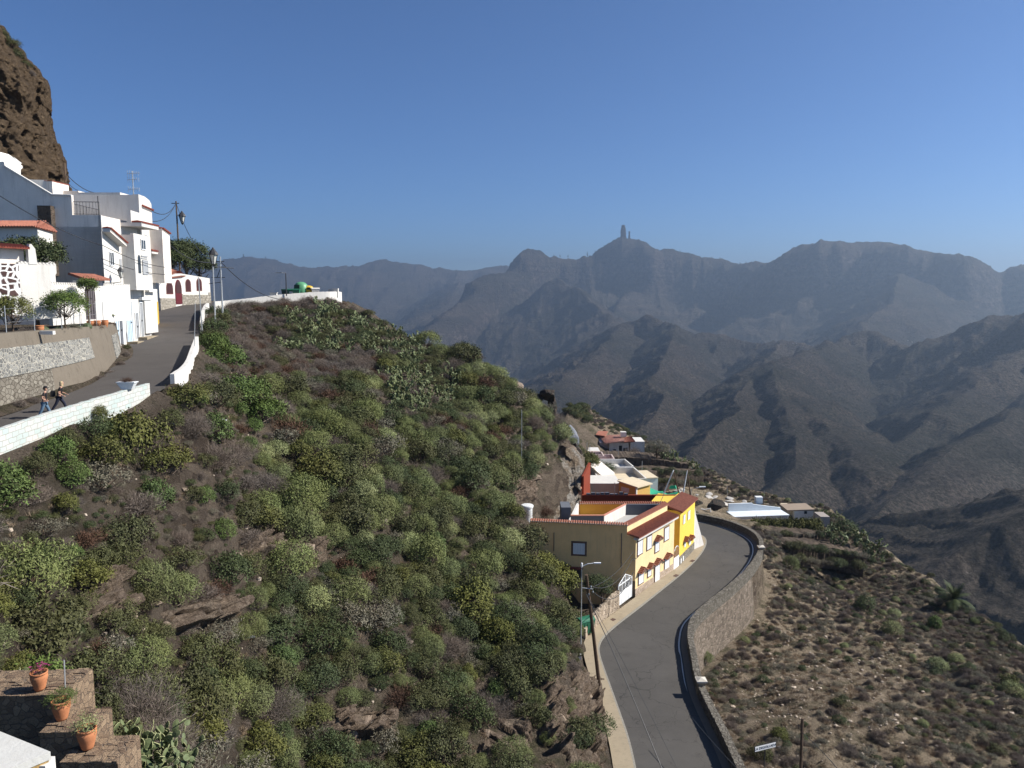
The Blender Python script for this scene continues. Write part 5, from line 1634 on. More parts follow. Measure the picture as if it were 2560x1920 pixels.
_, zt = H(160, 709); _, zb = H(160, 812)
b = MB(); Fh.box(b, 0, H(242, 0)[0], -.3, 0, zb, zt); Fh.box(b, H(242, 0)[0], H(282, 0)[0], -.3, .02, zb, H(260, 711)[1]); b.build("wall", WHITEW, gt)
b = MB(); scallop(Fh, b, 0.1, H(283, 0)[0], zt, -.32, .03, .3, .09); b.build("scalloped_coping", WHITEW, gt)
b = MB(); Fh.poly(b, arch_pts(H(163, 0)[0], H(190, 0)[0], zb + .3, H(170, 706)[1]), 0, 0.03); d = b.build("gate_door", plain("dark_grey_wood", (0.10, 0.085, 0.09)), gt)
b = MB()
for i in range(5):
    a = H(165, 0)[0] + (H(188, 0)[0] - H(165, 0)[0]) * i / 4; b.tube([Fh.P(a, .05, zb + .4), Fh.P(a, .05, H(0, 716)[1])], .02, 4)
b.build("iron_bars", DARKM, d)
b = MB(); _, ze = H(170, 697); tile_roof(b, Fh.P(H(143, 0)[0], .6, ze), Fh.P(H(214, 0)[0], .6, ze), Fh.P(H(207, 0)[0], -.6, ze + .42), Fh.P(H(143, 0)[0], -.6, ze + .42), 11, .055); b.build("tiled_roof", TILE, gt)
b = MB(); Fh.box(b, H(143, 0)[0], H(210, 0)[0], -.3, .05, zt + .03, ze - .08); b.build("lintel", WHITEW, gt)

# retaining wall of the garden with its tree line
RW = stonework("mixed_rubble_wall", (0.15, 0.13, 0.105), (0.27, 0.245, 0.20), (0.11, 0.095, 0.075), 2.8, 0.04, (1, 1, 1.3), 0.8)
RWP = stonework("pointed_rubble", (0.13, 0.13, 0.125), (0.30, 0.295, 0.27), (0.40, 0.375, 0.32), 3.6, 0.07, (1, 1, 1.2), 0.8)
RWC = plaster("old_concrete", (0.165, 0.14, 0.11), (0.07, 0.058, 0.045), 0.8)
GT = [(-100, 832, 43), (0, 829, 46.5), (60, 827, 49), (130, 823, 53), (200, 821, 57), (255, 817, 61.5), (283, 811, 65.5), (289, 810, 68.5), (290, 812, 71)]
GB = [(-100, 1060, 42.2), (0, 1030, 45), (60, 1012, 47.5), (130, 993, 50.8), (200, 972, 53.8), (262, 945, 58.5), (296, 905, 63.5), (306, 880, 67.5), (303, 868, 70.5)]
Tp = resample([V(*q) for q in GT], n=60, smooth=1); Bp = resample([V(*q) for q in GB], n=60, smooth=1)
Tp[:, 2] = -2.35 - 0.3 * np.linspace(0, 1, 60)
gr = empty("garden_retaining_wall", tuple(Tp[30])); tag(gr, "high old retaining wall of patched stone and concrete below the cactus garden", "retaining wall")
def seg(i0, i1, mat, name, push=0.0, z0f=0.0, z1f=1.0, th=0.8):
    A = Bp[i0:i1 + 1]; T = Tp[i0:i1 + 1]
    lo_ = A + (T - A) * z0f; hi_ = A + (T - A) * z1f
    nrm = offset(lo_, push); nrm2 = offset(hi_, push)
    return wall_solid(name, offset(lo_, -th), nrm, offset(hi_, -th), nrm2, mat, gr, 0.012, 5)
seg(0, 59, RWC, "concrete_body")
seg(0, 31, RWP, "pointed_stone_panel", 0.07, 0.42, 0.80, 0.2)
seg(0, 18, RW, "stone_panel", 0.05, 0.05, 0.41, 0.2)
seg(43, 49, RWP, "pointed_stone_panel", 0.07, 0.03, 0.72, 0.2)
gp = [tuple(p[:2]) for p in Tp] + [FA.P(0.3, -.4, 0)[:2], FA.P(0.3, -14, 0)[:2], (-55, 60), (-45, 38)]
b = MB().prism(gp[::-1] if True else gp, -7.5, -2.75); o = b.build("garden_terrace", HILL); struct(o)
bank = strip("verge_bank", offset(Bp, 0.0) + [0, 0, .35], offset(Bp, 0.9), HILL, 3); struct(bank)

# garden posts and wires
fp = empty("wire_fence", tuple(Tp[10])); tag(fp, "thin rusty posts with wire along the top of the garden retaining wall", "fence")
pk = []
for px, yt, yb in ((22, 750, 829), (92, 753, 829), (158, 746, 823), (208, 748, 821), (231, 745, 816), (249.5, 744, 815), (264.5, 742, 810)):
    i = int(np.argmin(np.abs([pix(*q)[0] - px for q in Tp]))); q = Tp[i]; D = pix(*q)[2]
    h = (yb - yt) / FPX * D
    b = MB().tube([(q[0] - .3, q[1] + .2, q[2] - .5), (q[0] - .3, q[1] + .2, q[2] - .3 + h)], .028, 5); b.build("post", GALV, fp); pk.append((q[0] - .3, q[1] + .2, q[2] - .35 + h))
b = MB()
for dz in (-.15, -1.0):
    for p, q in zip(pk[:-1], pk[1:]): b.tube([(p[0], p[1], p[2] + dz), (q[0], q[1], q[2] + dz)], .008, 4)
b.build("wire", GALV, fp)

# ================================================================ villa with arches at the far bend
vl = empty("arched_villa", V(460, 730, 112)); tag(vl, "white villa wall with maroon arched windows and gate above a stone base", "villa")
pA, pB, pC = V(401, 777, 104.5), V(456, 761, 112.5), V(527, 753, 118)
V1 = Face(pA, pB); V2 = Face(pB, pC)
_, t1 = V1.at(404, 697); _, t2 = V1.at(455, 684); _, t3 = V2.at(522, 696)
b = MB(); V1.box(b, 0, V1.L, -4, 0, -3, t1, t2); V2.box(b, 0, V2.L, -4, 0, -3, t2, t3); b.build("wall", WHITEW, vl)
_, s1 = V1.at(404, 745); _, s2 = V1.at(455, 735); _, s3 = V2.at(485, 731); 
b = MB(); V1.box(b, 0, V1.at(437, 740)[0], 0, .08, -3, s1, s1 - .1); V1.box(b, V1.at(454, 0)[0], V1.L, 0, .08, -3, s2); V2.box(b, 0, V2.at(487, 0)[0], 0, .08, -3, V2.at(470, 737)[1]); V2.box(b, V2.at(487, 0)[0], V2.L, 0, .08, -3, s3)
b.build("stone_base", stonework("grey_stone_base", (0.30, 0.27, 0.22), (0.44, 0.40, 0.34), (0.24, 0.22, 0.18), 2.2, 0.05), vl)
MARS = plain("maroon_surround", (0.13, 0.045, 0.04), 0.8, 0.2)
for F_, l, r__, t_, bt in ((V1, 416, 431, 705, 733), (V2, 465.5, 475.5, 700, 727), (V2, 493, 503, 698, 725)):
    a0, _ = F_.at(l, 720); a1, _ = F_.at(r__, 720); _, z1 = F_.at((l + r__) / 2, t_); _, z0 = F_.at((l + r__) / 2, bt)
    window(F_, vl, a0, a1, z0, z1, MAROON, plain("dark_maroon", (0.05, 0.02, 0.02)), arch=True, surround=MARS, bars=2, sw=.14)
a0, _ = V1.at(438, 740); a1, _ = V1.at(453.5, 740); _, z1 = V1.at(445, 699); _, z0 = V1.at(445, 760)
b = MB(); V1.poly(b, arch_pts(a0, a1, z0, z1), 0.0, .10); d = b.build("gate", plain("gate_maroon", (0.10, 0.012, 0.018)), vl)
b = MB(); _, zm = V1.at(445, 733); V1.poly(b, arch_pts(a0 + .2, a1 - .2, zm, z1 - .2), .10, .12); b.build("gate_grille", plain("dark_maroon", (0.05, 0.02, 0.02)), d)
b = MB(); q0, q1, q2, q3 = V(418, 690, 108), V(474, 690, 117), V(440, 674, 120), V(430, 674, 115)
tile_roof(b, V(414, 697, 106), V(465, 690, 113), V(449, 679, 119), V(436, 676, 113), 16, .07); tile_roof(b, V(404, 700, 106), V(414, 697, 106), V(436, 676, 113), V(425, 673, 115), 8, .07)
b.build("tiled_roof", TILE, vl)

# ================================================================ painted parapets of the upper road
BLOCKW = None
t = NT("painted_blocks")
tc = t.node("ShaderNodeUVMap"); 
br = t.node("ShaderNodeTexBrick"); br.inputs["Scale"].default_value = 1.0
br.inputs["Brick Width"].default_value = 0.5; br.inputs["Row Height"].default_value = 0.27; br.inputs["Mortar Size"].default_value = 0.018; br.inputs["Mortar Smooth"].default_value = 0.4
br.inputs["Color1"].default_value = (0.54, 0.525, 0.49, 1); br.inputs["Color2"].default_value = (0.42, 0.49, 0.465, 1); br.inputs["Mortar"].default_value = (0.30, 0.28, 0.25, 1)
wob = t.node("ShaderNodeTexNoise"); wob.inputs["Scale"].default_value = 2.0; t.link(t.coord(), wob.inputs["Vector"])
ma = t.node("ShaderNodeVectorMath", operation='MULTIPLY_ADD'); t.link(wob.outputs["Color"], ma.inputs[0]); ma.inputs[1].default_value = (.30, .14, 0); t.link(tc.outputs[0], ma.inputs[2])
t.link(ma.outputs[0], br.inputs["Vector"])
cc_ = t.mix(t.math('MULTIPLY', t.noise(1.3, 6, .7, lo=.5, hi=.75), .35), br.outputs["Color"], (0.42, 0.38, 0.33))
t.bump(t.noise(14), .2, .02)
BLOCKW = t.done(cc_, .9, .15)
def uvwall(name, line, h_in, thick, depth, mat, parent=None, jit=0.0, gaps=()):
    """parapet along a polyline (its right side is outside); UVs in metres"""
    P = np.asarray(line); n = len(P)
    top_i = P.copy(); top_i[:, 2] += h_in; out_t = offset(top_i, thick); out_b = offset(P, thick); out_b[:, 2] -= depth; in_b = P.copy(); in_b[:, 2] -= .2
    if jit: 
        dz = np.random.default_rng(4).normal(0, jit, n); top_i[:, 2] += dz; out_t[:, 2] += dz
    o = wall_solid(name, in_b, out_b, top_i, out_t, mat, parent)
    d = np.r_[0, np.cumsum(np.linalg.norm(np.diff(P, axis=0), axis=1))]
    uv = o.data.uv_layers.new(name="UVMap")
    arrz = [in_b, out_b, out_t, top_i]
    for poly in o.data.polygons:
        for li in poly.loop_indices:
            vi = o.data.loops[li].vertex_index; k, i = divmod(vi, n); i = min(i, n - 1)
            rel = arrz[k][i, 2] - P[i, 2] - h_in
            v_ = rel if k < 2 else (0.0 if k == 2 else 0.25)
            uv.data[li].uv = (d[i], v_)
    return o
def sub_line(P, y0, y1, n=60):
    """piece of the road edge between two distances ahead"""
    d = P[:, 1]; m = [q for q in P if y0 <= q[1] <= y1]
    return resample(m, n=n, smooth=1)
w1 = uvwall("block_parapet", offset(sub_line(ur[:120], 21, 49.9, 90), .02), 0.88, .26, 0.5, BLOCKW, None, .012)
tag(w1, "low white-painted block parapet in front of the two walkers", "parapet wall")
e = sub_line(ur[:120], 52.5, 72.5, 40)
w2 = uvwall("white_parapet", offset(e, .02), 0.85, .3, .7, WHITEW, None, .01); tag(w2, "smooth white parapet starting at the road gap above the bushes", "parapet wall")
e = sub_line(ur[:130], 83, 107, 60)
w3 = uvwall("white_parapet", offset(e, .02), 0.95, .3, .8, WHITEW, None, .03); tag(w3, "rough white parapet seen end-on behind the tall lamp post", "parapet wall")
e = resample([(-42.35,108.0,-1.8),(-41.25,110.15,-1.65),(-39.3,111.35,-1.45),(-35.8,114.15,-.9),(-31.2,117.55,-.45),(-29.3,118.95,-.37),(-28.6,119.6,-.35),(-28.2,120.8,-.35),(-28.4,126,-.38)], n=80, smooth=1)
w4 = uvwall("white_parapet", offset(e, .02), 0.72, .35, 1.15, WHITEW, None, .015); tag(w4, "long white wall climbing to the recycling containers", "parapet wall")
b = MB(); q = e[30]; b.box((q[0], q[1] + .1, q[2] + .9), (1.0, .5, .35)); b.box((q[0], q[1] + .1, q[2] + 1.1), (1.2, .6, .07)); w5 = b.build("wall_top_pillar", WHITEW); tag(w5, "squat white pillar on top of the long white wall", "pillar")
b = MB(); q = e[40]; b.box((q[0], q[1] + .6, q[2] + .85), (1.5, .5, .3)); w5 = b.build("stone_bench", WHITEW); tag(w5, "white bench block behind the long white wall beside the first container", "bench")
b = MB(); q = e[66]; b.box((q[0] + .1, q[1] + .2, q[2] + .55), (.9, .6, 1.4)); b.box((q[0] - .8, q[1] + 1.6, q[2] + .9), (1.2, .2, .5)); w5 = b.build("wall_end_pillar", WHITEW); tag(w5, "white end pillar of the wall at the crest", "pillar")

# ================================================================ containers
def wheelie(x, y, z, s, mat, label, rz=0.0, kind="wheeled_bin"):
    t_ = empty(kind, (x, y, z), rz); tag(t_, label, "bin")
    b = MB(); w0, w1, d0, d1 = .5 * s, .62 * s, .34 * s, .42 * s
    b.hexa([(-w0, -d0, .12 * s), (w0, -d0, .12 * s), (w0, d0, .12 * s), (-w0, d0, .12 * s), (-w1, -d1, 1.1 * s), (w1, -d1, 1.1 * s), (w1, d1, 1.1 * s), (-w1, d1, 1.1 * s)])
    for i in range(3): b.box((-.3 * s + .3 * s * i, -.40 * s, .6 * s), (.05 * s, .06 * s, .8 * s))
    o = b.build("body", mat); o.parent = t_
    b = MB(); b.tube([(-w1 - .03, -.02, 1.1 * s), (w1 + .03, -.02, 1.1 * s)], .44 * s, 14)
    v2 = [(v[0], v[1], max(v[2], 1.105 * s) if v[2] < 1.105 * s else 1.1 * s + (v[2] - 1.1 * s) * .55) for v in b.v]; b.v = v2
    o = b.build("lid", mat); o.parent = t_
    for sx in (-1, 1):
        b = MB(); b.tube([(sx * .45 * s, -.2 * s, .1 * s), (sx * .5 * s, -.2 * s, .1 * s)], .1 * s, 10); o = b.build("wheel", DARKM); o.parent = t_
    return t_
GREENP = plain("green_plastic", (0.025, 0.14, 0.075), 0.45, 0.4, 0.15, 4); GREENL = plain("light_green_shell", (0.10, 0.30, 0.15), 0.45, 0.4, 0.15, 2); DGREEN = plain("dark_green_plastic", (0.012, 0.045, 0.028), 0.5, 0.4)
YELP = plain("yellow_plastic", (0.62, 0.38, 0.03), 0.45, 0.4, 0.15, 4)
def cpos(px, D): 
    p = V(px, 729, D); return p.x, p.y
zc = -0.30
x, y = cpos(713, 116.5); wheelie(x, y, zc, .8, DGREEN, "nearly black wheeled bin beside the lamp post on the crest")
x, y = cpos(728, 116.5); wheelie(x, y, zc, .82, GREENP, "green wheeled bin between the dark bin and the big recycling shell")
x, y = cpos(741.5, 115.8); wheelie(x, y, zc, .82, GREENP, "green wheeled bin standing against the big recycling shell")
x, y = cpos(753, 117.8); t_ = empty("recycling_container", (x, y, zc)); tag(t_, "big rounded light green recycling shell on the crest", "recycling container")
b = MB(); nn_ = 16
prof = [(1.05, 0.0), (1.22, .4), (1.2, 1.1), (1.05, 1.65), (.75, 2.0), (.35, 2.15), (.02, 2.18)]
b.lathe((0, 0, 0), prof, 22); b.v = [(v[0] * .95, v[1] * .9, v[2]) for v in b.v]; o = b.build("shell", GREENL, None, True); o.parent = t_
b = MB(); b.box((-.35, -.98, 1.25), (.8, .3, .9)); o = b.build("mouth", DGREEN); o.parent = t_
b = MB(); b.box((0, 0, .06), (2.35, 2.1, .12)); o = b.build("base", DGREEN); o.parent = t_
x, y = cpos(771, 118); t_ = empty("recycling_container", (x, y, zc)); tag(t_, "yellow recycling container at the right end of the row", "recycling container")
b = MB(); b.lathe((0, 0, 0), [(.72, 0), (.86, .6), (.86, 1.15), (.6, 1.5), (.2, 1.62)], 18); o = b.build("shell", YELP, None, True); o.parent = t_
b = MB(); b.box((.3, -.8, 1.15), (.45, .3, .35)); o = b.build("mouth", DGREEN); o.parent = t_
x, y = cpos(789, 117.5); wheelie(x, y, zc, .95, WHITEW, "small white bin at the very end of the container row", .3)

# ================================================================ poles, lamps, wires
def pole(p, top, r0, r1, mat, name, label, cat):
    t_ = empty(name, tuple(p)); tag(t_, label, cat)
    MB().tube([p, top], r0, 8, True, r1).build("pole", mat, t_)
    return t_
def lantern(parent, p, s=1.0):
    b = MB(); b.lathe(p, [(.09 * s, 0), (.20 * s, .45 * s)], 6); g = b.build("lantern_glass", plain("milky_glass", (0.55, 0.55, 0.50), 0.3, 0.5), parent)
    b = MB(); b.lathe((p[0], p[1], p[2] + .455 * s), [(.27 * s, 0), (.22 * s, .12 * s), (.09 * s, .28 * s), (.03 * s, .38 * s)], 8)
    for i in range(6):
        a = i * math.pi / 3; b.tube([(p[0] + .1 * s * math.cos(a), p[1] + .1 * s * math.sin(a), p[2]), (p[0] + .21 * s * math.cos(a), p[1] + .21 * s * math.sin(a), p[2] + .45 * s)], .015 * s, 4)
    b.lathe((p[0], p[1], p[2] - .12 * s), [(.03 * s, 0), (.1 * s, .11 * s)], 8)
    b.build("lantern_cap", DARKM, parent)
# lamp post and service pole by the bend
p0 = V(539, 815, 86); p1 = V(532, 664, 84.6); L1 = pole((p0.x, p0.y, p0.z), (p0.x, p0.y, p1.z), .09, .07, GALV, "street_lamp", "slim lamp post with an old-style lantern bracketed beside the wire pole", "street lamp")
lantern(L1, (p0.x + .1, p0.y, p1.z + .2), 2.2)
b = MB(); b.tube([(p0.x, p0.y, p1.z - .1), (p0.x + 1.6, p0.y + 2, p1.z - .2)], .04, 5); b.build("bracket", DARKM, L1)
q0 = V(557, 790, 97); q1 = V(550, 641, 95.5)
P2 = pole((q0.x, q0.y, q0.z), (q0.x, q0.y, q1.z), .12, .09, GALV, "utility_pole", "grey steel utility pole with brackets and cables by the white wall bend", "utility pole")
b = MB()
for dz in (.6, 1.3, 2.6): b.tube([(q0.x - 1.2, q0.y, q1.z - dz), (q0.x + .5, q0.y, q1.z - dz)], .045, 5)
b.tube([(q0.x - .5, q0.y, q1.z - 2.6), (q0.x + .1, q0.y, q1.z - 1.2)], .05, 5); b.tube([(q0.x - 1.6, q0.y, q1.z - 3.4), (q0.x, q0.y, q1.z - 3.2)], .04, 5)
b.build("crossbar", DARKM, P2)
p0 = V(504, 800, 74); p0b = V(496, 693, 73); t_ = pole((p0.x, p0.y, p0.z - 1), (p0b.x, p0b.y, p0b.z), .06, .05, GALV, "leaning_post", "thin leaning grey post rising out of the glossy bushes", "post")
p0 = V(484, 870, 66); p0b = V(488, 758, 66); t_ = pole((p0.x, p0.y, p0.z - 1), (p0b.x, p0b.y, p0b.z), .03, .025, GALV, "thin_rod", "very thin pale rod standing at the road edge", "post")
p0 = V(448, 640, 128); p1 = V(440, 503, 128)
P3 = pole((p0.x, p0.y, p0.z - 4), (p1.x, p1.y, p1.z), .16, .12, WOODP, "utility_pole", "tall dark pole with many cables and a hanging lantern above the villa trees", "utility pole")
lantern(P3, (p1.x + .9, p1.y, p1.z - 3.6), 2.4)
b = MB(); b.tube([(p1.x - .8, p1.y, p1.z - .35), (p1.x + .5, p1.y, p1.z - .35)], .07, 5); b.tube([(p1.x, p1.y, p1.z - 2.3), (p1.x + .9, p1.y, p1.z - 2.3)], .05, 5); b.build("crossbar", DARKM, P3)
p3t = (p1.x, p1.y, p1.z - .3)
p0 = V(165, 475, 84); p1 = V(161, 408, 84); P4 = pole(tuple(p0), tuple(p1), .12, .1, WOODP, "utility_pole", "short dark pole at the cliff foot behind the white roofs", "utility pole"); p4t = (p1.x, p1.y, p1.z - 1)
p0 = V(716, 730, 114); p1 = V(713, 683, 114); zz = p1.z
L2 = pole((p0.x, p0.y, -0.3), (p0.x, p0.y, zz), .09, .07, DARKM, "street_lamp", "modern lamp post with a short flat arm beside the containers", "street lamp")
b = MB().tube([(p0.x, p0.y, zz), (p0.x - .5, p0.y, zz + .05)], .06, 6); b.box((p0.x - 1.0, p0.y, zz + .06), (.95, .3, .12)); b.build("lamp_head", GALV, L2)
def cable(a, b_, sag, r, label, n=14):
    a = Vector(a); b_ = Vector(b_)
    P = [a.lerp(b_, i / n) - Vector((0, 0, sag * 4 * (i / n) * (1 - i / n))) for i in range(n + 1)]
    o = MB().tube(P, r, 5, False).build("cable", DARKM); tag(o, label, "cable")
    return o
cable(p4t, V(236, 482, 82), .4, .04, "dark cable running down from the cliff-foot pole to the grey roof")
cable((p4t[0], p4t[1], p4t[2] - .8), V(196, 476, 82), .2, .03, "lower cable from the cliff-foot pole to the white parapet")
cable(V(378, 526, 80), p3t, 1.0, .045, "upper cable from the highest white roof to the tall dark pole")
cable(V(378, 553, 80), p3t, .9, .04, "lower cable from the highest white roof to the tall dark pole")
cable(p3t, (q0.x - 1.1, q0.y, q1.z - .4), 1.8, .045, "sagging cable from the tall dark pole down to the steel pole")
cable(V(412, 602, 80), (q0.x - 1.2, q0.y, q1.z - .7), .7, .05, "thick cable from the jutting white room past the trees to the steel pole")
cable((q0.x, q0.y, q1.z - .6), V(698, 748, 108), .9, .05, "cable dropping from the steel pole to the slope below the containers")
cable(V(-60, 450, 50), V(260, 615, 66), .5, .035, "long cable crossing in front of the grey end wall")
cable(V(260, 615, 66), V(412, 668, 79), .3, .03, "cable continuing along the white house front")
cable(V(254, 646, 67), V(412, 686, 79), .3, .03, "second cable sagging along the white house front")
# wall lantern on the house front
wl2 = empty("wall_lantern", FA.P(2.4, 0.1, 1.0)); tag(wl2, "black wrought wall lantern on the white house front under the window", "wall lantern")
q = FA.P(1.2, .95, 1.55); lantern(wl2, q, 1.15)
b = MB().tube([FA.P(.1, .05, 1.0), FA.P(.6, .5, 1.0), (q[0], q[1], 1.1), (q[0], q[1], q[2] - .1)], .035, 5); b.tube([FA.P(.1, .05, .6), FA.P(.7, .6, 1.0)], .025, 5); b.build("bracket", DARKM, wl2)

# ================================================================ cliff at the left edge
CLIFF = None
t = NT("cliff_rock")
a = t.noise(0.35, 8, .7, lo=.35, hi=.65); b2 = t.noise(2.2, 8, .8, lo=.35, hi=.65); v = t.voro(1.3, 'F1')
c = t.mix(b2, (0.10, 0.068, 0.042), (0.34, 0.245, 0.155)); c = t.mix(t.math('MULTIPLY', a, .5), c, (0.16, 0.115, 0.08)); 
c = t.mix(t.math('MULTIPLY', t.rng(v.outputs["Distance"], .25, .6), .35), c, (0.07, 0.05, 0.035))
t.bump(t.math('ADD', b2, v.outputs["Distance"]), 1.0, .5)
CLIFF = t.done(c, .95, .05)
edge = [(-60, 30), (0, 62), (18, 92), (36, 108), (58, 138), (78, 158), (92, 182), (104, 215), (110, 260), (116, 300), (124, 330), (138, 370), (148, 410), (158, 440), (166, 462), (170, 478), (172, 520)]
NC, NV = 150, 300
ys = np.linspace(30, 520, NV); ex = np.interp(ys, [e_[1] for e_ in edge], [e_[0] for e_ in edge])
P = np.zeros((NV, NC, 3))
for j in range(NV):
    A = V(ex[j], ys[j], 92)
    # the cliff rounds from its skyline edge (facing the road) towards the camera side
    for i in range(NC):
        w = i / (NC - 1)
        ang = -math.pi * .15 + w * math.pi * .85
        rad = 9
        P[j, i] = (A.x - rad + rad * math.cos(ang) - max(0, w - .55) * 55, A.y - rad * math.sin(ang) * 1.3 - 2 + max(0, w - .55) * 6, A.z)
Xn, Zn = P[:, :, 0] + P[:, :, 1] * .7, P[:, :, 2]
nz = 1.3 * (ridged(Xn / 4.5, Zn / 5.5, 5, 401) - .5) + .7 * fbm(Xn / 1.6, Zn / 1.2, 4, 409)
lean = 2.5 * np.exp(-((ys - 300) / 45.0) ** 2)[:, None] * -1 * np.clip((np.arange(NC)[None, :] - 17) / 43, 0, 1)
nz = nz * 1.2 + .9 * (cells(Xn / 1.6 + .4 * fbm(Xn / 3, Zn / 3, 3, 411), Zn / 2.1, 413) - .5) + .35 * (cells(Xn / .6, Zn / .7, 417) - .5)
P[:, :, 0] += nz * .75 + lean * .3; P[:, :, 1] -= nz * .8 + lean
cl = grid_mesh("cliff", P.reshape(-1, 3), CLIFF, NC, NV, False)
tag(cl, "towering brown rock cliff rising behind the white houses", "cliff")
for (px, py, r_) in ((4, 70, 16), (22, 97, 15), (45, 120, 17), (66, 145, 14), (84, 165, 10), (95, 185, 8), (30, 110, 14), (10, 88, 16), (166, 470, 7)):
    p = V(px - r_ * .5, py + 8, 92); o = put('olive' if r_ > 9 else 'dry', p.x, p.y - 1.0, r_ * 92 / FPX * 1.5, "low scrubby plant clinging to the top edge of the brown cliff", "scrubby plants on the cliff edge", z=p.z)

# ================================================================ garden plants
def tree(name, base, h, cr, label, cat, kind='dark', leaves=5000, tr=.14, flat=.85, cz=.65, seed=1, lobes=8, leaf=(.14, .06)):
    t_ = empty(name, base); tag(t_, label, cat)
    key = (kind, leaves, seed, lobes)
    me = make_shrub_mesh(kind, seed, leaves, (leaf[0] / cr, leaf[1] / cr), lobes, flat, 14, .6, 20, .62)
    o = bpy.data.objects.new("crown", me); COL.objects.link(o); o.parent = t_; o.location = (0, 0, h - cr * 1.25 * flat); o.scale = (cr, cr, cr)
    r = random.Random(seed); b = MB()
    top = h - cr * .6
    b.tube([(0, 0, -.4), (r.uniform(-.1, .1), r.uniform(-.1, .1), top * .5), (0, 0, top)], [tr, tr * .8, tr * .45], 8)
    for i in range(5):
        a = i * 1.256 + r.random(); b.tube([(0, 0, top * (.4 + .1 * i)), (cr * .5 * math.cos(a), cr * .5 * math.sin(a), top * (.6 + .08 * i) + cr * .2)], tr * .4, 5, True, tr * .15)
    o2 = b.build("trunk", WOODP); o2.parent = t_
    return t_
zg = -2.75
def gpos(px, D): p = V(px, 800, D); return (p.x, p.y, zg)
tree("fruit_tree", (V(88, 700, 57).x, V(88, 700, 57).y, -2.7), 7.3, 2.5, "dense dark garden tree behind the scalloped white wall", "tree", 'dark', 9500, seed=201, leaf=(.2, .09))
tree("citrus_tree", gpos(163, 55), 3.4, 2.0, "bright green citrus-like tree in the garden before the gate", "tree", 'lush', 5200, .07, seed=203)
tree("small_tree", gpos(222, 60), 4.1, .95, "slim flowering tree left of the grey end of the gate wall", "tree", 'lush', 2200, .06, seed=205)
tree("garden_tree", gpos(30, 50), 3.0, 1.9, "round leafy tree at the left end of the cactus garden", "tree", 'broad', 4200, .07, seed=207)
tree("evergreen_tree", V(468, 700, 124) + Vector((0, 0, -3)), 10.2, 3.9, "large dark evergreen tree behind the villa wall", "tree", 'dark', 9000, .3, seed=209, leaf=(.3, .13), lobes=10)
tree("evergreen_tree", V(432, 700, 120) + Vector((0, 0, -3)), 8.0, 3.0, "lower dark tree between the white house and the large evergreen", "tree", 'dark', 6000, .3, seed=211, leaf=(.28, .12), lobes=8)
tree("evergreen_tree", V(500, 700, 126) + Vector((0, 0, -3)), 7.4, 2.9, "dark tree leaning over the right end of the villa wall", "tree", 'dark', 6000, .3, seed=213, leaf=(.28, .12), lobes=8)
def ball_cactus(px, py, r_, label, D):
    p = V(px, py, D); b = MB(); s = r_ * D / FPX; prof = [(s * .5, -s * .8), (s * .95, -s * .35), (s, 0), (s * .85, s * .5), (s * .4, s * .82), (.01, s * .9)]
    b.lathe((0, 0, s * .8), prof, 20)
    b.v = [(x * (1 + .07 * (i % 2)), y * (1 + .07 * (i % 2)), z) for i, (x, y, z) in enumerate(b.v)]
    o = b.build("ball_cactus", CACT); o.location = (p.x, p.y, zg - .05); tag(o, label, "cactus"); o.data.attributes.new("v", 'FLOAT', 'FACE').data.foreach_set("value", np.full(len(o.data.polygons), .3, np.float32))
ball_cactus(109, 812, 12, "largest round barrel cactus in the garden", 53); ball_cactus(144, 816, 9, "round barrel cactus with a pot beside the citrus-like tree", 55)
ball_cactus(217, 805, 11, "pale round barrel cactus near the wire fence corner", 59); ball_cactus(84, 815, 9, "small round cactus left of the largest barrel cactus", 52); ball_cactus(199, 812, 8, "small dark barrel cactus among the pots", 58)
POT = plain("terracotta_pot", (0.46, 0.185, 0.085), 0.75, 0.2, 0.15, 6)
def pot(p, s, mat, label, cat="plant pot"):
    t_ = empty("plant_pot", tuple(p)); tag(t_, label, cat)
    b = MB().lathe((0, 0, 0), [(.17 * s, 0), (.19 * s, .06 * s), (.26 * s, .33 * s), (.295 * s, .48 * s), (.29 * s, .56 * s), (.265 * s, .60 * s), (.30 * s, .62 * s), (.30 * s, .68 * s), (.26 * s, .68 * s), (.25 * s, .60 * s), (.05 * s, .59 * s)], 28)
    o = b.build("pot", mat, None, True); o.parent = t_
    return t_
for px, D, lb in ((243, 62, "small terracotta pot by the fence corner with succulents"), (262, 63, "small terracotta pot at the garden wall corner"), (98, 52, "dark terracotta pot under the round cactus"), (225, 61, "brown pot beside the pale barrel cactus")):
    pot((V(px, 800, D).x, V(px, 800, D).y, zg), .9, POT, lb)
b = MB(); p = V(118, 824, 51); b.box((0, 0, .12), (.9, .3, .24)); o = b.build("window_box", WHITEW); o.location = (p.x, p.y, zg + .05); tag(o, "long white planter box on the garden wall edge", "planter")
for px, D, k, s in ((232, 61, 'red', .8), (255, 64, 'grey', .6), (272, 66, 'red', .5), (180, 57, 'grass', .8), (60, 51, 'dry', .7), (240, 66, 'cactus', .9)):
    if k == 'grass': k = 'grey'
    p = V(px, 800, D); put(k, p.x, p.y, s, {232: "rusty dry plant by the garden fence corner", 255: "greyish succulent by the garden fence corner", 272: "reddish plant at the very corner of the garden", 180: "low grey plant under the citrus-like tree", 60: "dry shrub below the patterned stone bay", 240: "prickly pear behind the garden fence corner"}[px], None, z=zg)
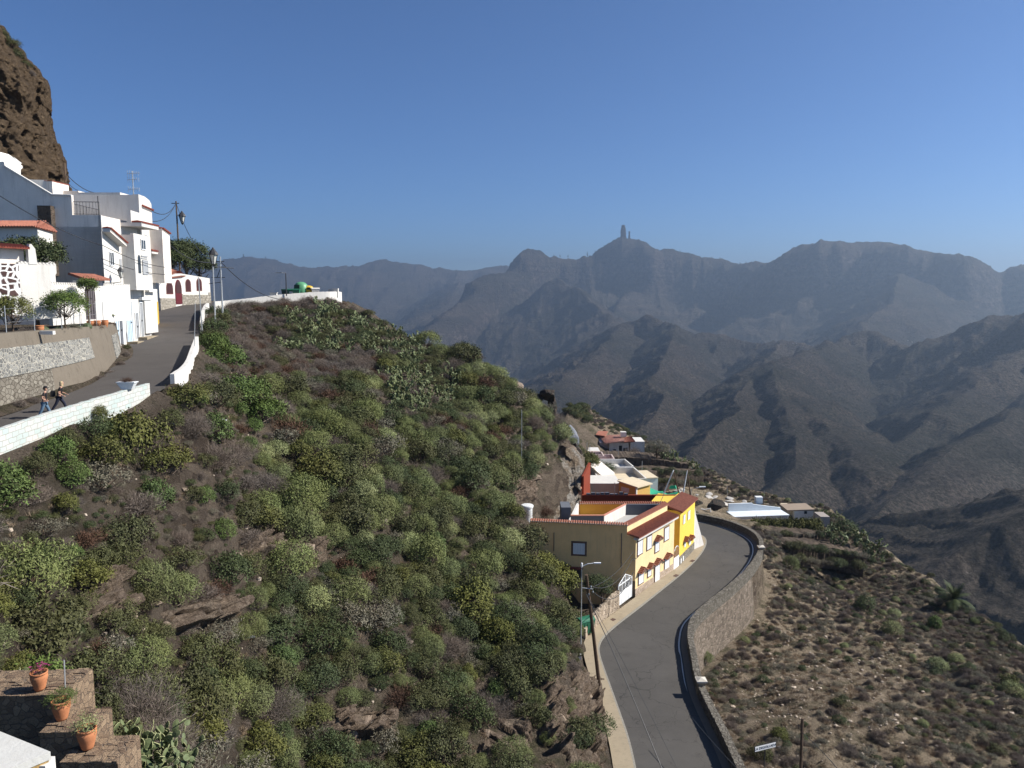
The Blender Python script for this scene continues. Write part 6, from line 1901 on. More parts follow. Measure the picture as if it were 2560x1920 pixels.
# dry weeds along the foot of the retaining wall
for px, py, k in ((285, 925, 'dry'), (300, 905, 'dry'), (312, 880, 'olive'), (258, 950, 'dry'), (240, 960, 'dry'), (30, 1030, 'dry'), (60, 1018, 'dry')):
    p, D = G(px, py, -6.3), 0; i = int(np.argmin(np.abs([pix(*q)[0] - px for q in Bp]))); q = Bp[i]
    put(k, q[0] + .5, q[1], .45, "dry weed tuft at the foot of the garden retaining wall", "weeds along the retaining wall foot", z=q[2] + .15)
# planter on the block parapet
p = ur[int(np.argmin(np.abs(ur[:100, 1] - 47.6)))]
t_ = empty("parapet_planter", (p[0] + .15, p[1], p[2] + .88)); tag(t_, "white trough with a dark red succulent standing on the block parapet", "planter")
b = MB(); b.hexa([(-.32, -.16, 0), (.32, -.16, 0), (.32, .16, 0), (-.32, .16, 0), (-.55, -.24, .42), (.55, -.24, .42), (.55, .24, .42), (-.55, .24, .42)]); b.box((0, 0, .44), (1.16, .54, .05)); o = b.build("trough", WOODW); o.parent = t_
o = bpy.data.objects.new("succulent", MS['red'][0]); COL.objects.link(o); o.parent = t_; o.location = (0, 0, .42); o.scale = (.42, .3, .42)
# ================================================================ pale yellow house by the lower road
K = G(1587, 1495, -33.35); 
FY1 = Face(K, G(1683, 1425, -33.2)); LY = FY1.L
yh = empty("yellow_house", tuple(K)); tag(yh, "pale yellow two-storey house with ochre windowless-looking flank, tiled pent roof and small tiled window hoods", "house")
yh["label"] = "pale yellow two-storey house with shaded ochre end wall and small tiled hoods over its windows"
Wl = V(1325, 1302, 84.7)
Ks = FY1.P(0, -1.1, 0)              # the flank starts a metre behind the front
FSd = Face((Wl.x, Wl.y), (K.x, K.y))
zTop = V(1570, 1309, 83.5).z
fl = lambda px, py, o=0: FY1.at(px, py, o)
_, zEave = fl(1592, 1340)
b = MB()
aP, _ = FSd.at(1568, 1320)
FSd.poly(b, [(0, -34.5), (FSd.L, -34.5), (FSd.L, zEave + .1), (aP, zEave + .1), (aP, zTop), (0, zTop)], -.3, 0)
b.build("end_wall", OLIVEY, yh)
b = MB(); FSd.poly(b, [(FSd.L - 1.25, -34.5), (FSd.L + .02, -34.5), (FSd.L + .02, -31.4), (FSd.L - 1.25, -31.4)], 0, .03); b.build("dark_base_patch", plaster("dark_brown_render", (0.16, 0.12, 0.08)), yh)  # dark brown patch low at the street corner of the end wall
b = MB(); FY1.box(b, 0, LY, -.3, 0, -34.5, zEave + .08); b.build("front_wall", PALEYEL, yh)
b = MB(); FY1.box(b, 0.0, LY, 0, .06, -34.5, -32.35); b.build("stone_base", STONEB, yh)
# set-back parapet above the pent roof
_, zpb = FY1.at(1570, 1332, -1.1)
b = MB(); FY1.box(b, -.35, LY + .3, -1.4, -1.1, zEave - .5, zTop - .25); b.build("roof_parapet", PALEYEL, yh)
b = MB(); FY1.box(b, -.4, LY + .3, -1.55, -.95, zTop - .25, zTop - .17)
tile_roof(b, FY1.P(-.4, -.98, zTop - .22), FY1.P(LY + .3, -.98, zTop - .22), FY1.P(LY + .3, -1.45, zTop + .02), FY1.P(-.4, -1.45, zTop + .02), 46, .04); b.build("parapet_tiles", TILE, yh)
b = MB(); tile_roof(b, FY1.P(-.3, .55, zEave - .02), FY1.P(LY + .1, .55, zEave - .02), FY1.P(LY + .1, -1.12, zEave + .2), FY1.P(-.3, -1.12, zEave + .2), 48, .055); b.build("pent_roof", TILE, yh)
b = MB(); FY1.box(b, -.35, LY + .05, -.1, .5, zEave - .32, zEave - .1); b.build("white_eave", WHITEW, yh)
b = MB(); tile_coping(FSd, b, 0, aP + .1, -.45, .3, zTop - .02, .26); b.build("coping_tiles", TILE, yh)
b = MB(); 
nt_ = max(2, int((aP + .1) / .26))
for i in range(nt_):
    a = (aP + .1) * (i + .5) / nt_; b.tube([FSd.P(a, .29, zTop + .02), FSd.P(a, .335, zTop + .01)], .085, 8)
b.build("pale_tile_ends", plain("pale_mortar_ends", (0.72, 0.62, 0.50)), yh)
def wnd(F, par, l, t, r, bt, off=0.0, kind=WOODW, sur=BROWNST, bars=1, arch=False, sw=.16):
    cx, cy = (l + r) / 2, (t + bt) / 2
    a0, _ = F.at(l, cy, off); a1, _ = F.at(r, cy, off); _, z1 = F.at(cx, t, off); _, z0 = F.at(cx, bt, off)
    return window(F, par, a0, a1, z0, z1, kind, GREYD if kind is WOODW and False else plain("louvred_shutter", (0.66, 0.67, 0.68), .55, .3, .1, 20), off=off, bars=bars, arch=arch, surround=sur, sw=sw), (a0, a1, z0, z1)
def hood(F, par, a0, a1, z, off=0.0, d=.55, mat=None):
    b = MB(); m = (a0 + a1) / 2; w = (a1 - a0) / 2 + .28
    tile_roof(b, F.P(m - w, off + d, z - .05), F.P(m, off + d, z + .42), F.P(m, off, z + .42), F.P(m - w, off, z - .05), 4, .04, .05)
    tile_roof(b, F.P(m, off + d, z + .42), F.P(m + w, off + d, z - .05), F.P(m + w, off, z - .05), F.P(m, off, z + .42), 4, .04, .05)
    o = b.build("window_hood", TILE, par)
    b = MB(); F.poly(b, [(m - w + .1, z - .12), (m + w - .1, z - .12), (m, z + .3)], off, off + d - .06); b.build("hood_bracket", BROWNST, o)
# coordinates read from the enlarged crop: x = 1560 + u*220/1521, y = 1260 + v*220/1521*1.0
cu = lambda u: 1560 + u * 220 / 1521.0
cvv = lambda v: 1260 + v * 240 / 1659.0
for (l, t_, r, bt, hd) in ((233, 640, 315, 860, 0), (395, 560, 470, 770, 0), (535, 625, 600, 815, 1), (697, 408, 770, 615, 0), (250, 1170, 330, 1365, 1), (408, 1100, 462, 1240, 1), (700, 925, 775, 1105, 1)):
    _, (a0, a1, z0, z1) = wnd(FY1, yh, cu(l), cvv(t_), cu(r), cvv(bt))
    if hd: hood(FY1, yh, a0, a1, z1 + .15)
a0, _ = fl(cu(522), 1440); a1, _ = fl(cu(600), 1440); _, z1 = fl(cu(560), cvv(1030)); 
window(FY1, yh, a0, a1, -33.2, z1, WOODW, WOODW, off=.06, bars=1, surround=BROWNST); hood(FY1, yh, a0, a1, z1 + .2)
b = MB(); FY1.box(b, a0 - .3, a1 + .3, .06, .7, -33.4, -33.1); b.build("doorstep", CONC, yh)
# window and pipes on the shaded end wall
_, _q = wnd(FSd, yh, 1433, 1358, 1462, 1385, sur=BROWNST, bars=3, sw=.22)
b = MB()
for px, t_, bt in ((1385, 1331, 1378), (1554, 1333, 1420)):
    a, _ = FSd.at(px, 1350); _, zt = FSd.at(px, t_); _, zb = FSd.at(px, bt); b.tube([FSd.P(a, .06, zt), FSd.P(a, .06, zb)], .05, 5)
b.build("drain_pipe", plain("brown_pipe", (0.22, 0.17, 0.13)), yh)
b = MB(); a, _ = FSd.at(1428, 1420); _, z = FSd.at(1428, 1420); FSd.box(b, a - .6, a + 1.3, 0, .5, z, z + .18); b.build("lower_awning", TILED, yh)
b = MB(); FSd.box(b, a - .3, a + 1.2, .02, .06, z - 1.6, z - .1); b.build("lower_window", GLASS, yh)
# side and back shell so the house is whole
b = MB(); zf = -26.4
Bk = (Wl.x + 4.2, Wl.y + 9.5); Er = FY1.P(LY, 0, 0)
poly_ = [(Wl.x + .1, Wl.y + .1), FSd.P(FSd.L, -.05, 0)[:2], FY1.P(LY, -.32, 0)[:2], FY1.P(LY + .1, -1.3, 0)[:2], tuple(V(1650, 1268, 91.5))[:2], tuple(V(1566, 1268, 91.5))[:2], tuple(V(1510.5, 1295, 86.75))[:2], tuple(V(1420, 1295, 86.75))[:2]]
b.prism(poly_, -34.5, zf); b.build("body", OLIVEY, yh)
b = MB(); b.prism([(p[0] * .998 + .02, p[1] + .02) for p in poly_], zf + .004, zf + .03); b.build("roof_terrace_floor", plaster("light_roof_paint", (0.42, 0.415, 0.40)), yh)
# walls standing on the roof terrace
P_ = lambda px, py, D: V(px, py, D)
FT = Face(P_(1510.5, 1302, 86.6), P_(1566, 1268, 91.4))      # white lit partition running back
b = MB(); FT.box(b, 0, FT.L, -.2, 0, zf, zTop - .05); b.build("partition_wall", WHITEW, yh)
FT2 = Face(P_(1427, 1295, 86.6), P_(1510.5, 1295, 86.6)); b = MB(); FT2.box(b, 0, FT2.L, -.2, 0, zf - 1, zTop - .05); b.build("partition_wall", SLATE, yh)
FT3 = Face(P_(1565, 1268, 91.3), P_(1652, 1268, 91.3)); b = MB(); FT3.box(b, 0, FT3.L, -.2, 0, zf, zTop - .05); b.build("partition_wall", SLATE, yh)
b = MB(); FT.box(b, -.02, FT.L, -.24, .03, zTop - .05, zTop + .02); FT2.box(b, 0, FT2.L, -.26, .05, zTop - .05, zTop + .03); b.build("wall_rim", plain("rim_tile", (0.55, 0.24, 0.16)), yh)

# ================================================================ bright yellow house
E2 = G(1697, 1416, -33.3); FY2 = Face(E2, G(1734, 1377, -33.4)); L2_ = FY2.L
by = empty("bright_yellow_house", tuple(E2)); tag(by, "bright yellow house at the bend with a red tiled corner roof and whitewashed buttress", "house")
z2 = V(1695, 1279, 92.7).z
b = MB(); pl = [FY2.P(0, 0, 0)[:2], FY2.P(L2_, 0, 0)[:2], FY2.P(L2_ + .3, -6, 0)[:2]]
Fb = Face(P_(1448, 1258, 94.5), P_(1690, 1266, 94.5))
bk = P_(1448, 1258, 94.5)
b.prism([FY2.P(0, 0, 0)[:2], FY2.P(L2_, 0, 0)[:2], FY2.P(L2_ + .2, -5, 0)[:2], FY2.P(.1, -4.3, 0)[:2]], -34.5, z2)
b.build("front_wing", BRIGHTY, by)
zB = V(1550, 1258, 94.5).z
b = MB(); Fb.box(b, 0, Fb.L - 1.2, -.3, 0, -34, zB); b.build("courtyard_wall", BRIGHTY, by)
b = MB(); tile_coping(Fb, b, 0, Fb.L - 1.2, -.5, .28, zB - .02, .27); b.build("coping_tiles", TILE, by)
b = MB()
nt_ = int((Fb.L - 1.2) / .27)
for i in range(nt_):
    a = (Fb.L - 1.2) * (i + .5) / nt_; b.tube([Fb.P(a, .27, zB + .02), Fb.P(a, .315, zB + .01)], .085, 8)
b.build("pale_tile_ends", MATS["pale_mortar_ends"], by)
b = MB(); q = [FY2.P(-.2, .35, z2 - .05), FY2.P(L2_ + .2, .35, z2 - .05), FY2.P(L2_ + .1, -1.9, z2 + .55), FY2.P(-.2, -1.9, z2 + .55)]
tile_roof(b, *q, 26, .06, .09, 3); b.build("tiled_roof", TILE, by)
b = MB(); FY2.poly(b, [(0.02, z2), (L2_ - .02, z2), (L2_ - .02, z2 + .45), (0.02, z2 + .45)], -2.2, -1.95); b.build("roof_wall", BRIGHTY, by)
b = MB(); FY2.box(b, -.0, L2_, 0, .07, -34.5, -32.1, -32.2); b.build("stone_base", STONED, by)
for (l, t_, r, bt, hd) in ((1018, 190, 1052, 335, 0), (1098, 120, 1135, 262, 0), (1035, 640, 1062, 735, 1), (1118, 610, 1150, 700, 1)):
    _, (a0, a1, z0, z1) = wnd(FY2, by, cu(l), cvv(t_), cu(r), cvv(bt), sur=None)
    if hd: hood(FY2, by, a0, a1, z1 + .15)
b = MB()
for k in range(2): FY2.box(b, .45 + k * 1.0, .85 + k * 1.0, .07, .10, -33.1, -32.5)
b.build("cellar_vent", WOODW, by)
b = MB(); c0_ = FY2.P(L2_, 0, 0); 
b.hexa([FY2.P(L2_ + .01, .0, -34), FY2.P(L2_ + 3.0, .75, -34), FY2.P(L2_ + 3.0, -1.5, -34), FY2.P(L2_ + .01, -1.5, -34), FY2.P(L2_ + .01, .0, z2 - 1.2), FY2.P(L2_ + .5, .0, z2 - 2.2), FY2.P(L2_ + .5, -1.5, z2 - 2.2), FY2.P(L2_ + .01, -1.5, z2 - 1.2)]); b.build("white_buttress", WHITEW, by)
# courtyard between the two houses
b = MB(); b.prism([tuple(P_(1427, 1290, 90)[:2]), tuple(P_(1630, 1290, 90)[:2]), tuple(P_(1660, 1290, 94.4)[:2]), tuple(P_(1448, 1290, 94.4)[:2])], -34, -27.4); b.build("patio_floor", plain("patio_tiles", (0.42, 0.17, 0.09)), by)
FLw = Face(P_(1427, 1290, 87), P_(1448, 1256, 94.5)); b = MB(); FLw.box(b, 0, FLw.L, -.3, 0, -29, zB); b.build("side_wall", WHITEW, by)
FLg = Face(P_(1403, 1285, 88.5), P_(1427, 1285, 88.5)); b = MB(); FLg.box(b, 0, FLg.L, -2.5, 0, -29, P_(1415, 1268, 88.5).z); b.build("dark_store", SLATE, by)
gapg = empty("alley_gate", tuple(G(1690, 1420, -33.25))); tag(gapg, "narrow white gate with arched grille between the two yellow houses", "gate")
FG = Face(FY1.P(LY, .02, 0), E2); b = MB(); FG.box(b, .03, FG.L - .03, -.05, .03, -33.25, -31.8); b.build("lower_panel", WOODW, gapg)
b = MB(); n_ = 4
for i in range(n_ + 1):
    a = .06 + (FG.L - .12) * i / n_; hh = -30.9 + .45 * math.sin(math.pi * i / n_); b.tube([FG.P(a, 0, -31.8), FG.P(a, 0, hh)], .03, 5)
b.tube([FG.P(.06 + (FG.L - .12) * i / 8, 0, -30.9 + .45 * math.sin(math.pi * i / 8)) for i in range(9)], .035, 5); b.build("grille", WOODW, gapg)

# ---- driveway gate, garden wall, bin
dg = empty("garden_gate", tuple(G(1560, 1505, -33.2))); tag(dg, "white metal double gate with peaked top beside the ochre end wall", "gate")
ga, gb = G(1545, 1515, -33.0), G(1578.5, 1494, -33.2); FGt = Face(ga, gb); zg0 = -33.05
b = MB(); FGt.box(b, 0, FGt.L, -.03, .03, zg0, zg0 + 1.35)
for i in range(5): a = FGt.L * i / 4; FGt.box(b, a - .035, a + .035, -.05, .05, zg0, zg0 + 2.3 + .75 * (1 - abs(i - 2) / 2))
FGt.box(b, 0, FGt.L, -.05, .05, zg0 + 2.2, zg0 + 2.28); FGt.box(b, 0, FGt.L, -.05, .05, zg0 + 1.3, zg0 + 1.38); b.build("gate_frame", WOODW, dg)
b = MB()
for i in range(14): a = FGt.L * (i + .5) / 14; b.tube([FGt.P(a, 0, zg0 + 1.35), FGt.P(a, 0, zg0 + 2.3 + .75 * (1 - abs((i + .5) / 7 - 1)))], .02, 4)
b.tube([FGt.P(0, 0, zg0 + 2.3), FGt.P(FGt.L / 2, 0, zg0 + 3.05), FGt.P(FGt.L, 0, zg0 + 2.3)], .045, 5); b.build("gate_bars", WOODW, dg)
GWM = stonework("garden_rubble", (0.28, 0.22, 0.16), (0.50, 0.41, 0.31), (0.36, 0.29, 0.22), 1.8, 0.06)
gl = [G(1541, 1518, -33.0), G(1520, 1533, -32.8), G(1500, 1549, -32.7), G(1486, 1562, -32.6), G(1470, 1580, -32.5), G(1455, 1598, -32.4)]
gl = resample([tuple(p) for p in gl], n=30, smooth=1)
top_ = np.linspace(1.9, 1.1, 30)
gi = offset(gl, -.35); go_ = gl.copy(); gi_t = gi.copy(); go_t = go_.copy(); gi_t[:, 2] += top_; go_t[:, 2] += top_; gi[:, 2] -= 1; go_[:, 2] -= .3
gwl = wall_solid("garden_wall", gi, go_, gi_t, go_t, GWM, None, .05, 9); tag(gwl, "crumbling pale rubble wall between the white gate and the green bin", "garden wall")
bp = G(1463, 1585, -32.3); 
x, y = bp.x, bp.y; wheelie(x, y, -32.25, 1.25, GREENP, "green wheeled bin on the pavement by the telegraph pole", .5)
# manhole covers on the pavement
for k, (px, py) in enumerate(((1582, 1512), (1657, 1462), (1690, 1439), (1731, 1402), (1531, 1550))):
    p = G(px, py, ZR(py) + .17); b = MB(); b.box((0, 0, 0), (.75, .45, .02), .9); o = b.build("manhole_cover", plain("rusty_iron", (0.10, 0.06, 0.045), .7)); o.location = (p.x, p.y, p.z + .012)
    tag(o, ["dark manhole cover on the pavement by the white garden gate", "manhole cover on the pavement opposite the pale house door", "manhole cover on the pavement near the alley gate", "manhole cover on the pavement under the bright yellow house", "manhole cover on the pavement before the rubble wall"][k], "manhole cover")
gp_t = V(1503, 1556, 78); tree('garden_tree', (gp_t.x, gp_t.y, -32.8), 4.6, 1.9, 'dark bushy tree inside the garden against the ochre end wall', 'tree', 'dark', 5000, .12, seed=231)
# ---- poles by the lower road
p0 = G(1502, 1728, -31.6); p1 = V(1466, 1437, p0.length * 0 + 56.5)
PW = empty("telegraph_pole", tuple(p0)); tag(PW, "tall leaning wooden telegraph pole on the pavement edge of the lower road", "utility pole")
MB().tube([(p0.x, p0.y, p0.z - .5), tuple(p1)], .17, 10, True, .11).build("pole", WOODP, PW)
b = MB(); b.tube([(p1.x - .3, p1.y, p1.z - 1.0), (p1.x + .5, p1.y, p1.z - 1.1)], .04, 5)
for dz, dx in ((.9, .35), (1.3, .5), (1.5, .2)): b.lathe((p1.x + dx, p1.y, p1.z - dz - .1), [(.04, 0), (.06, .08), (.03, .16)], 8)
b.build("insulators", GALV, PW)
wt = lambda dz=1.0, dx=.3: (p1.x + dx, p1.y, p1.z - dz)
st0 = G(1540, 1700, -31.0)
cable((p1.x, p1.y, p1.z - 1.5), V(1660, 1935, 46), -.3, .03, "thick stay cable slanting from the telegraph pole over the road")
cable((p1.x, p1.y, p1.z - 1.4), V(1700, 1935, 44), -.2, .015, "thin wire slanting over the road beside the thick stay cable")
cable(V(1730, 1795, 52), V(1880, 1960, 44), .1, .02, "short pale wire crossing the parapet shadow at the bottom")
cable(wt(.9), V(1582, 1395, 82), 1.2, .025, "upper wire sagging from the telegraph pole to the house corner")
cable(wt(1.0), V(1582, 1380, 82), .6, .02, "wire from the telegraph pole across the ochre wall")
cable(wt(1.3, .5), V(1583, 1430, 82), 1.6, .03, "lower wire sagging from the pole past the white gate")
cable((Wl.x + 8, Wl.y - .5, -27), V(1630, 1330, 86), .8, .02, "wire hanging across the front of the pale yellow house")
cable(V(1583, 1400, 82), V(1648, 1262, 92), 1.5, .04, "dark bundle of wires rising over the pent roof")
cable(V(1648, 1262, 92), V(1682, 1181, 104), .1, .035, "wires running up to the leaning pole tops beyond the roofs")
lp0 = V(1452, 1610, 66); lp1 = V(1453, 1418, 64.5)
LP = pole((lp0.x, lp0.y, lp0.z), (lp0.x, lp0.y, lp1.z), .06, .045, GALV, "street_lamp", "thin grey street lamp with a curved arm in front of the ochre wall", "street lamp")
b = MB().tube([(lp0.x, lp0.y, lp1.z - .2), (lp0.x + .5, lp0.y, lp1.z + .05), (lp0.x + 1.1, lp0.y, lp1.z + .12)], .035, 6); b.box((lp0.x + 1.35, lp0.y, lp1.z + .12), (.6, .18, .09)); b.lathe((lp0.x, lp0.y, lp1.z - .25), [(.07, 0), (.1, .3), (.05, .4)], 8); b.build("lamp_head", WOODW, LP)
b = MB().box((lp0.x - .1, lp0.y - .1, G(1448, 1577, -31).z - 0.3), (.3, .15, .5)); mb_ = b.build("meter_box", WOODW, LP)
# ---- road name sign and its neighbour pole
zs = -32.9
sp = V(1913, 1867, 44); t_ = empty("place_sign", (sp.x, sp.y, zs)); tag(t_, "small white place-name sign on a thin post outside the parapet", "sign")
b = MB().tube([(sp.x, sp.y + .03, zs - .5), (sp.x, sp.y + .03, sp.z + .15)], .035, 6); b.build("post", DARKM, t_)
b = MB().box((sp.x, sp.y, sp.z), (1.52, .03, .36)); b.build("border", DARKM, t_)
b = MB().box((sp.x, sp.y - .02, sp.z), (1.44, .02, .29)); pn = b.build("panel", plain("sign_white", (0.82, 0.82, 0.80), .5, .4, .04), t_)
fc = bpy.data.curves.new("sign_text", 'FONT'); fc.body = "LA DEGOLLADA"; fc.size = 0.2; fc.align_x = 'CENTER'; fc.align_y = 'CENTER'; fc.extrude = .003; fc.space_character = 1.05; fc.offset = .004
fo_ = bpy.data.objects.new("tmp", fc); COL.objects.link(fo_); bpy.context.view_layer.update(); tm_ = bpy.data.meshes.new_from_object(fo_.evaluated_get(bpy.context.evaluated_depsgraph_get())); bpy.data.objects.remove(fo_); fo = bpy.data.objects.new("lettering", tm_); COL.objects.link(fo); fo.rotation_euler = (math.pi / 2, 0, 0); fo.parent = pn; fo.location = (sp.x - parent_world(pn).x, sp.y - .034 - parent_world(pn).y, sp.z - parent_world(pn).z)
tm_.materials.clear(); tm_.materials.append(plain("sign_black", (0.02, 0.03, 0.06), .5))
for c_ in list(t_.children):
    c_.matrix_parent_inverse = Matrix()
t_.rotation_euler = (0, 0, R(20))
p0 = V(2003, 1935, 47); p1 = V(2006, 1796, 47); pole((p0.x, p0.y, p0.z - 2), (p1.x, p1.y, p1.z), .11, .09, WOODP, "wooden_post", "dark wooden pole standing right of the white place-name sign", "utility pole")
cable((p1.x, p1.y, p1.z - .9), V(2105, 1935, 42), -.1, .02, "thin stay wire falling to the right of the dark wooden pole")
# ---- pillars on the parapet
def pillar(px, py, zt, label, h=1.6, s=.55):
    p = G(px, py, zt); t_ = empty("parapet_pillar", (p.x, p.y, p.z - h)); tag(t_, label, "pillar")
    MB().box((p.x, p.y, p.z - h / 2 - .08), (s, s, h)).build("shaft", CONC, t_)
    b = MB(); b.box((p.x, p.y, p.z - .06), (s + .28, s + .28, .12)); c = s / 2 + .1
    b.add([(p.x - c, p.y - c, p.z + .002), (p.x + c, p.y - c, p.z + .002), (p.x + c, p.y + c, p.z + .002), (p.x - c, p.y + c, p.z + .002), (p.x, p.y, p.z + .16)], [(0, 1, 4), (1, 2, 4), (2, 3, 4), (3, 0, 4), (3, 2, 1, 0)])
    b.build("cap", plaster("pillar_cap", (0.55, 0.51, 0.44)), t_)
pillar(1753, 1698, ZR(1700) + 1.45, "concrete parapet pillar with flat cap nearest the bottom of the picture")
pillar(1903, 1366, ZR(1366) + 1.3, "concrete parapet pillar with flat cap at the far bend")
# ---- water tanks
wt_p = V(1318, 1283, 88); t_ = empty("water_tank", tuple(wt_p)); tag(t_, "white cylindrical water tank with a lid on the slope beside the ochre wall", "water tank")
WT = plain("tank_white", (0.66, 0.67, 0.66), .6, .3, .08, 2)
MB().lathe((wt_p.x, wt_p.y, wt_p.z - 1.2), [(.58, 0), (.6, .1), (.6, 1.75), (.62, 1.9)], 28).build("tank", WT, t_, True)
MB().lathe((wt_p.x, wt_p.y, wt_p.z + .70), [(.70, 0), (.72, .1), (.72, .22), (.66, .3), (.1, .34)], 28).build("lid", WT, t_)

# ================================================================ pale rock face behind the houses
t = NT("grey_rock_face")
a = t.noise(.45, 6, .65, lo=.4, hi=.6); b2 = t.noise(2.5, 8, .75, lo=.35, hi=.65)
c = t.mix(b2, (0.26, 0.235, 0.20), (0.60, 0.55, 0.48)); c = t.mix(a, c, t.mix(b2, (0.16, 0.12, 0.085), (0.36, 0.28, 0.20)))
v = t.voro(.9, 'F1'); t.bump(t.math('ADD', b2, v.outputs["Distance"]), 1.0, .5)
ROCKF = t.done(c, .95, .08)
NU, NV2 = 110, 110
outl_l = [(1150, 1462), (1460, 1462)]
P = np.zeros((NV2, NU, 3))
rows = [(1115, 1390, 1440, 107), (1140, 1380, 1458, 105), (1180, 1362, 1466, 102), (1215, 1350, 1464, 99.5), (1250, 1345, 1458, 96.5), (1290, 1330, 1440, 93.5), (1330, 1320, 1420, 91)]
for j in range(NV2):
    y = 1115 + (1330 - 1115) * j / (NV2 - 1)
    l = np.interp(y, [r[0] for r in rows], [r[1] for r in rows]); rg = np.interp(y, [r[0] for r in rows], [r[2] for r in rows]); D = np.interp(y, [r[0] for r in rows], [r[3] for r in rows])
    for i in range(NU):
        u = i / (NU - 1); px = l + (rg - l) * u
        p = V(px, y, D + 1.5 * abs(u - .4) * 2 + max(0, u - .85) * 45 + max(0, .1 - u) * 40)
        P[j, i] = p
nz = 1.6 * (ridged(P[:, :, 0] / 3.4, P[:, :, 2] / 3.8, 4, 501) - .5) + .5 * fbm(P[:, :, 0] / 1.1, P[:, :, 2] / 1.1, 3, 503)
nz = nz + 1.0 * (cells(P[:, :, 0] / 1.5, P[:, :, 2] / 1.8, 507) - .5)
P[:, :, 1] -= nz * 1.3; P[:, :, 0] += nz * .3
rf = grid_mesh("rock_outcrop", P[::-1].reshape(-1, 3), ROCKF, NU, NV2, False); tag(rf, "bare grey and ochre rock face rising behind the yellow houses", "rock outcrop")
# stack rocks and balancing lumps on the skyline
def lump(px, py, rx, ry, D, label, seed, mat=None, sub=3):
    p = V(px, py, D); me = rock_mesh(seed, sub, mat or DARKROCK); o = bpy.data.objects.new("rock", me); COL.objects.link(o); o.location = p
    sx = rx * D / FPX; sz = ry * D / FPX; o.scale = (sx, sx * .9, sz); o.rotation_euler = (random.uniform(-.2, .2), random.uniform(-.2, .2), random.uniform(0, 6)); tag(o, label, "rock"); return o
DARKROCK = stonework("dark_crag", (0.04, 0.03, 0.025), (0.085, 0.066, 0.053), (0.03, 0.035, 0.03), 1.4, 0.05)
lump(1373, 988, 28, 20, 119.5, "mushroom-shaped dark rock head on the skyline above the houses", 61); lump(1383, 1012, 18, 30, 119.5, "stem of the mushroom-shaped dark rock on the skyline", 62)
lump(1335, 1003, 34, 20, 119, "rounded dark boulder left of the mushroom-shaped rock", 63); lump(1272, 955, 15, 15, 117.5, "small dark round rock lower on the crest", 64); lump(1228, 930, 14, 12, 117, "small dark round rock higher on the crest", 65)
lump(1185, 925, 34, 26, 114.5, "broken brown outcrop on the crest", 66, ROCK); lump(1210, 955, 28, 20, 113.5, "lower part of the broken brown outcrop on the crest", 67, ROCK)
lump(1290, 980, 26, 30, 117.5, "rough brown crag under the small round rocks", 68, ROCK); lump(1405, 1075, 22, 34, 117, "dark vertical crag above the bare rock face", 69); lump(1440, 1130, 16, 26, 111, "dark cleft rock beside the wire-netted slope", 70)
lump(1235, 1225, 30, 18, 97, "brown boulder uphill of the white tank", 71, ROCK)
# netted whitish slope
p = V(1422, 1090, 118); me = rock_mesh(72, 3, plaster("grey_netted_rock", (0.20, 0.21, 0.235), (0.1, 0.1, 0.12), .5)); o = bpy.data.objects.new("netted_rock", me); COL.objects.link(o); o.location = p; o.scale = (1.9, 2, 2.6); tag(o, "bluish grey netted rock slope left of the pink-roofed house", "rock")

# ================================================================ hamlet beyond the bend
def block(par, part, l, r, top, D, depth, bot, mat, yaw=0.0, rim=None, hollow=None):
    Fc, zt, zb, o = camblock(par, part, l, r, top, D, depth, bot, mat, yaw)
    if hollow:
        b = MB(); h = .9; w = .22
        Fc.box(b, 0, Fc.L, -w, 0.01, zt, zt + h); Fc.box(b, 0, w, -depth, -w, zt, zt + h); Fc.box(b, Fc.L - w, Fc.L, -depth, -w, zt, zt + h); Fc.box(b, w, Fc.L - w, -depth, -depth + w, zt, zt + h)
        b.build("roof_parapet", hollow, par)
    return Fc, zt, zb
# red-brown terrace wall
rb = empty("red_brown_wall_house", tuple(V(1570, 1250, 99))); tag(rb, "low house with red-brown rooftop walls behind the yellow courtyard", "house")
Fr, zt, zb = block(rb, "wall", 1455, 1705, 1238, 100, .4, 1290, REDW)
b = MB(); r3 = random.Random(3)
for i in range(9):
    a = .6 + i * .62; Fr.box(b, a, a + .5, -.35, -.05, zt + .002, zt + .15 + .3 * r3.random())
b.build("stacked_blocks", SLATE, rb)
b = MB(); Fr.box(b, -.5, 0.0, -3, 0, zb, zt + .9); b.build("side_wall", plaster("salmon_render", (0.60, 0.27, 0.17)), rb)
Fr2 = Face(V(1459, 1240, 101), V(1476, 1170, 109)); b = MB(); Fr2.box(b, 0, Fr2.L, -.3, 0, -32, V(1470, 1160, 108).z); b.build("tall_side_wall", REDW, rb)
# cream house with courtyard roof
ch = empty("cream_house", tuple(V(1540, 1220, 112))); tag(ch, "large cream house with an open white-walled roof courtyard and a mustard side wing", "house")
Fc, zt, zb = block(ch, "main_block", 1500, 1617, 1213, 113, 7.5, 1260, CREAMW, .10, hollow=None)
b = MB(); h = .95; w = .2
for (a0, a1, o0, o1, hh) in ((0, Fc.L, -w, .01, h), (0, w, -7.5, -w, h), (Fc.L - w, Fc.L, -7.5, -w, h), (w, Fc.L - w, -7.5, -7.5 + w, h)): Fc.box(b, a0, a1, o0, o1, zt, zt + hh)
b.build("roof_parapet", WHITEW, ch)
Fc2, zt2, zb2 = block(ch, "left_block", 1472, 1549, 1210, 110.5, 5, 1260, CREAMW)
b = MB(); Fc2.box(b, -.05, Fc2.L + .05, -5, .06, zt2, zt2 + .1); b.build("roof_slab", WHITEW, ch)
Fm = Face(V(1547, 1235, 110), V(1592, 1238, 107.5)); zc0 = V(1550, 1202, 110).z; zc1 = V(1592, 1218, 107.5).z
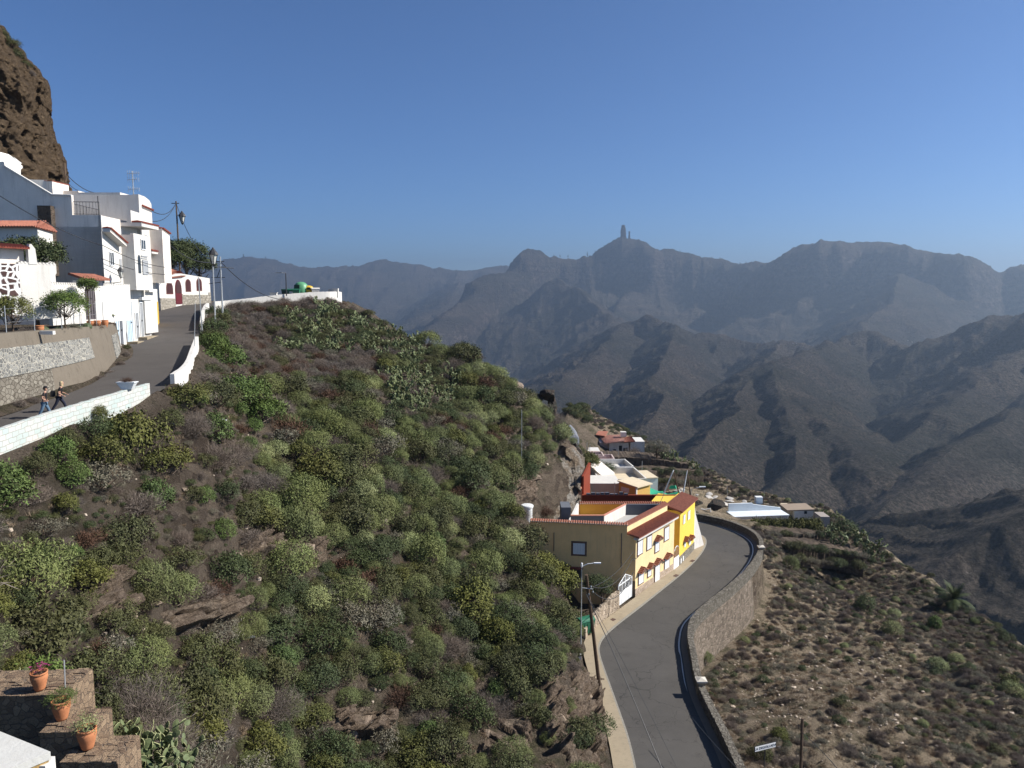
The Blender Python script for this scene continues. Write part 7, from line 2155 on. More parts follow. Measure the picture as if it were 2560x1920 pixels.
b = MB(); Fm.box(b, 0, Fm.L, -3, 0, -33, zc0, zc1); b.build("mustard_wing", plaster("mustard_render", (0.62, 0.38, 0.11)), ch)
b = MB(); Fm.box(b, -.1, Fm.L + .35, -3.1, .3, zc0 + .003, zc0 + .15, zc1 + .15, zc1 + .003); b.build("wing_roof", CREAMW, ch)
b = MB(); Fm.box(b, .45, 1.9, 0, .05, V(1570, 1232, 108.5).z, V(1570, 1221, 108.5).z); b.build("window", WHITEW, ch)
b = MB(); Fm.box(b, Fm.L - .1, Fm.L + .1, 0, .25, -32, zc1); b.build("white_pipe", WHITEW, ch)
# grey-white cave-front blocks above it
gh = empty("grey_cave_house", tuple(V(1490, 1180, 118))); tag(gh, "grey rendered sloping block against the cliff above the cream house", "house")
b = MB(); A0 = V(1468, 1158, 118); A1 = V(1506, 1190, 116); F9 = Face(A0, A1); F9.box(b, 0, F9.L, -3, 0, -30, A0.z, A1.z); b.build("wall", SHADEW, gh)
wh = empty("white_walled_terrace", tuple(V(1540, 1180, 128))); tag(wh, "long low white-walled roof terrace behind the cream house courtyard", "house")
Fw, zt, zb = block(wh, "wall", 1488, 1585, 1180, 130, 6, 1215, WHITEW, .12, hollow=WHITEW)
th = empty("pale_green_house", tuple(V(1632, 1205, 124))); tag(th, "small white house with pale green tint right of the cream courtyard house", "house")
Ft, zt, zb = block(th, "wall", 1612, 1645, 1196, 122, 5, 1245, plaster("pale_green_render", (0.62, 0.72, 0.68)), .2)
b = MB(); Ft.box(b, -.6, Ft.L, -5, .1, zt, zt + .15); b.build("roof_slab", CREAMW, th)
# green netting
nt_p = [(1617, 1218, 116), (1650, 1213, 118), (1660, 1222, 114), (1700, 1232, 112), (1700, 1250, 106), (1650, 1240, 109), (1618, 1236, 110)]
GN = plain("green_netting", (0.03, 0.30, 0.17), .7, .2, .3, 5)
gnx = empty("green_net", tuple(V(1655, 1230, 112))); tag(gnx, "bright green shade netting slung over the garden behind the yellow corner roof", "netting")
P = np.zeros((14, 26, 3))
for j in range(14):
    for i in range(26):
        u = i / 25; v_ = j / 13; px = 1616 + 84 * u; py = 1216 + 14 * u + (20 + 2 * u) * v_
        q = V(px, py, 117 - 8 * v_ - 2 * u); P[j, i] = (q.x, q.y, q.z + .25 * math.sin(u * 9) * math.cos(v_ * 5) - .5 * abs(math.sin(u * 6.3)))
o = grid_mesh("net_sheet", P.reshape(-1, 3), GN, 26, 14, True); o.parent = gnx; o.matrix_parent_inverse = Matrix.Translation(-Vector(gnx.location))
b = MB(); Q = V(1698, 1200, 113); b.hexa([tuple(V(1672, 1222, 115)), tuple(V(1690, 1222, 115)), tuple(V(1692, 1222, 117)), tuple(V(1674, 1222, 117)), tuple(V(1676, 1214, 115)), tuple(V(1688, 1213, 115)), tuple(V(1690, 1214, 117)), tuple(V(1678, 1215, 117))]); b.build("net_peak", GN, gnx)
# pinkish low group and red roof
ph = empty("pink_terraces", tuple(V(1500, 1160, 138))); tag(ph, "stack of small pinkish flat-roofed rooms below the pink-roofed house", "house")
block(ph, "upper_room", 1460, 1502, 1131, 150, 5, 1165, WHITEW); block(ph, "middle_room", 1474, 1511, 1152, 142, 4, 1175, PINKW, hollow=PINKW); block(ph, "lower_room", 1492, 1537, 1159, 140, 4, 1182, PINKW, hollow=PINKW)
b = MB(); tile_roof(b, V(1460, 1131, 149), V(1500, 1131, 149), V(1497, 1127, 153), V(1462, 1127, 153), 14, .06); b.build("tiled_roof", TILE, ph)
pk_ = empty("pink_roofed_house", tuple(V(1545, 1120, 160))); tag(pk_, "highest house of the hamlet with pinkish tiled roofs and three dark openings", "house")
Fp, zt, zb = block(pk_, "wall", 1523, 1572, 1107, 160, 5, 1140, WHITEW)
b = MB()
for l, r, t_, bt in ((1533, 1540, 1123, 1130), (1547, 1555, 1114, 1133), (1558, 1564, 1120, 1128), (1565, 1569, 1119, 1134)):
    a0, _ = Fp.at(l, 1125); a1, _ = Fp.at(r, 1125); _, z1 = Fp.at(1550, t_); _, z0 = Fp.at(1550, bt); Fp.box(b, a0, a1, 0, .04, z0, z1)
b.build("dark_openings", GLASS, pk_)
ROOFP = plain("faded_pink_tiles", (0.56, 0.33, 0.26), .85, .2, .2, 4)
b = MB(); tile_roof(b, V(1512, 1109, 159), V(1563, 1103, 159), V(1560, 1087, 166), V(1498, 1089, 166), 22, .08, .12); b.build("main_roof", ROOFP, pk_)
Fp2, zt, zb = block(pk_, "right_wing", 1576, 1612, 1104, 160, 5, 1141, WHITEW)
b = MB(); tile_roof(b, V(1560, 1106, 158.5), V(1588, 1104, 158.5), V(1578, 1092, 163), V(1563, 1092, 163), 9, .08, .1); b.build("wing_roof", TILE, pk_)
b = MB(); tile_roof(b, V(1490, 1088, 166), V(1512, 1091, 163), V(1520, 1079, 170), V(1497, 1078, 170), 9, .08, .1); b.build("back_roof", TILE, pk_)
block(pk_, "left_room", 1500, 1523, 1106, 161, 5, 1135, PINKW); b = MB().box(tuple(V(1558, 1085, 163)), (1.2, 1.2, 1.0)); b.build("chimney", WHITEW, pk_)
# bare trees and shrubs by the hamlet
tree("leafless_tree", V(1642, 1150, 150), 4.6, 3.2, "bushy dark tree right of the pink-roofed house", "tree", 'grey', 4200, .2, seed=221, leaf=(.25, .06))
put('dry', V(1584, 1130, 157).x, V(1584, 1130, 157).y, 2.0, "small bare tree in front of the white wing of the highest house", None, z=V(1584, 1140, 157).z)
for px, py, D in ((1660, 1145, 150), (1680, 1150, 150), (1700, 1158, 150), (1715, 1164, 150), (1730, 1170, 150)):
    p = V(px, py + 5, D); put('cactus', p.x, p.y, 1.5, "prickly pear along the skyline edge of the hamlet terraces", "prickly pears along the hamlet edge", z=p.z)
# terraces (dry earth steps) and rocky whitish slope
TER = stonework("terrace_soil", (0.07, 0.053, 0.04), (0.15, 0.115, 0.085), (0.09, 0.07, 0.052), 1.6, .03)
def ledge(name, ptsl, h, label, mat=None, th=3.0):
    A = resample([tuple(V(*q)) for q in ptsl], n=50, smooth=1); hi = A.copy(); lo_ = A.copy(); lo_[:, 2] -= h
    w = wall_solid(name, offset(lo_, -th), lo_, offset(hi, -th), hi, mat or TER, None, .05, len(ptsl)); tag(w, label, "terrace wall"); return w
ledge("terrace_wall", [(1570, 1198, 134), (1640, 1176, 142), (1700, 1174, 146), (1760, 1180, 148)], 4.0, "dark earth bank below the upper hamlet terrace", th=5)
ledge("terrace_wall", [(1510, 1143, 148), (1570, 1143, 148), (1640, 1148, 148), (1720, 1160, 148)], 2.5, "upper earth terrace in front of the pink-roofed house", th=6)
ledge("terrace_wall", [(1965, 1365, 116), (2020, 1362, 117), (2100, 1372, 118), (2160, 1392, 117)], 3.4, "dark stone terrace bank below the cactus clump", th=4)
ledge("terrace_wall", [(1920, 1333, 121), (1980, 1334, 123), (2060, 1336, 124), (2090, 1338, 125)], 1.6, "upper dark terrace bank below the hedge", th=5)
for k_, (xa, ya, xb, yb, D, n_, nm) in enumerate(((1965, 1362, 2165, 1388, 116, 16, "the dark terrace bank under the cactus clump"), (1920, 1332, 2090, 1337, 122, 10, "the upper terrace bank under the hedge"), (1965, 1392, 2160, 1415, 114, 14, "the foot of the dark terrace bank"), (1590, 1176, 1760, 1184, 143, 12, "the upper hamlet terrace bank"), (1600, 1196, 1760, 1210, 139, 12, "the foot of the upper hamlet bank"))):
    for i in range(n_):
        u = (i + r2.random()) / n_; p = V(xa + (xb - xa) * u, ya + (yb - ya) * u + 5, D); k = ['dark', 'olive', 'grey'][int(r2.integers(3))]
        put(k, p.x, p.y, r2.uniform(.7, 1.3), f"{LOOK[k]} shrub growing on {nm}", f"{LOOK[k]} shrubs on {nm}", z=p.z - .1)
b = [V(1690, 1215, 138), V(1790, 1232, 139), V(1880, 1255, 142), V(1975, 1282, 143)]
WR = plaster("whitish_rock", (0.50, 0.47, 0.43), (0.12, 0.10, 0.09), .8)
for i in range(34):
    u = r2.random(); px = 1690 + 270 * u; py = 1225 + 48 * u + r2.uniform(-6, 14); o = lump(px, py, r2.uniform(6, 16), r2.uniform(2.5, 6), hit(px, py)[1] or 136, "whitish rock slab on the bare slope above the bend", 80 + i % 6, WR, 2); o["group"] = "whitish rock slabs above the bend"
lump(1735, 1255, 26, 14, 131, "dark brown rock mass just above the far parapet", 90); lump(1785, 1262, 30, 12, 132, "long dark rock under the whitish slabs", 91)
# white low house and shed
lw = empty("white_flat_house", tuple(V(1900, 1280, 134))); tag(lw, "long low white flat-roofed house behind the hedge", "house")
Fl, zt, zb = block(lw, "wall", 1836, 1972, 1291, 131, 3.4, 1310, WHITEW, .12)
b = MB(); Fl.box(b, -.1, Fl.L + .1, -3.4, .1, zt, zt + .12); Fl.box(b, .2, 4.6, -3.4, -3.1, zt + .12, zt + 1.5); Fl.box(b, 4.6, Fl.L, -3.4, -3.1, zt + .12, zt + 1.3, zt + .5); b.build("roof_slab", plaster("pale_blue_white", (0.68, 0.73, 0.76), (0.4, 0.4, 0.4), .15), lw)
sh = empty("white_shed", tuple(V(2000, 1280, 138))); tag(sh, "small white house with one dark window at the end of the terrace", "house")
Fh2, zt, zb = block(sh, "wall", 1986, 2034, 1277, 136, 4, 1300, WHITEW)
Fh3, _, _ = block(sh, "side_wall", 1970, 1987, 1273, 137, 4, 1300, CREAMW)
b = MB(); Fh2.box(b, -1.3, Fh2.L + .1, -4, .1, zt + .003, zt + .15, zt + .3); b.build("roof", plaster("brown_flat_roof", (0.32, 0.25, 0.19)), sh)
b = MB(); a, z_ = Fh2.at(2014, 1281); Fh2.box(b, a - .25, a + .25, 0, .04, z_ - .25, z_ + .25); b.build("window", GLASS, sh)
rn = empty("stone_hut", tuple(V(2062, 1300, 134))); tag(rn, "ruined little stone hut between the white shed and the cactus clump", "hut")
block(rn, "wall", 2052, 2075, 1292, 132, 3, 1318, plaster("grey_stone_render", (0.34, 0.30, 0.27)))
wp = V(1896, 1260, 136); t_ = empty("water_tank", tuple(wp)); tag(t_, "white square water tank raised on a stand above the low white house", "water tank")
MB().box((wp.x, wp.y, wp.z + .75), (1.15, 1.0, 1.1)).build("tank", plaster("pale_blue_tank", (0.62, 0.68, 0.72), (.4, .4, .4), .1), t_); MB().box((wp.x, wp.y, wp.z - .4), (.7, .6, 1.2)).build("stand", GALV, t_); MB().box((wp.x, wp.y, wp.z + 1.33), (1.2, 1.05, .06)).build("lid", WOODW, t_)
# hedge: one clipped row
def hedge_mesh(L, seed):
    lobes = [(i * .55 - L / 2, .25 * math.sin(i * 1.7), .5, .85, .85) for i in range(int(L / .55))]
    r = np.random.default_rng(seed); nc = 1500; C, N = blob_points(lobes, nc, r, .75); Pp = np.repeat(C, 7, 0) + r.normal(0, .12, (nc * 7, 3)); NN = np.repeat(N, 7, 0)
    Q = leaf_quads(Pp, NN + [0, 0, .3], NN, .2 * (0.7 + .6 * r.random(len(Pp))), .1 * (0.7 + .6 * r.random(len(Pp))), r, .55); return quad_mesh("hedge", Q, [LM['broad']], np.clip(.5 * np.repeat(r.random(nc), 7) + .5 * r.random(len(Pp)), 0, 1))
hp = V(1972, 1328, 128); o = bpy.data.objects.new("hedge", hedge_mesh(12, 5)); COL.objects.link(o); o.location = (hp.x, hp.y, hp.z - .4); o.scale = (.98, 1.4, 1.9); tag(o, "dense olive-green hedge in front of the low white house", "hedge")
for px, py, r_ in ((2095, 1352, 22), (2130, 1345, 24), (2160, 1352, 24), (2175, 1370, 22), (2110, 1375, 18), (2190, 1385, 18), (2075, 1325, 16)):
    p = V(px, py + 12, 121); put('cactus', p.x, p.y, r_ * 121 / FPX, "prickly pear in the dense clump under the round dark tree", "prickly pears below the round dark tree", z=p.z)
for px, py, r_ in ((2052, 1283, 12), (2070, 1287, 12), (2088, 1291, 11)):
    p = V(px, py + 6, 137); put('cactus', p.x, p.y, r_ * 137 / FPX * 1.1, "prickly pear on the skyline beside the white shed", "prickly pears on the skyline by the shed", z=p.z)
# pole tripods and lamp behind the yellow roofs
def tripod(legs, top, D, label, name="pole_frame"):
    T = V(*top, D); t_ = empty(name, tuple(T)); tag(t_, label, "utility pole")
    for k, (px, py, dd) in enumerate(legs): MB().tube([tuple(V(px, py, D + dd)), (T.x, T.y, T.z)], .11, 7, True, .08).build("pole_leg", [GALV, WOODP][k % 2], t_)
tripod([(1648, 1262, -3), (1697, 1232, 1)], (1684, 1175), 105, "pair of leaning poles meeting at the top behind the courtyard wall")
tripod([(1708, 1232, -1), (1726, 1240, 1)], (1718, 1176), 107, "second pair of thin poles beside the curved street lamp")
b0_ = V(1727, 1242, 108); t_ = empty("street_lamp", tuple(b0_)); tag(t_, "street lamp with a long curved arm above the tiled corner roof", "street lamp")
tp_ = V(1728, 1222, 108); MB().tube([(b0_.x, b0_.y, b0_.z - 6), (b0_.x, b0_.y, tp_.z), (V(1742, 1218, 108).x, b0_.y, V(1742, 1219, 108).z), (V(1752, 1217, 108).x, b0_.y, V(1752, 1217.5, 108).z)], .06, 6).build("arm", GALV, t_)
q = V(1756, 1217, 108); MB().box((q.x, q.y, q.z), (.9, .25, .12)).build("lamp_head", WOODW, t_)
for px, yt, yb, D, lb in ((1545, 1108, 1170, 150, "thin aerial mast in front of the pink-roofed house"), (1467, 1105, 1160, 140, "short pole against the netted rock slope"), (1474, 1110, 1160, 140, "second short pole against the netted rock slope"), (1605, 1152, 1180, 135, "short post with a white aerial on the terrace"), (1536, 1205, 1255, 105, "thin pole rising from the red-brown wall"), (1304, 1022, 1150, 96, "slender pale pole standing alone on the hillside"), (1818, 1215, 1240, 140, "thin dead stem on the dark slope above the bend"), (1910, 1225, 1245, 146, "thin leaning stake on the skyline above the bend")):
    a = V(px, yb, D); c = V(px, yt, D); o = MB().tube([(a.x, a.y, a.z), (a.x, a.y, c.z)], .045, 5).build("thin_pole", GALV); tag(o, lb, "pole")
fr_ = V(1768, 1276, 126); b = MB(); b.tube([V(1752, 1272, 126), V(1762, 1274, 126), V(1776, 1271, 126), V(1776, 1280, 126)], .12, 5); o = b.build("white_handrail", WHITEW); tag(o, "short white pipe rail just beyond the far parapet", "railing")
# date palm
pp_ = hit(2384, 1520)[0] + Vector((0, 0, .9)); pm = empty("palm_tree", tuple(pp_)); tag(pm, "lone date palm at the valley edge of the lower slope", "palm")
MB().tube([(pp_.x, pp_.y, pp_.z - 1.5), (pp_.x, pp_.y, pp_.z + .3)], .35, 10, True, .28).build("trunk", WOODP, pm)
rp = np.random.default_rng(5); Q = []; 
for k in range(64):
    a = rp.random() * 6.283; el = rp.uniform(-.25, 1.35); Lf = rp.uniform(2.1, 2.8); pv = np.array([0, 0, .3]); d = np.array([math.cos(a) * math.cos(el), math.sin(a) * math.cos(el), math.sin(el)])
    for s_i in range(12):
        nx = pv + d * Lf / 12; d = unit(d + np.array([0, 0, -.085])); side = unit(np.cross(d, [0, 0, 1.0]) + 1e-6); wd = .42 * math.sin(math.pi * (s_i + 1.2) / 13.5) + .05
        for sg in (-1, 1):
            for m_ in range(4):
                q0 = pv + (nx - pv) * m_ * .25; tipv = q0 + side * sg * wd + d * .28 + np.array([0, 0, -.06]); Q.append([q0, q0 + d * .03, tipv + d * .012, tipv])
        Q.append([pv - side * .025, nx - side * .02, nx + side * .02, pv + side * .025]); pv = nx
o = bpy.data.objects.new("crown", quad_mesh("palm_fronds", np.array(Q), [LM['dark']], rp.random(len(Q)))); COL.objects.link(o); o.parent = pm
# tiny far villages
def village(pts_, D, label, group):
    for px, py, w_ in pts_:
        p = V(px, py, D)
        s = w_ * D / FPX
        # stand it where the sight line meets the mountain side
        r_ = ray(px, py); kk = D * (.55 + np.arange(400) * .0025)
        under = r_.z * kk < far_height(r_.x * kk, r_.y * kk)
        if under.any(): p = r_ * float(kk[int(np.argmax(under))])
        t_ = empty("distant_house", tuple(p)); tag(t_, label, "house", group)
        b = MB().box((p.x, p.y, p.z + s * .3), (s, s * .8, s * 1.0)); b.build("walls", WHITEW, t_); b = MB().box((p.x, p.y, p.z + s * .82), (s * 1.1, s * .9, s * .06)); b.build("roof", TILED if px < 2000 else WHITEW, t_)
# ================================================================ foreground corner: stepped wall, pots, white roof
FST = stonework("garden_fieldstone", (0.19, 0.13, 0.088), (0.36, 0.26, 0.17), (0.20, 0.155, 0.12), 4.2, 0.025, (1, 1, 1.1), 1.0)
sw = empty("stepped_stone_wall", tuple(V(150, 1780, 21))); tag(sw, "brown fieldstone garden wall stepping down past the terracotta pots", "garden wall")
# three steps: (left px, right px, top edge py at left / right, D)
def step_block(l, r, yt, D, depth, yb, yaw, seed):
    A = V(l, yt, D); B_ = V(r, yt, D); Fc = Face(A, (B_.x, B_.y + (B_.x - A.x) * math.tan(yaw)))
    zt = A.z; zb = V(l, yb, D).z; b = MB(); nx_, ny_ = 12, 5
    r3 = random.Random(seed); vs = []; 
    Fc.box(b, 0, Fc.L, -depth, 0, zb, zt - .06)
    # uneven capping stones
    a = 0.0
    while a < Fc.L - .05:
        w = min(r3.uniform(.18, .36), Fc.L - a); o_ = 0.03
        while o_ > -depth:
            dd = r3.uniform(.18, .34); e = r3.uniform(0, .05); Fc.box(b, a + .006, a + w - .006, max(o_ - dd, -depth) + .008, o_, zt - .059, zt + e - .03); o_ -= dd
        a += w
    b.build("step", FST, sw)
    return Fc, zt
F1_, zt1 = step_block(-140, 158, 1742, 21.5, 1.5, 1990, .05, 1)
F2_, zt2 = step_block(98, 222, 1828, 20.6, 1.2, 2060, .0, 2)
F3_, zt3 = step_block(150, 294, 1903, 20.0, 1.2, 2160, .0, 3)
def flower_pot(px, pyb, D, zt, s, label, plant, pc):
    p = V(px, pyb, D); pos = (p.x, p.y, zt); t_ = pot(pos, s, POT, label, "plant pot")
    b = MB().lathe((0, 0, .58 * s), [(.25 * s, 0), (.2 * s, .02)], 16); o = b.build("soil", plain("potting_soil", (0.03, 0.022, 0.018))); o.parent = t_
    pl = empty(pc[0], (p.x, p.y, zt + .6 * s)); tag(pl, pc[1], "plant")
    me = plant; o = bpy.data.objects.new("leaves", me); COL.objects.link(o); o.parent = pl; sc_ = pc[2]; o.scale = (sc_, sc_, sc_ * pc[3]); o.location = (0, 0, -.05)
    return pl
pl = flower_pot(101, 1738, 21.9, zt1 + .02, .78, "terracotta pot with magenta flowers, highest on the stepped stone wall", make_shrub_mesh('red', 301, 500, (.10, .05), 3, .9, 6, .5, 12, .5), ("flowering_plant", "small plant with magenta flowers in the highest terracotta pot", .32, 1.0))
MAG = plain("magenta_petals", (0.35, 0.03, 0.16), .6)
r3 = random.Random(8); b = MB()
for i in range(16):
    a = r3.random() * 6.28; q = r3.uniform(.05, .3); c = (q * math.cos(a), q * math.sin(a), r3.uniform(.1, .3)); 
    for k in range(4): ang = k * 1.57 + r3.random(); b.add([(c[0], c[1], c[2]), (c[0] + .05 * math.cos(ang), c[1] + .05 * math.sin(ang), c[2] + .02), (c[0] + .05 * math.cos(ang + .8), c[1] + .05 * math.sin(ang + .8), c[2] + .02)], [(0, 1, 2)])
o = b.build("petals", MAG); o.parent = pl
flower_pot(157, 1825, 21.2, zt2 + .02, .82, "terracotta pot with a trailing green plant on the middle step", make_shrub_mesh('lush', 303, 1500, (.12, .03), 5, .8, 10, .6, 30, .4), ("trailing_plant", "green feathery plant spilling over the middle terracotta pot", .5, .9))
flower_pot(222, 1906, 20.6, zt3 + .02, .84, "terracotta pot with a pale yellowish succulent on the lowest step", make_shrub_mesh('pale', 305, 700, (.14, .05), 4, 1.0, 8, .5, 16, .4), ("potted_succulent", "thin yellow-green succulent leaning over the lowest terracotta pot", .42, 1.2))
for (x0_, y0_, x1_, y1_, D, lb) in ((160, 1650, 163, 1755, 22.0, "thin pale cane rising behind the middle terracotta pot"),):
    a = V(x0_, y0_, D); c = V(x1_, y1_, D); o = MB().tube([tuple(a), (c.x, c.y, c.z - .6)], .02, 6).build("cane", GALV); tag(o, lb, "cane")
# cacti
def big_cactus(px, py, D, s, n, seed, label):
    p = V(px, py, D); me = make_cactus_mesh(seed, n, .13, .95, .75); o = bpy.data.objects.new("prickly_pear", me); COL.objects.link(o); o.location = p; o.scale = (s, s, s); tag(o, label, "cactus"); return o
big_cactus(335, 1905, 23.3, 1.15, 150, 311, "large grey-green prickly pear beside the lowest terracotta pot"); big_cactus(420, 1915, 23.8, 1.0, 120, 312, "prickly pear with crowded pads at the bottom edge, right of the large one")
big_cactus(272, 1890, 24.2, .9, 80, 313, "upright prickly pear pads between the lowest pot and the large cactus"); big_cactus(14, 1745, 24, 1.0, 80, 314, "bright pale-padded prickly pear behind the stepped wall"); big_cactus(-8, 1480, 31, .8, 16, 315, "single prickly pear pad cluster at the left picture edge")
for px, py, D, k, s, lb in ((60, 1700, 26, 'lush', 1.5, "glossy green bush behind the highest terracotta pot"), (150, 1760, 26, 'lush', 1.2, "green bush behind the middle terracotta pot"), (10, 1660, 28, 'lush', 1.3, "leafy green bush behind the pale-padded cactus"), (250, 1830, 28, 'olive', 1.5, "dull green bush above the lowest terracotta pot"), (330, 1750, 31, 'dry', 2.1, "big tangled leafless bush behind the large prickly pear"), (400, 1830, 29, 'dry', 1.6, "dark branching dry bush near the bottom edge"), (280, 1700, 33, 'dry', 1.7, "grey-brown dry bush on the near slope"), (470, 1880, 31, 'grey', 1.6, "grey twiggy bush at the bottom edge of the near slope"), (520, 1760, 35, 'olive', 1.8, "speckled olive bush low on the near slope")):
    p = V(px, py + 30, D); put(k, p.x, p.y, s, lb, None, z=p.z - .3 * s)
# white roof with reed screen
wr = empty("white_roof", tuple(V(60, 1860, 14))); tag(wr, "corner of a flat white terrace roof with a reed fringe beneath", "roof")
zr = V(126, 1879, 14.0).z
A0 = G(126, 1879, zr); B0 = G(-40, 1812, zr); C0 = G(-60, 1955, zr)
b = MB(); n0 = (A0.x, A0.y); n1 = (B0.x, B0.y + .0); n2 = (C0.x, C0.y); n3 = (n1[0] - 3, n1[1] - 1)
b.prism([n2, n0, n1, n3, (n2[0] - 3, n2[1] - 2)], zr - .15, zr); b.build("roof_slab", plaster("weathered_white_roof", (0.58, 0.57, 0.53), (0.4, 0.36, 0.3), .3), wr)
b = MB().box((n0[0] - .18, n0[1] + .02, zr - .9), (.3, .3, 1.4)); b.build("corner_post", WHITEW, wr)
REED = plain("reeds", (0.42, 0.28, 0.11), .8, .2, .4, 14); b = MB(); r3 = random.Random(4)
dx, dy = n2[0] - n0[0], n2[1] - n0[1]; Ld = math.hypot(dx, dy)
for i in range(70):
    u = .07 + .9 * i / 70; x = n0[0] + dx * u; y = n0[1] + dy * u; b.tube([(x, y + .05, zr - .155), (x + r3.uniform(-.01, .01), y + .05, zr - 1.0 - r3.random() * .2)], .017, 4)
b.build("reed_screen", REED, wr)
# litter
for k, (px, py, s, lb) in enumerate(((558, 1055, .38, "large white plastic sheet lying on the upper slope"), (433, 1065, .14, "small crumpled blue-white litter near the white plastic sheet"), (627, 1598, .3, "white and black rag on the lower slope"), (920, 887, .15, "white scrap on the slope under the cactus crest"), (823, 980, .3, "bluish white litter heap on the dry slope"))):
    p, D = hit(px, py)
    if p: me = rock_mesh(95 + k, 2, WOODW); o = bpy.data.objects.new("litter", me); COL.objects.link(o); o.location = p + Vector((0, 0, .12)); o.scale = (s, s * .7, s * .4); tag(o, lb, "litter")

# ================================================================ two walkers
SKIN = plain("skin", (0.45, 0.26, 0.18), .6); BLACKC = plain("black_cotton", (0.012, 0.012, 0.014), .9); JEANS = plain("blue_denim", (0.12, 0.19, 0.27), .9, .1, .25, 12); NAVY = plain("navy_cloth", (0.018, 0.022, 0.04), .9); BLOND = plain("blond_hair", (0.50, 0.38, 0.22), .8); BROWNH = plain("dark_hair", (0.05, 0.03, 0.02), .8)
def skinned(name, verts, edges, radii, mat, parent, root=0):
    me = bpy.data.meshes.new(name); me.from_pydata(verts, edges, []); o = bpy.data.objects.new(name, me); COL.objects.link(o)
    o.modifiers.new("skin", 'SKIN'); me.skin_vertices[0].data
    for i, r in enumerate(radii):
        me.skin_vertices[0].data[i].radius = (r, r) if not isinstance(r, tuple) else r
    me.skin_vertices[0].data[root].use_root = True
    o.modifiers["skin"].use_smooth_shade = True
    s = o.modifiers.new("sub", 'SUBSURF'); s.levels = 2; s.render_levels = 2
    me.materials.append(mat)
    if parent: o.parent = parent
    return o
def add_skin(me): me.skin_vertices
def person(loc, rz, label, trousers, hair, cap, arms, lean=.04, step=.32):
    """arms: (left elbow, left hand, right elbow, right hand) in body coordinates, x = side, y = forward"""
    t_ = empty("person", loc, rz); tag(t_, label, "person")
    hip, sh, neck = .92, 1.43, 1.52
    V_ = [(0, 0, hip), (0, lean, 1.15), (0, lean * 1.6, sh - .03), (0, lean * 2, neck), (0, lean * 2 + .02, 1.60),
          (-.09, 0, hip - .06), (-.10, step * .55, .49), (-.10, step * .85, .08), (-.10, step * .85 + .17, .03),
          (.09, 0, hip - .06), (.10, -step * .35, .50), (.10, -step * .95, .12), (.10, -step * .95 + .14, .04),
          (-.18, lean * 1.6, sh), arms[0], arms[1], (.18, lean * 1.6, sh), arms[2], arms[3]]
    E = [(0, 1), (1, 2), (2, 3), (3, 4), (0, 5), (5, 6), (6, 7), (7, 8), (0, 9), (9, 10), (10, 11), (11, 12), (2, 13), (13, 14), (14, 15), (2, 16), (16, 17), (17, 18)]
    Rr = [(.15, .11), (.145, .11), (.16, .11), .055, .06, .095, .065, .045, .04, .095, .065, .045, .04, .065, .045, .03, .065, .045, .03]
    body = skinned("body", V_, E, Rr, SKIN, t_)
    # head with face
    b = MB(); hc = (0, lean * 2 + .035, 1.68)
    prof = [(.045, -.13), (.068, -.10), (.078, -.04), (.082, .02), (.078, .07), (.055, .11), (.01, .125)]
    b.lathe((0, 0, 0), prof, 16); b.v = [(x * .92, y * 1.12, z) for x, y, z in b.v]
    b.v = [(x + hc[0], y + hc[1], z + hc[2]) for x, y, z in b.v]
    b.add([(-.014, hc[1] + .08, 1.68), (.014, hc[1] + .08, 1.68), (0, hc[1] + .085, 1.72), (0, hc[1] + .118, 1.665)], [(0, 1, 3), (1, 2, 3), (2, 0, 3)])
    for sx in (-1, 1): b.box((sx * .078, hc[1], 1.68), (.016, .04, .06))
    hd = b.build("head", SKIN); hd.parent = t_
    b = MB()
    for sx in (-1, 1): b.box((sx * .03, hc[1] + .087, 1.70), (.022, .012, .010))
    b.box((0, hc[1] + .088, 1.625), (.04, .01, .008)); o = b.build("face_features", BROWNH); o.parent = hd
    b = MB(); b.lathe((0, 0, 0), [(.086, -.05), (.092, .02), (.088, .075), (.062, .122), (.01, .14)] if not hair[1] else [(.085, -.17), (.098, -.08), (.096, .02), (.090, .08), (.062, .128), (.01, .145)], 14)
    b.v = [(x * .98, y * 1.08 - .03, z) for x, y, z in b.v]; b.v = [(x + hc[0], y + hc[1], z + hc[2]) for x, y, z in b.v]; o = b.build("hair", hair[0]); o.parent = t_
    if cap:
        b = MB(); b.lathe((hc[0], hc[1] - .01, hc[2] + .055), [(.103, 0), (.105, .03), (.085, .085), (.02, .11)], 16); b.box((0, hc[1] + .14, hc[2] + .06), (.13, .12, .018)); o = b.build("cap", BLACKC); o.parent = t_
    # clothing shells follow the same skeleton
    skinned("t_shirt", [V_[i] for i in (0, 1, 2, 13, 14, 16, 17)][:3] + [V_[13], tuple(np.array(V_[13]) * .35 + np.array(V_[14]) * .65), V_[16], tuple(np.array(V_[16]) * .35 + np.array(V_[17]) * .65)], [(0, 1), (1, 2), (2, 3), (3, 4), (2, 5), (5, 6)], [(.172, .135), (.165, .132), (.178, .13), .085, .068, .085, .068], BLACKC, t_, 1)
    skinned("trousers", [(0, 0, hip + .02)] + [V_[i] for i in (5, 6, 7, 9, 10, 11)], [(0, 1), (1, 2), (2, 3), (0, 4), (4, 5), (5, 6)], [(.165, .13), .115, .085, .065, .115, .085, .065], trousers, t_)
    for i, (a_, s_) in enumerate(((7, 8), (11, 12))):
        q = V_[a_]; b = MB(); b.box((q[0], q[1] + .08, q[2] - .03), (.095, .28, .085)); o = b.build("shoe", DARKM); o.parent = t_
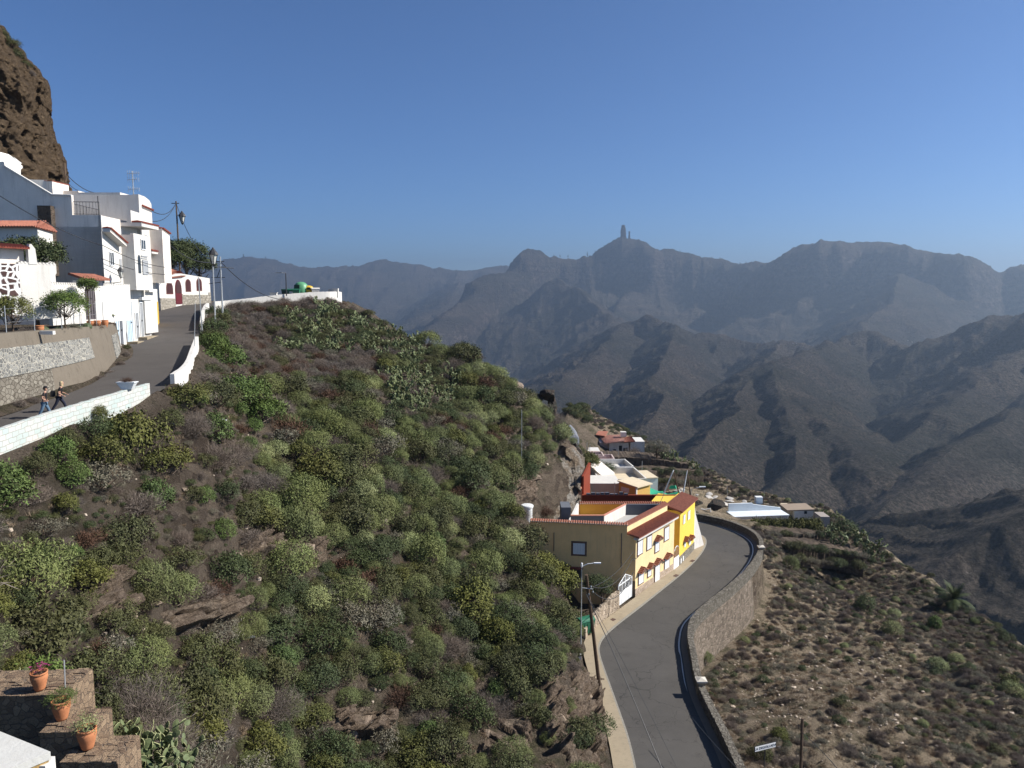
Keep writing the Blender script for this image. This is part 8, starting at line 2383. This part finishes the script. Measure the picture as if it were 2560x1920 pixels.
    # hands: palm and five fingers
    for el, ha in ((arms[0], arms[1]), (arms[2], arms[3])):
        d = unit(np.array(ha) - np.array(el)); sd = unit(np.cross(d, [0, 1, .2])); vs = [tuple(np.array(ha)), tuple(np.array(ha) + d * .07)]; es = [(0, 1)]; rr_ = [(.022, .014), (.034, .014)]
        for k, (off, ln) in enumerate(((-.03, .065), (-.01, .08), (.01, .075), (.03, .06))):
            b0i = len(vs); vs += [tuple(np.array(ha) + d * (.08 + ln * .5) + sd * off), tuple(np.array(ha) + d * (.08 + ln) + sd * off + np.array([0, -.02, 0]))]; es += [(1, b0i), (b0i, b0i + 1)]; rr_ += [.009, .008]
        b0i = len(vs); vs += [tuple(np.array(ha) + d * .05 + sd * -.05), tuple(np.array(ha) + d * .09 + sd * -.06)]; es += [(0, b0i), (b0i, b0i + 1)]; rr_ += [.010, .009]
        skinned("hand", vs, es, rr_, SKIN, t_)
    return t_
zr_ = lambda y: float(np.interp(y, ur[:, 1], ur[:, 2]))
pA = G(113, 1041, -7.0); pB = G(150, 1028, -6.95)
zA = zr_(pA.y)
# both walk uphill along the road
person((pA.x, pA.y, zA), -1.2, "person in black t-shirt, dark cap and blue jeans, hands at the waist", JEANS, (BROWNH, False), True, ((-.34, -.04, 1.17), (-.20, .12, 1.02), (.34, -.04, 1.17), (.20, .12, 1.02)))
pb = person((pB.x, pB.y, zr_(pB.y)), -1.2, "fair-haired person in black t-shirt and dark trousers striding up the road", NAVY, (BLOND, True), False, ((-.27, .10, 1.14), (-.24, .36, 1.02), (.25, .02, 1.13), (.22, .26, .98)), .08, .42)
b = MB(); b.hexa([(-.16, -.42, .92), (.16, -.42, .92), (.16, -.2, .92), (-.16, -.2, .92), (-.14, -.40, 1.26), (.14, -.40, 1.26), (.14, -.22, 1.26), (-.14, -.22, 1.26)])
bg_ = b.build("shoulder_bag", BLACKC); bg_.location = (pB.x, pB.y, zr_(pB.y)); bg_.rotation_euler = (0, 0, -1.2); tag(bg_, "black bag carried on the back of the fair-haired walker", "bag")
# far villages
village([(1222, 955, 1.6), (1232, 958, 1.4), (1240, 952, 1.5), (1252, 957, 1.7), (1262, 955, 1.5), (1270, 959, 1.4), (1280, 957, 1.3), (1246, 962, 1.3)], 2600, "one of the tiny white houses of the village deep in the left-hand valley", "houses of the village in the valley")
village([(1722, 804, 2), (1733, 803, 2), (1745, 804, 2), (1830, 809, 1.8), (1842, 810, 1.8), (2246, 820, 2), (2270, 852, 1.8), (2280, 856, 2), (2290, 853, 1.6)], 4300, "tiny pale house scattered on the far valley floor below the cliffs", "pale houses on the far valley floor")
village([(1972, 859, 2.6), (1982, 859, 2.6), (1991, 859, 2.4)], 3000, "small pinkish house on the middle ridge", "houses in a row on the middle ridge")
# lone pines on the far skyline
for k, (px, py, h) in enumerate(((609, 638, 13), (664, 643, 10), (1468, 632, 13), (1520, 607, 5), (1600, 607, 6), (1612, 613, 6), (1590, 601, 6), (1700, 626, 6), (1722, 632, 6), (1748, 641, 6), (1780, 643, 6), (1800, 644, 6), (1850, 657, 7), (1865, 655, 6), (1880, 653, 6), (1400, 638, 6), (1420, 638, 6), (1385, 637, 5), (1510, 614, 6), (1500, 622, 6), (1488, 627, 6))):
    D = 9500 if px < 800 else 6480
    s = h * D / FPX; p = V(px, py + h * .5, D); t_ = empty("pine_tree", (p.x, p.y, p.z)); tag(t_, {609: "lone tree standing out on the far left ridge", 664: "second clump of tree on the far left ridge", 1468: "pointed lone pine left of the monolith hill"}.get(px, "tiny pine on the skyline around the monolith"), "tree", None if px < 800 or px == 1468 else "tiny pines on the monolith skyline")
    b = MB()
    for i in range(7):
        zz = s * (.15 + .12 * i); rr_ = s * (.26 - .03 * i) * (1 if px != 1468 else .5); b.lathe((p.x + random.uniform(-.05, .05) * s, p.y, p.z + zz - s * .3), [(rr_, 0), (rr_ * .35, s * .2)], 9)
    b.build("crown", MOUNTAIN if False else LM['dark'], t_); MB().tube([(p.x, p.y, p.z - s * .6), (p.x, p.y, p.z + s * .3)], s * .04, 5).build("trunk", WOODP, t_)
# ================================================================ haze (the air between here and the far range)
hz_o = MB().box((1500, 6400, -630), (26000, 15400, 2470)).build("haze", None)
hm = bpy.data.materials.new("haze_air"); hm.use_nodes = True
hn = hm.node_tree
for n_ in list(hn.nodes):
    if n_.type != 'OUTPUT_MATERIAL': hn.nodes.remove(n_)
pv = hn.nodes.new("ShaderNodeVolumePrincipled")
pv.inputs["Color"].default_value = HAZE_COL
pv.inputs["Density"].default_value = HAZE_DENS
pv.inputs["Anisotropy"].default_value = HAZE_G
hn.links.new(pv.outputs[0], hn.nodes[0].inputs["Volume"])
hz_o.data.materials.append(hm)
struct(hz_o, "stuff")
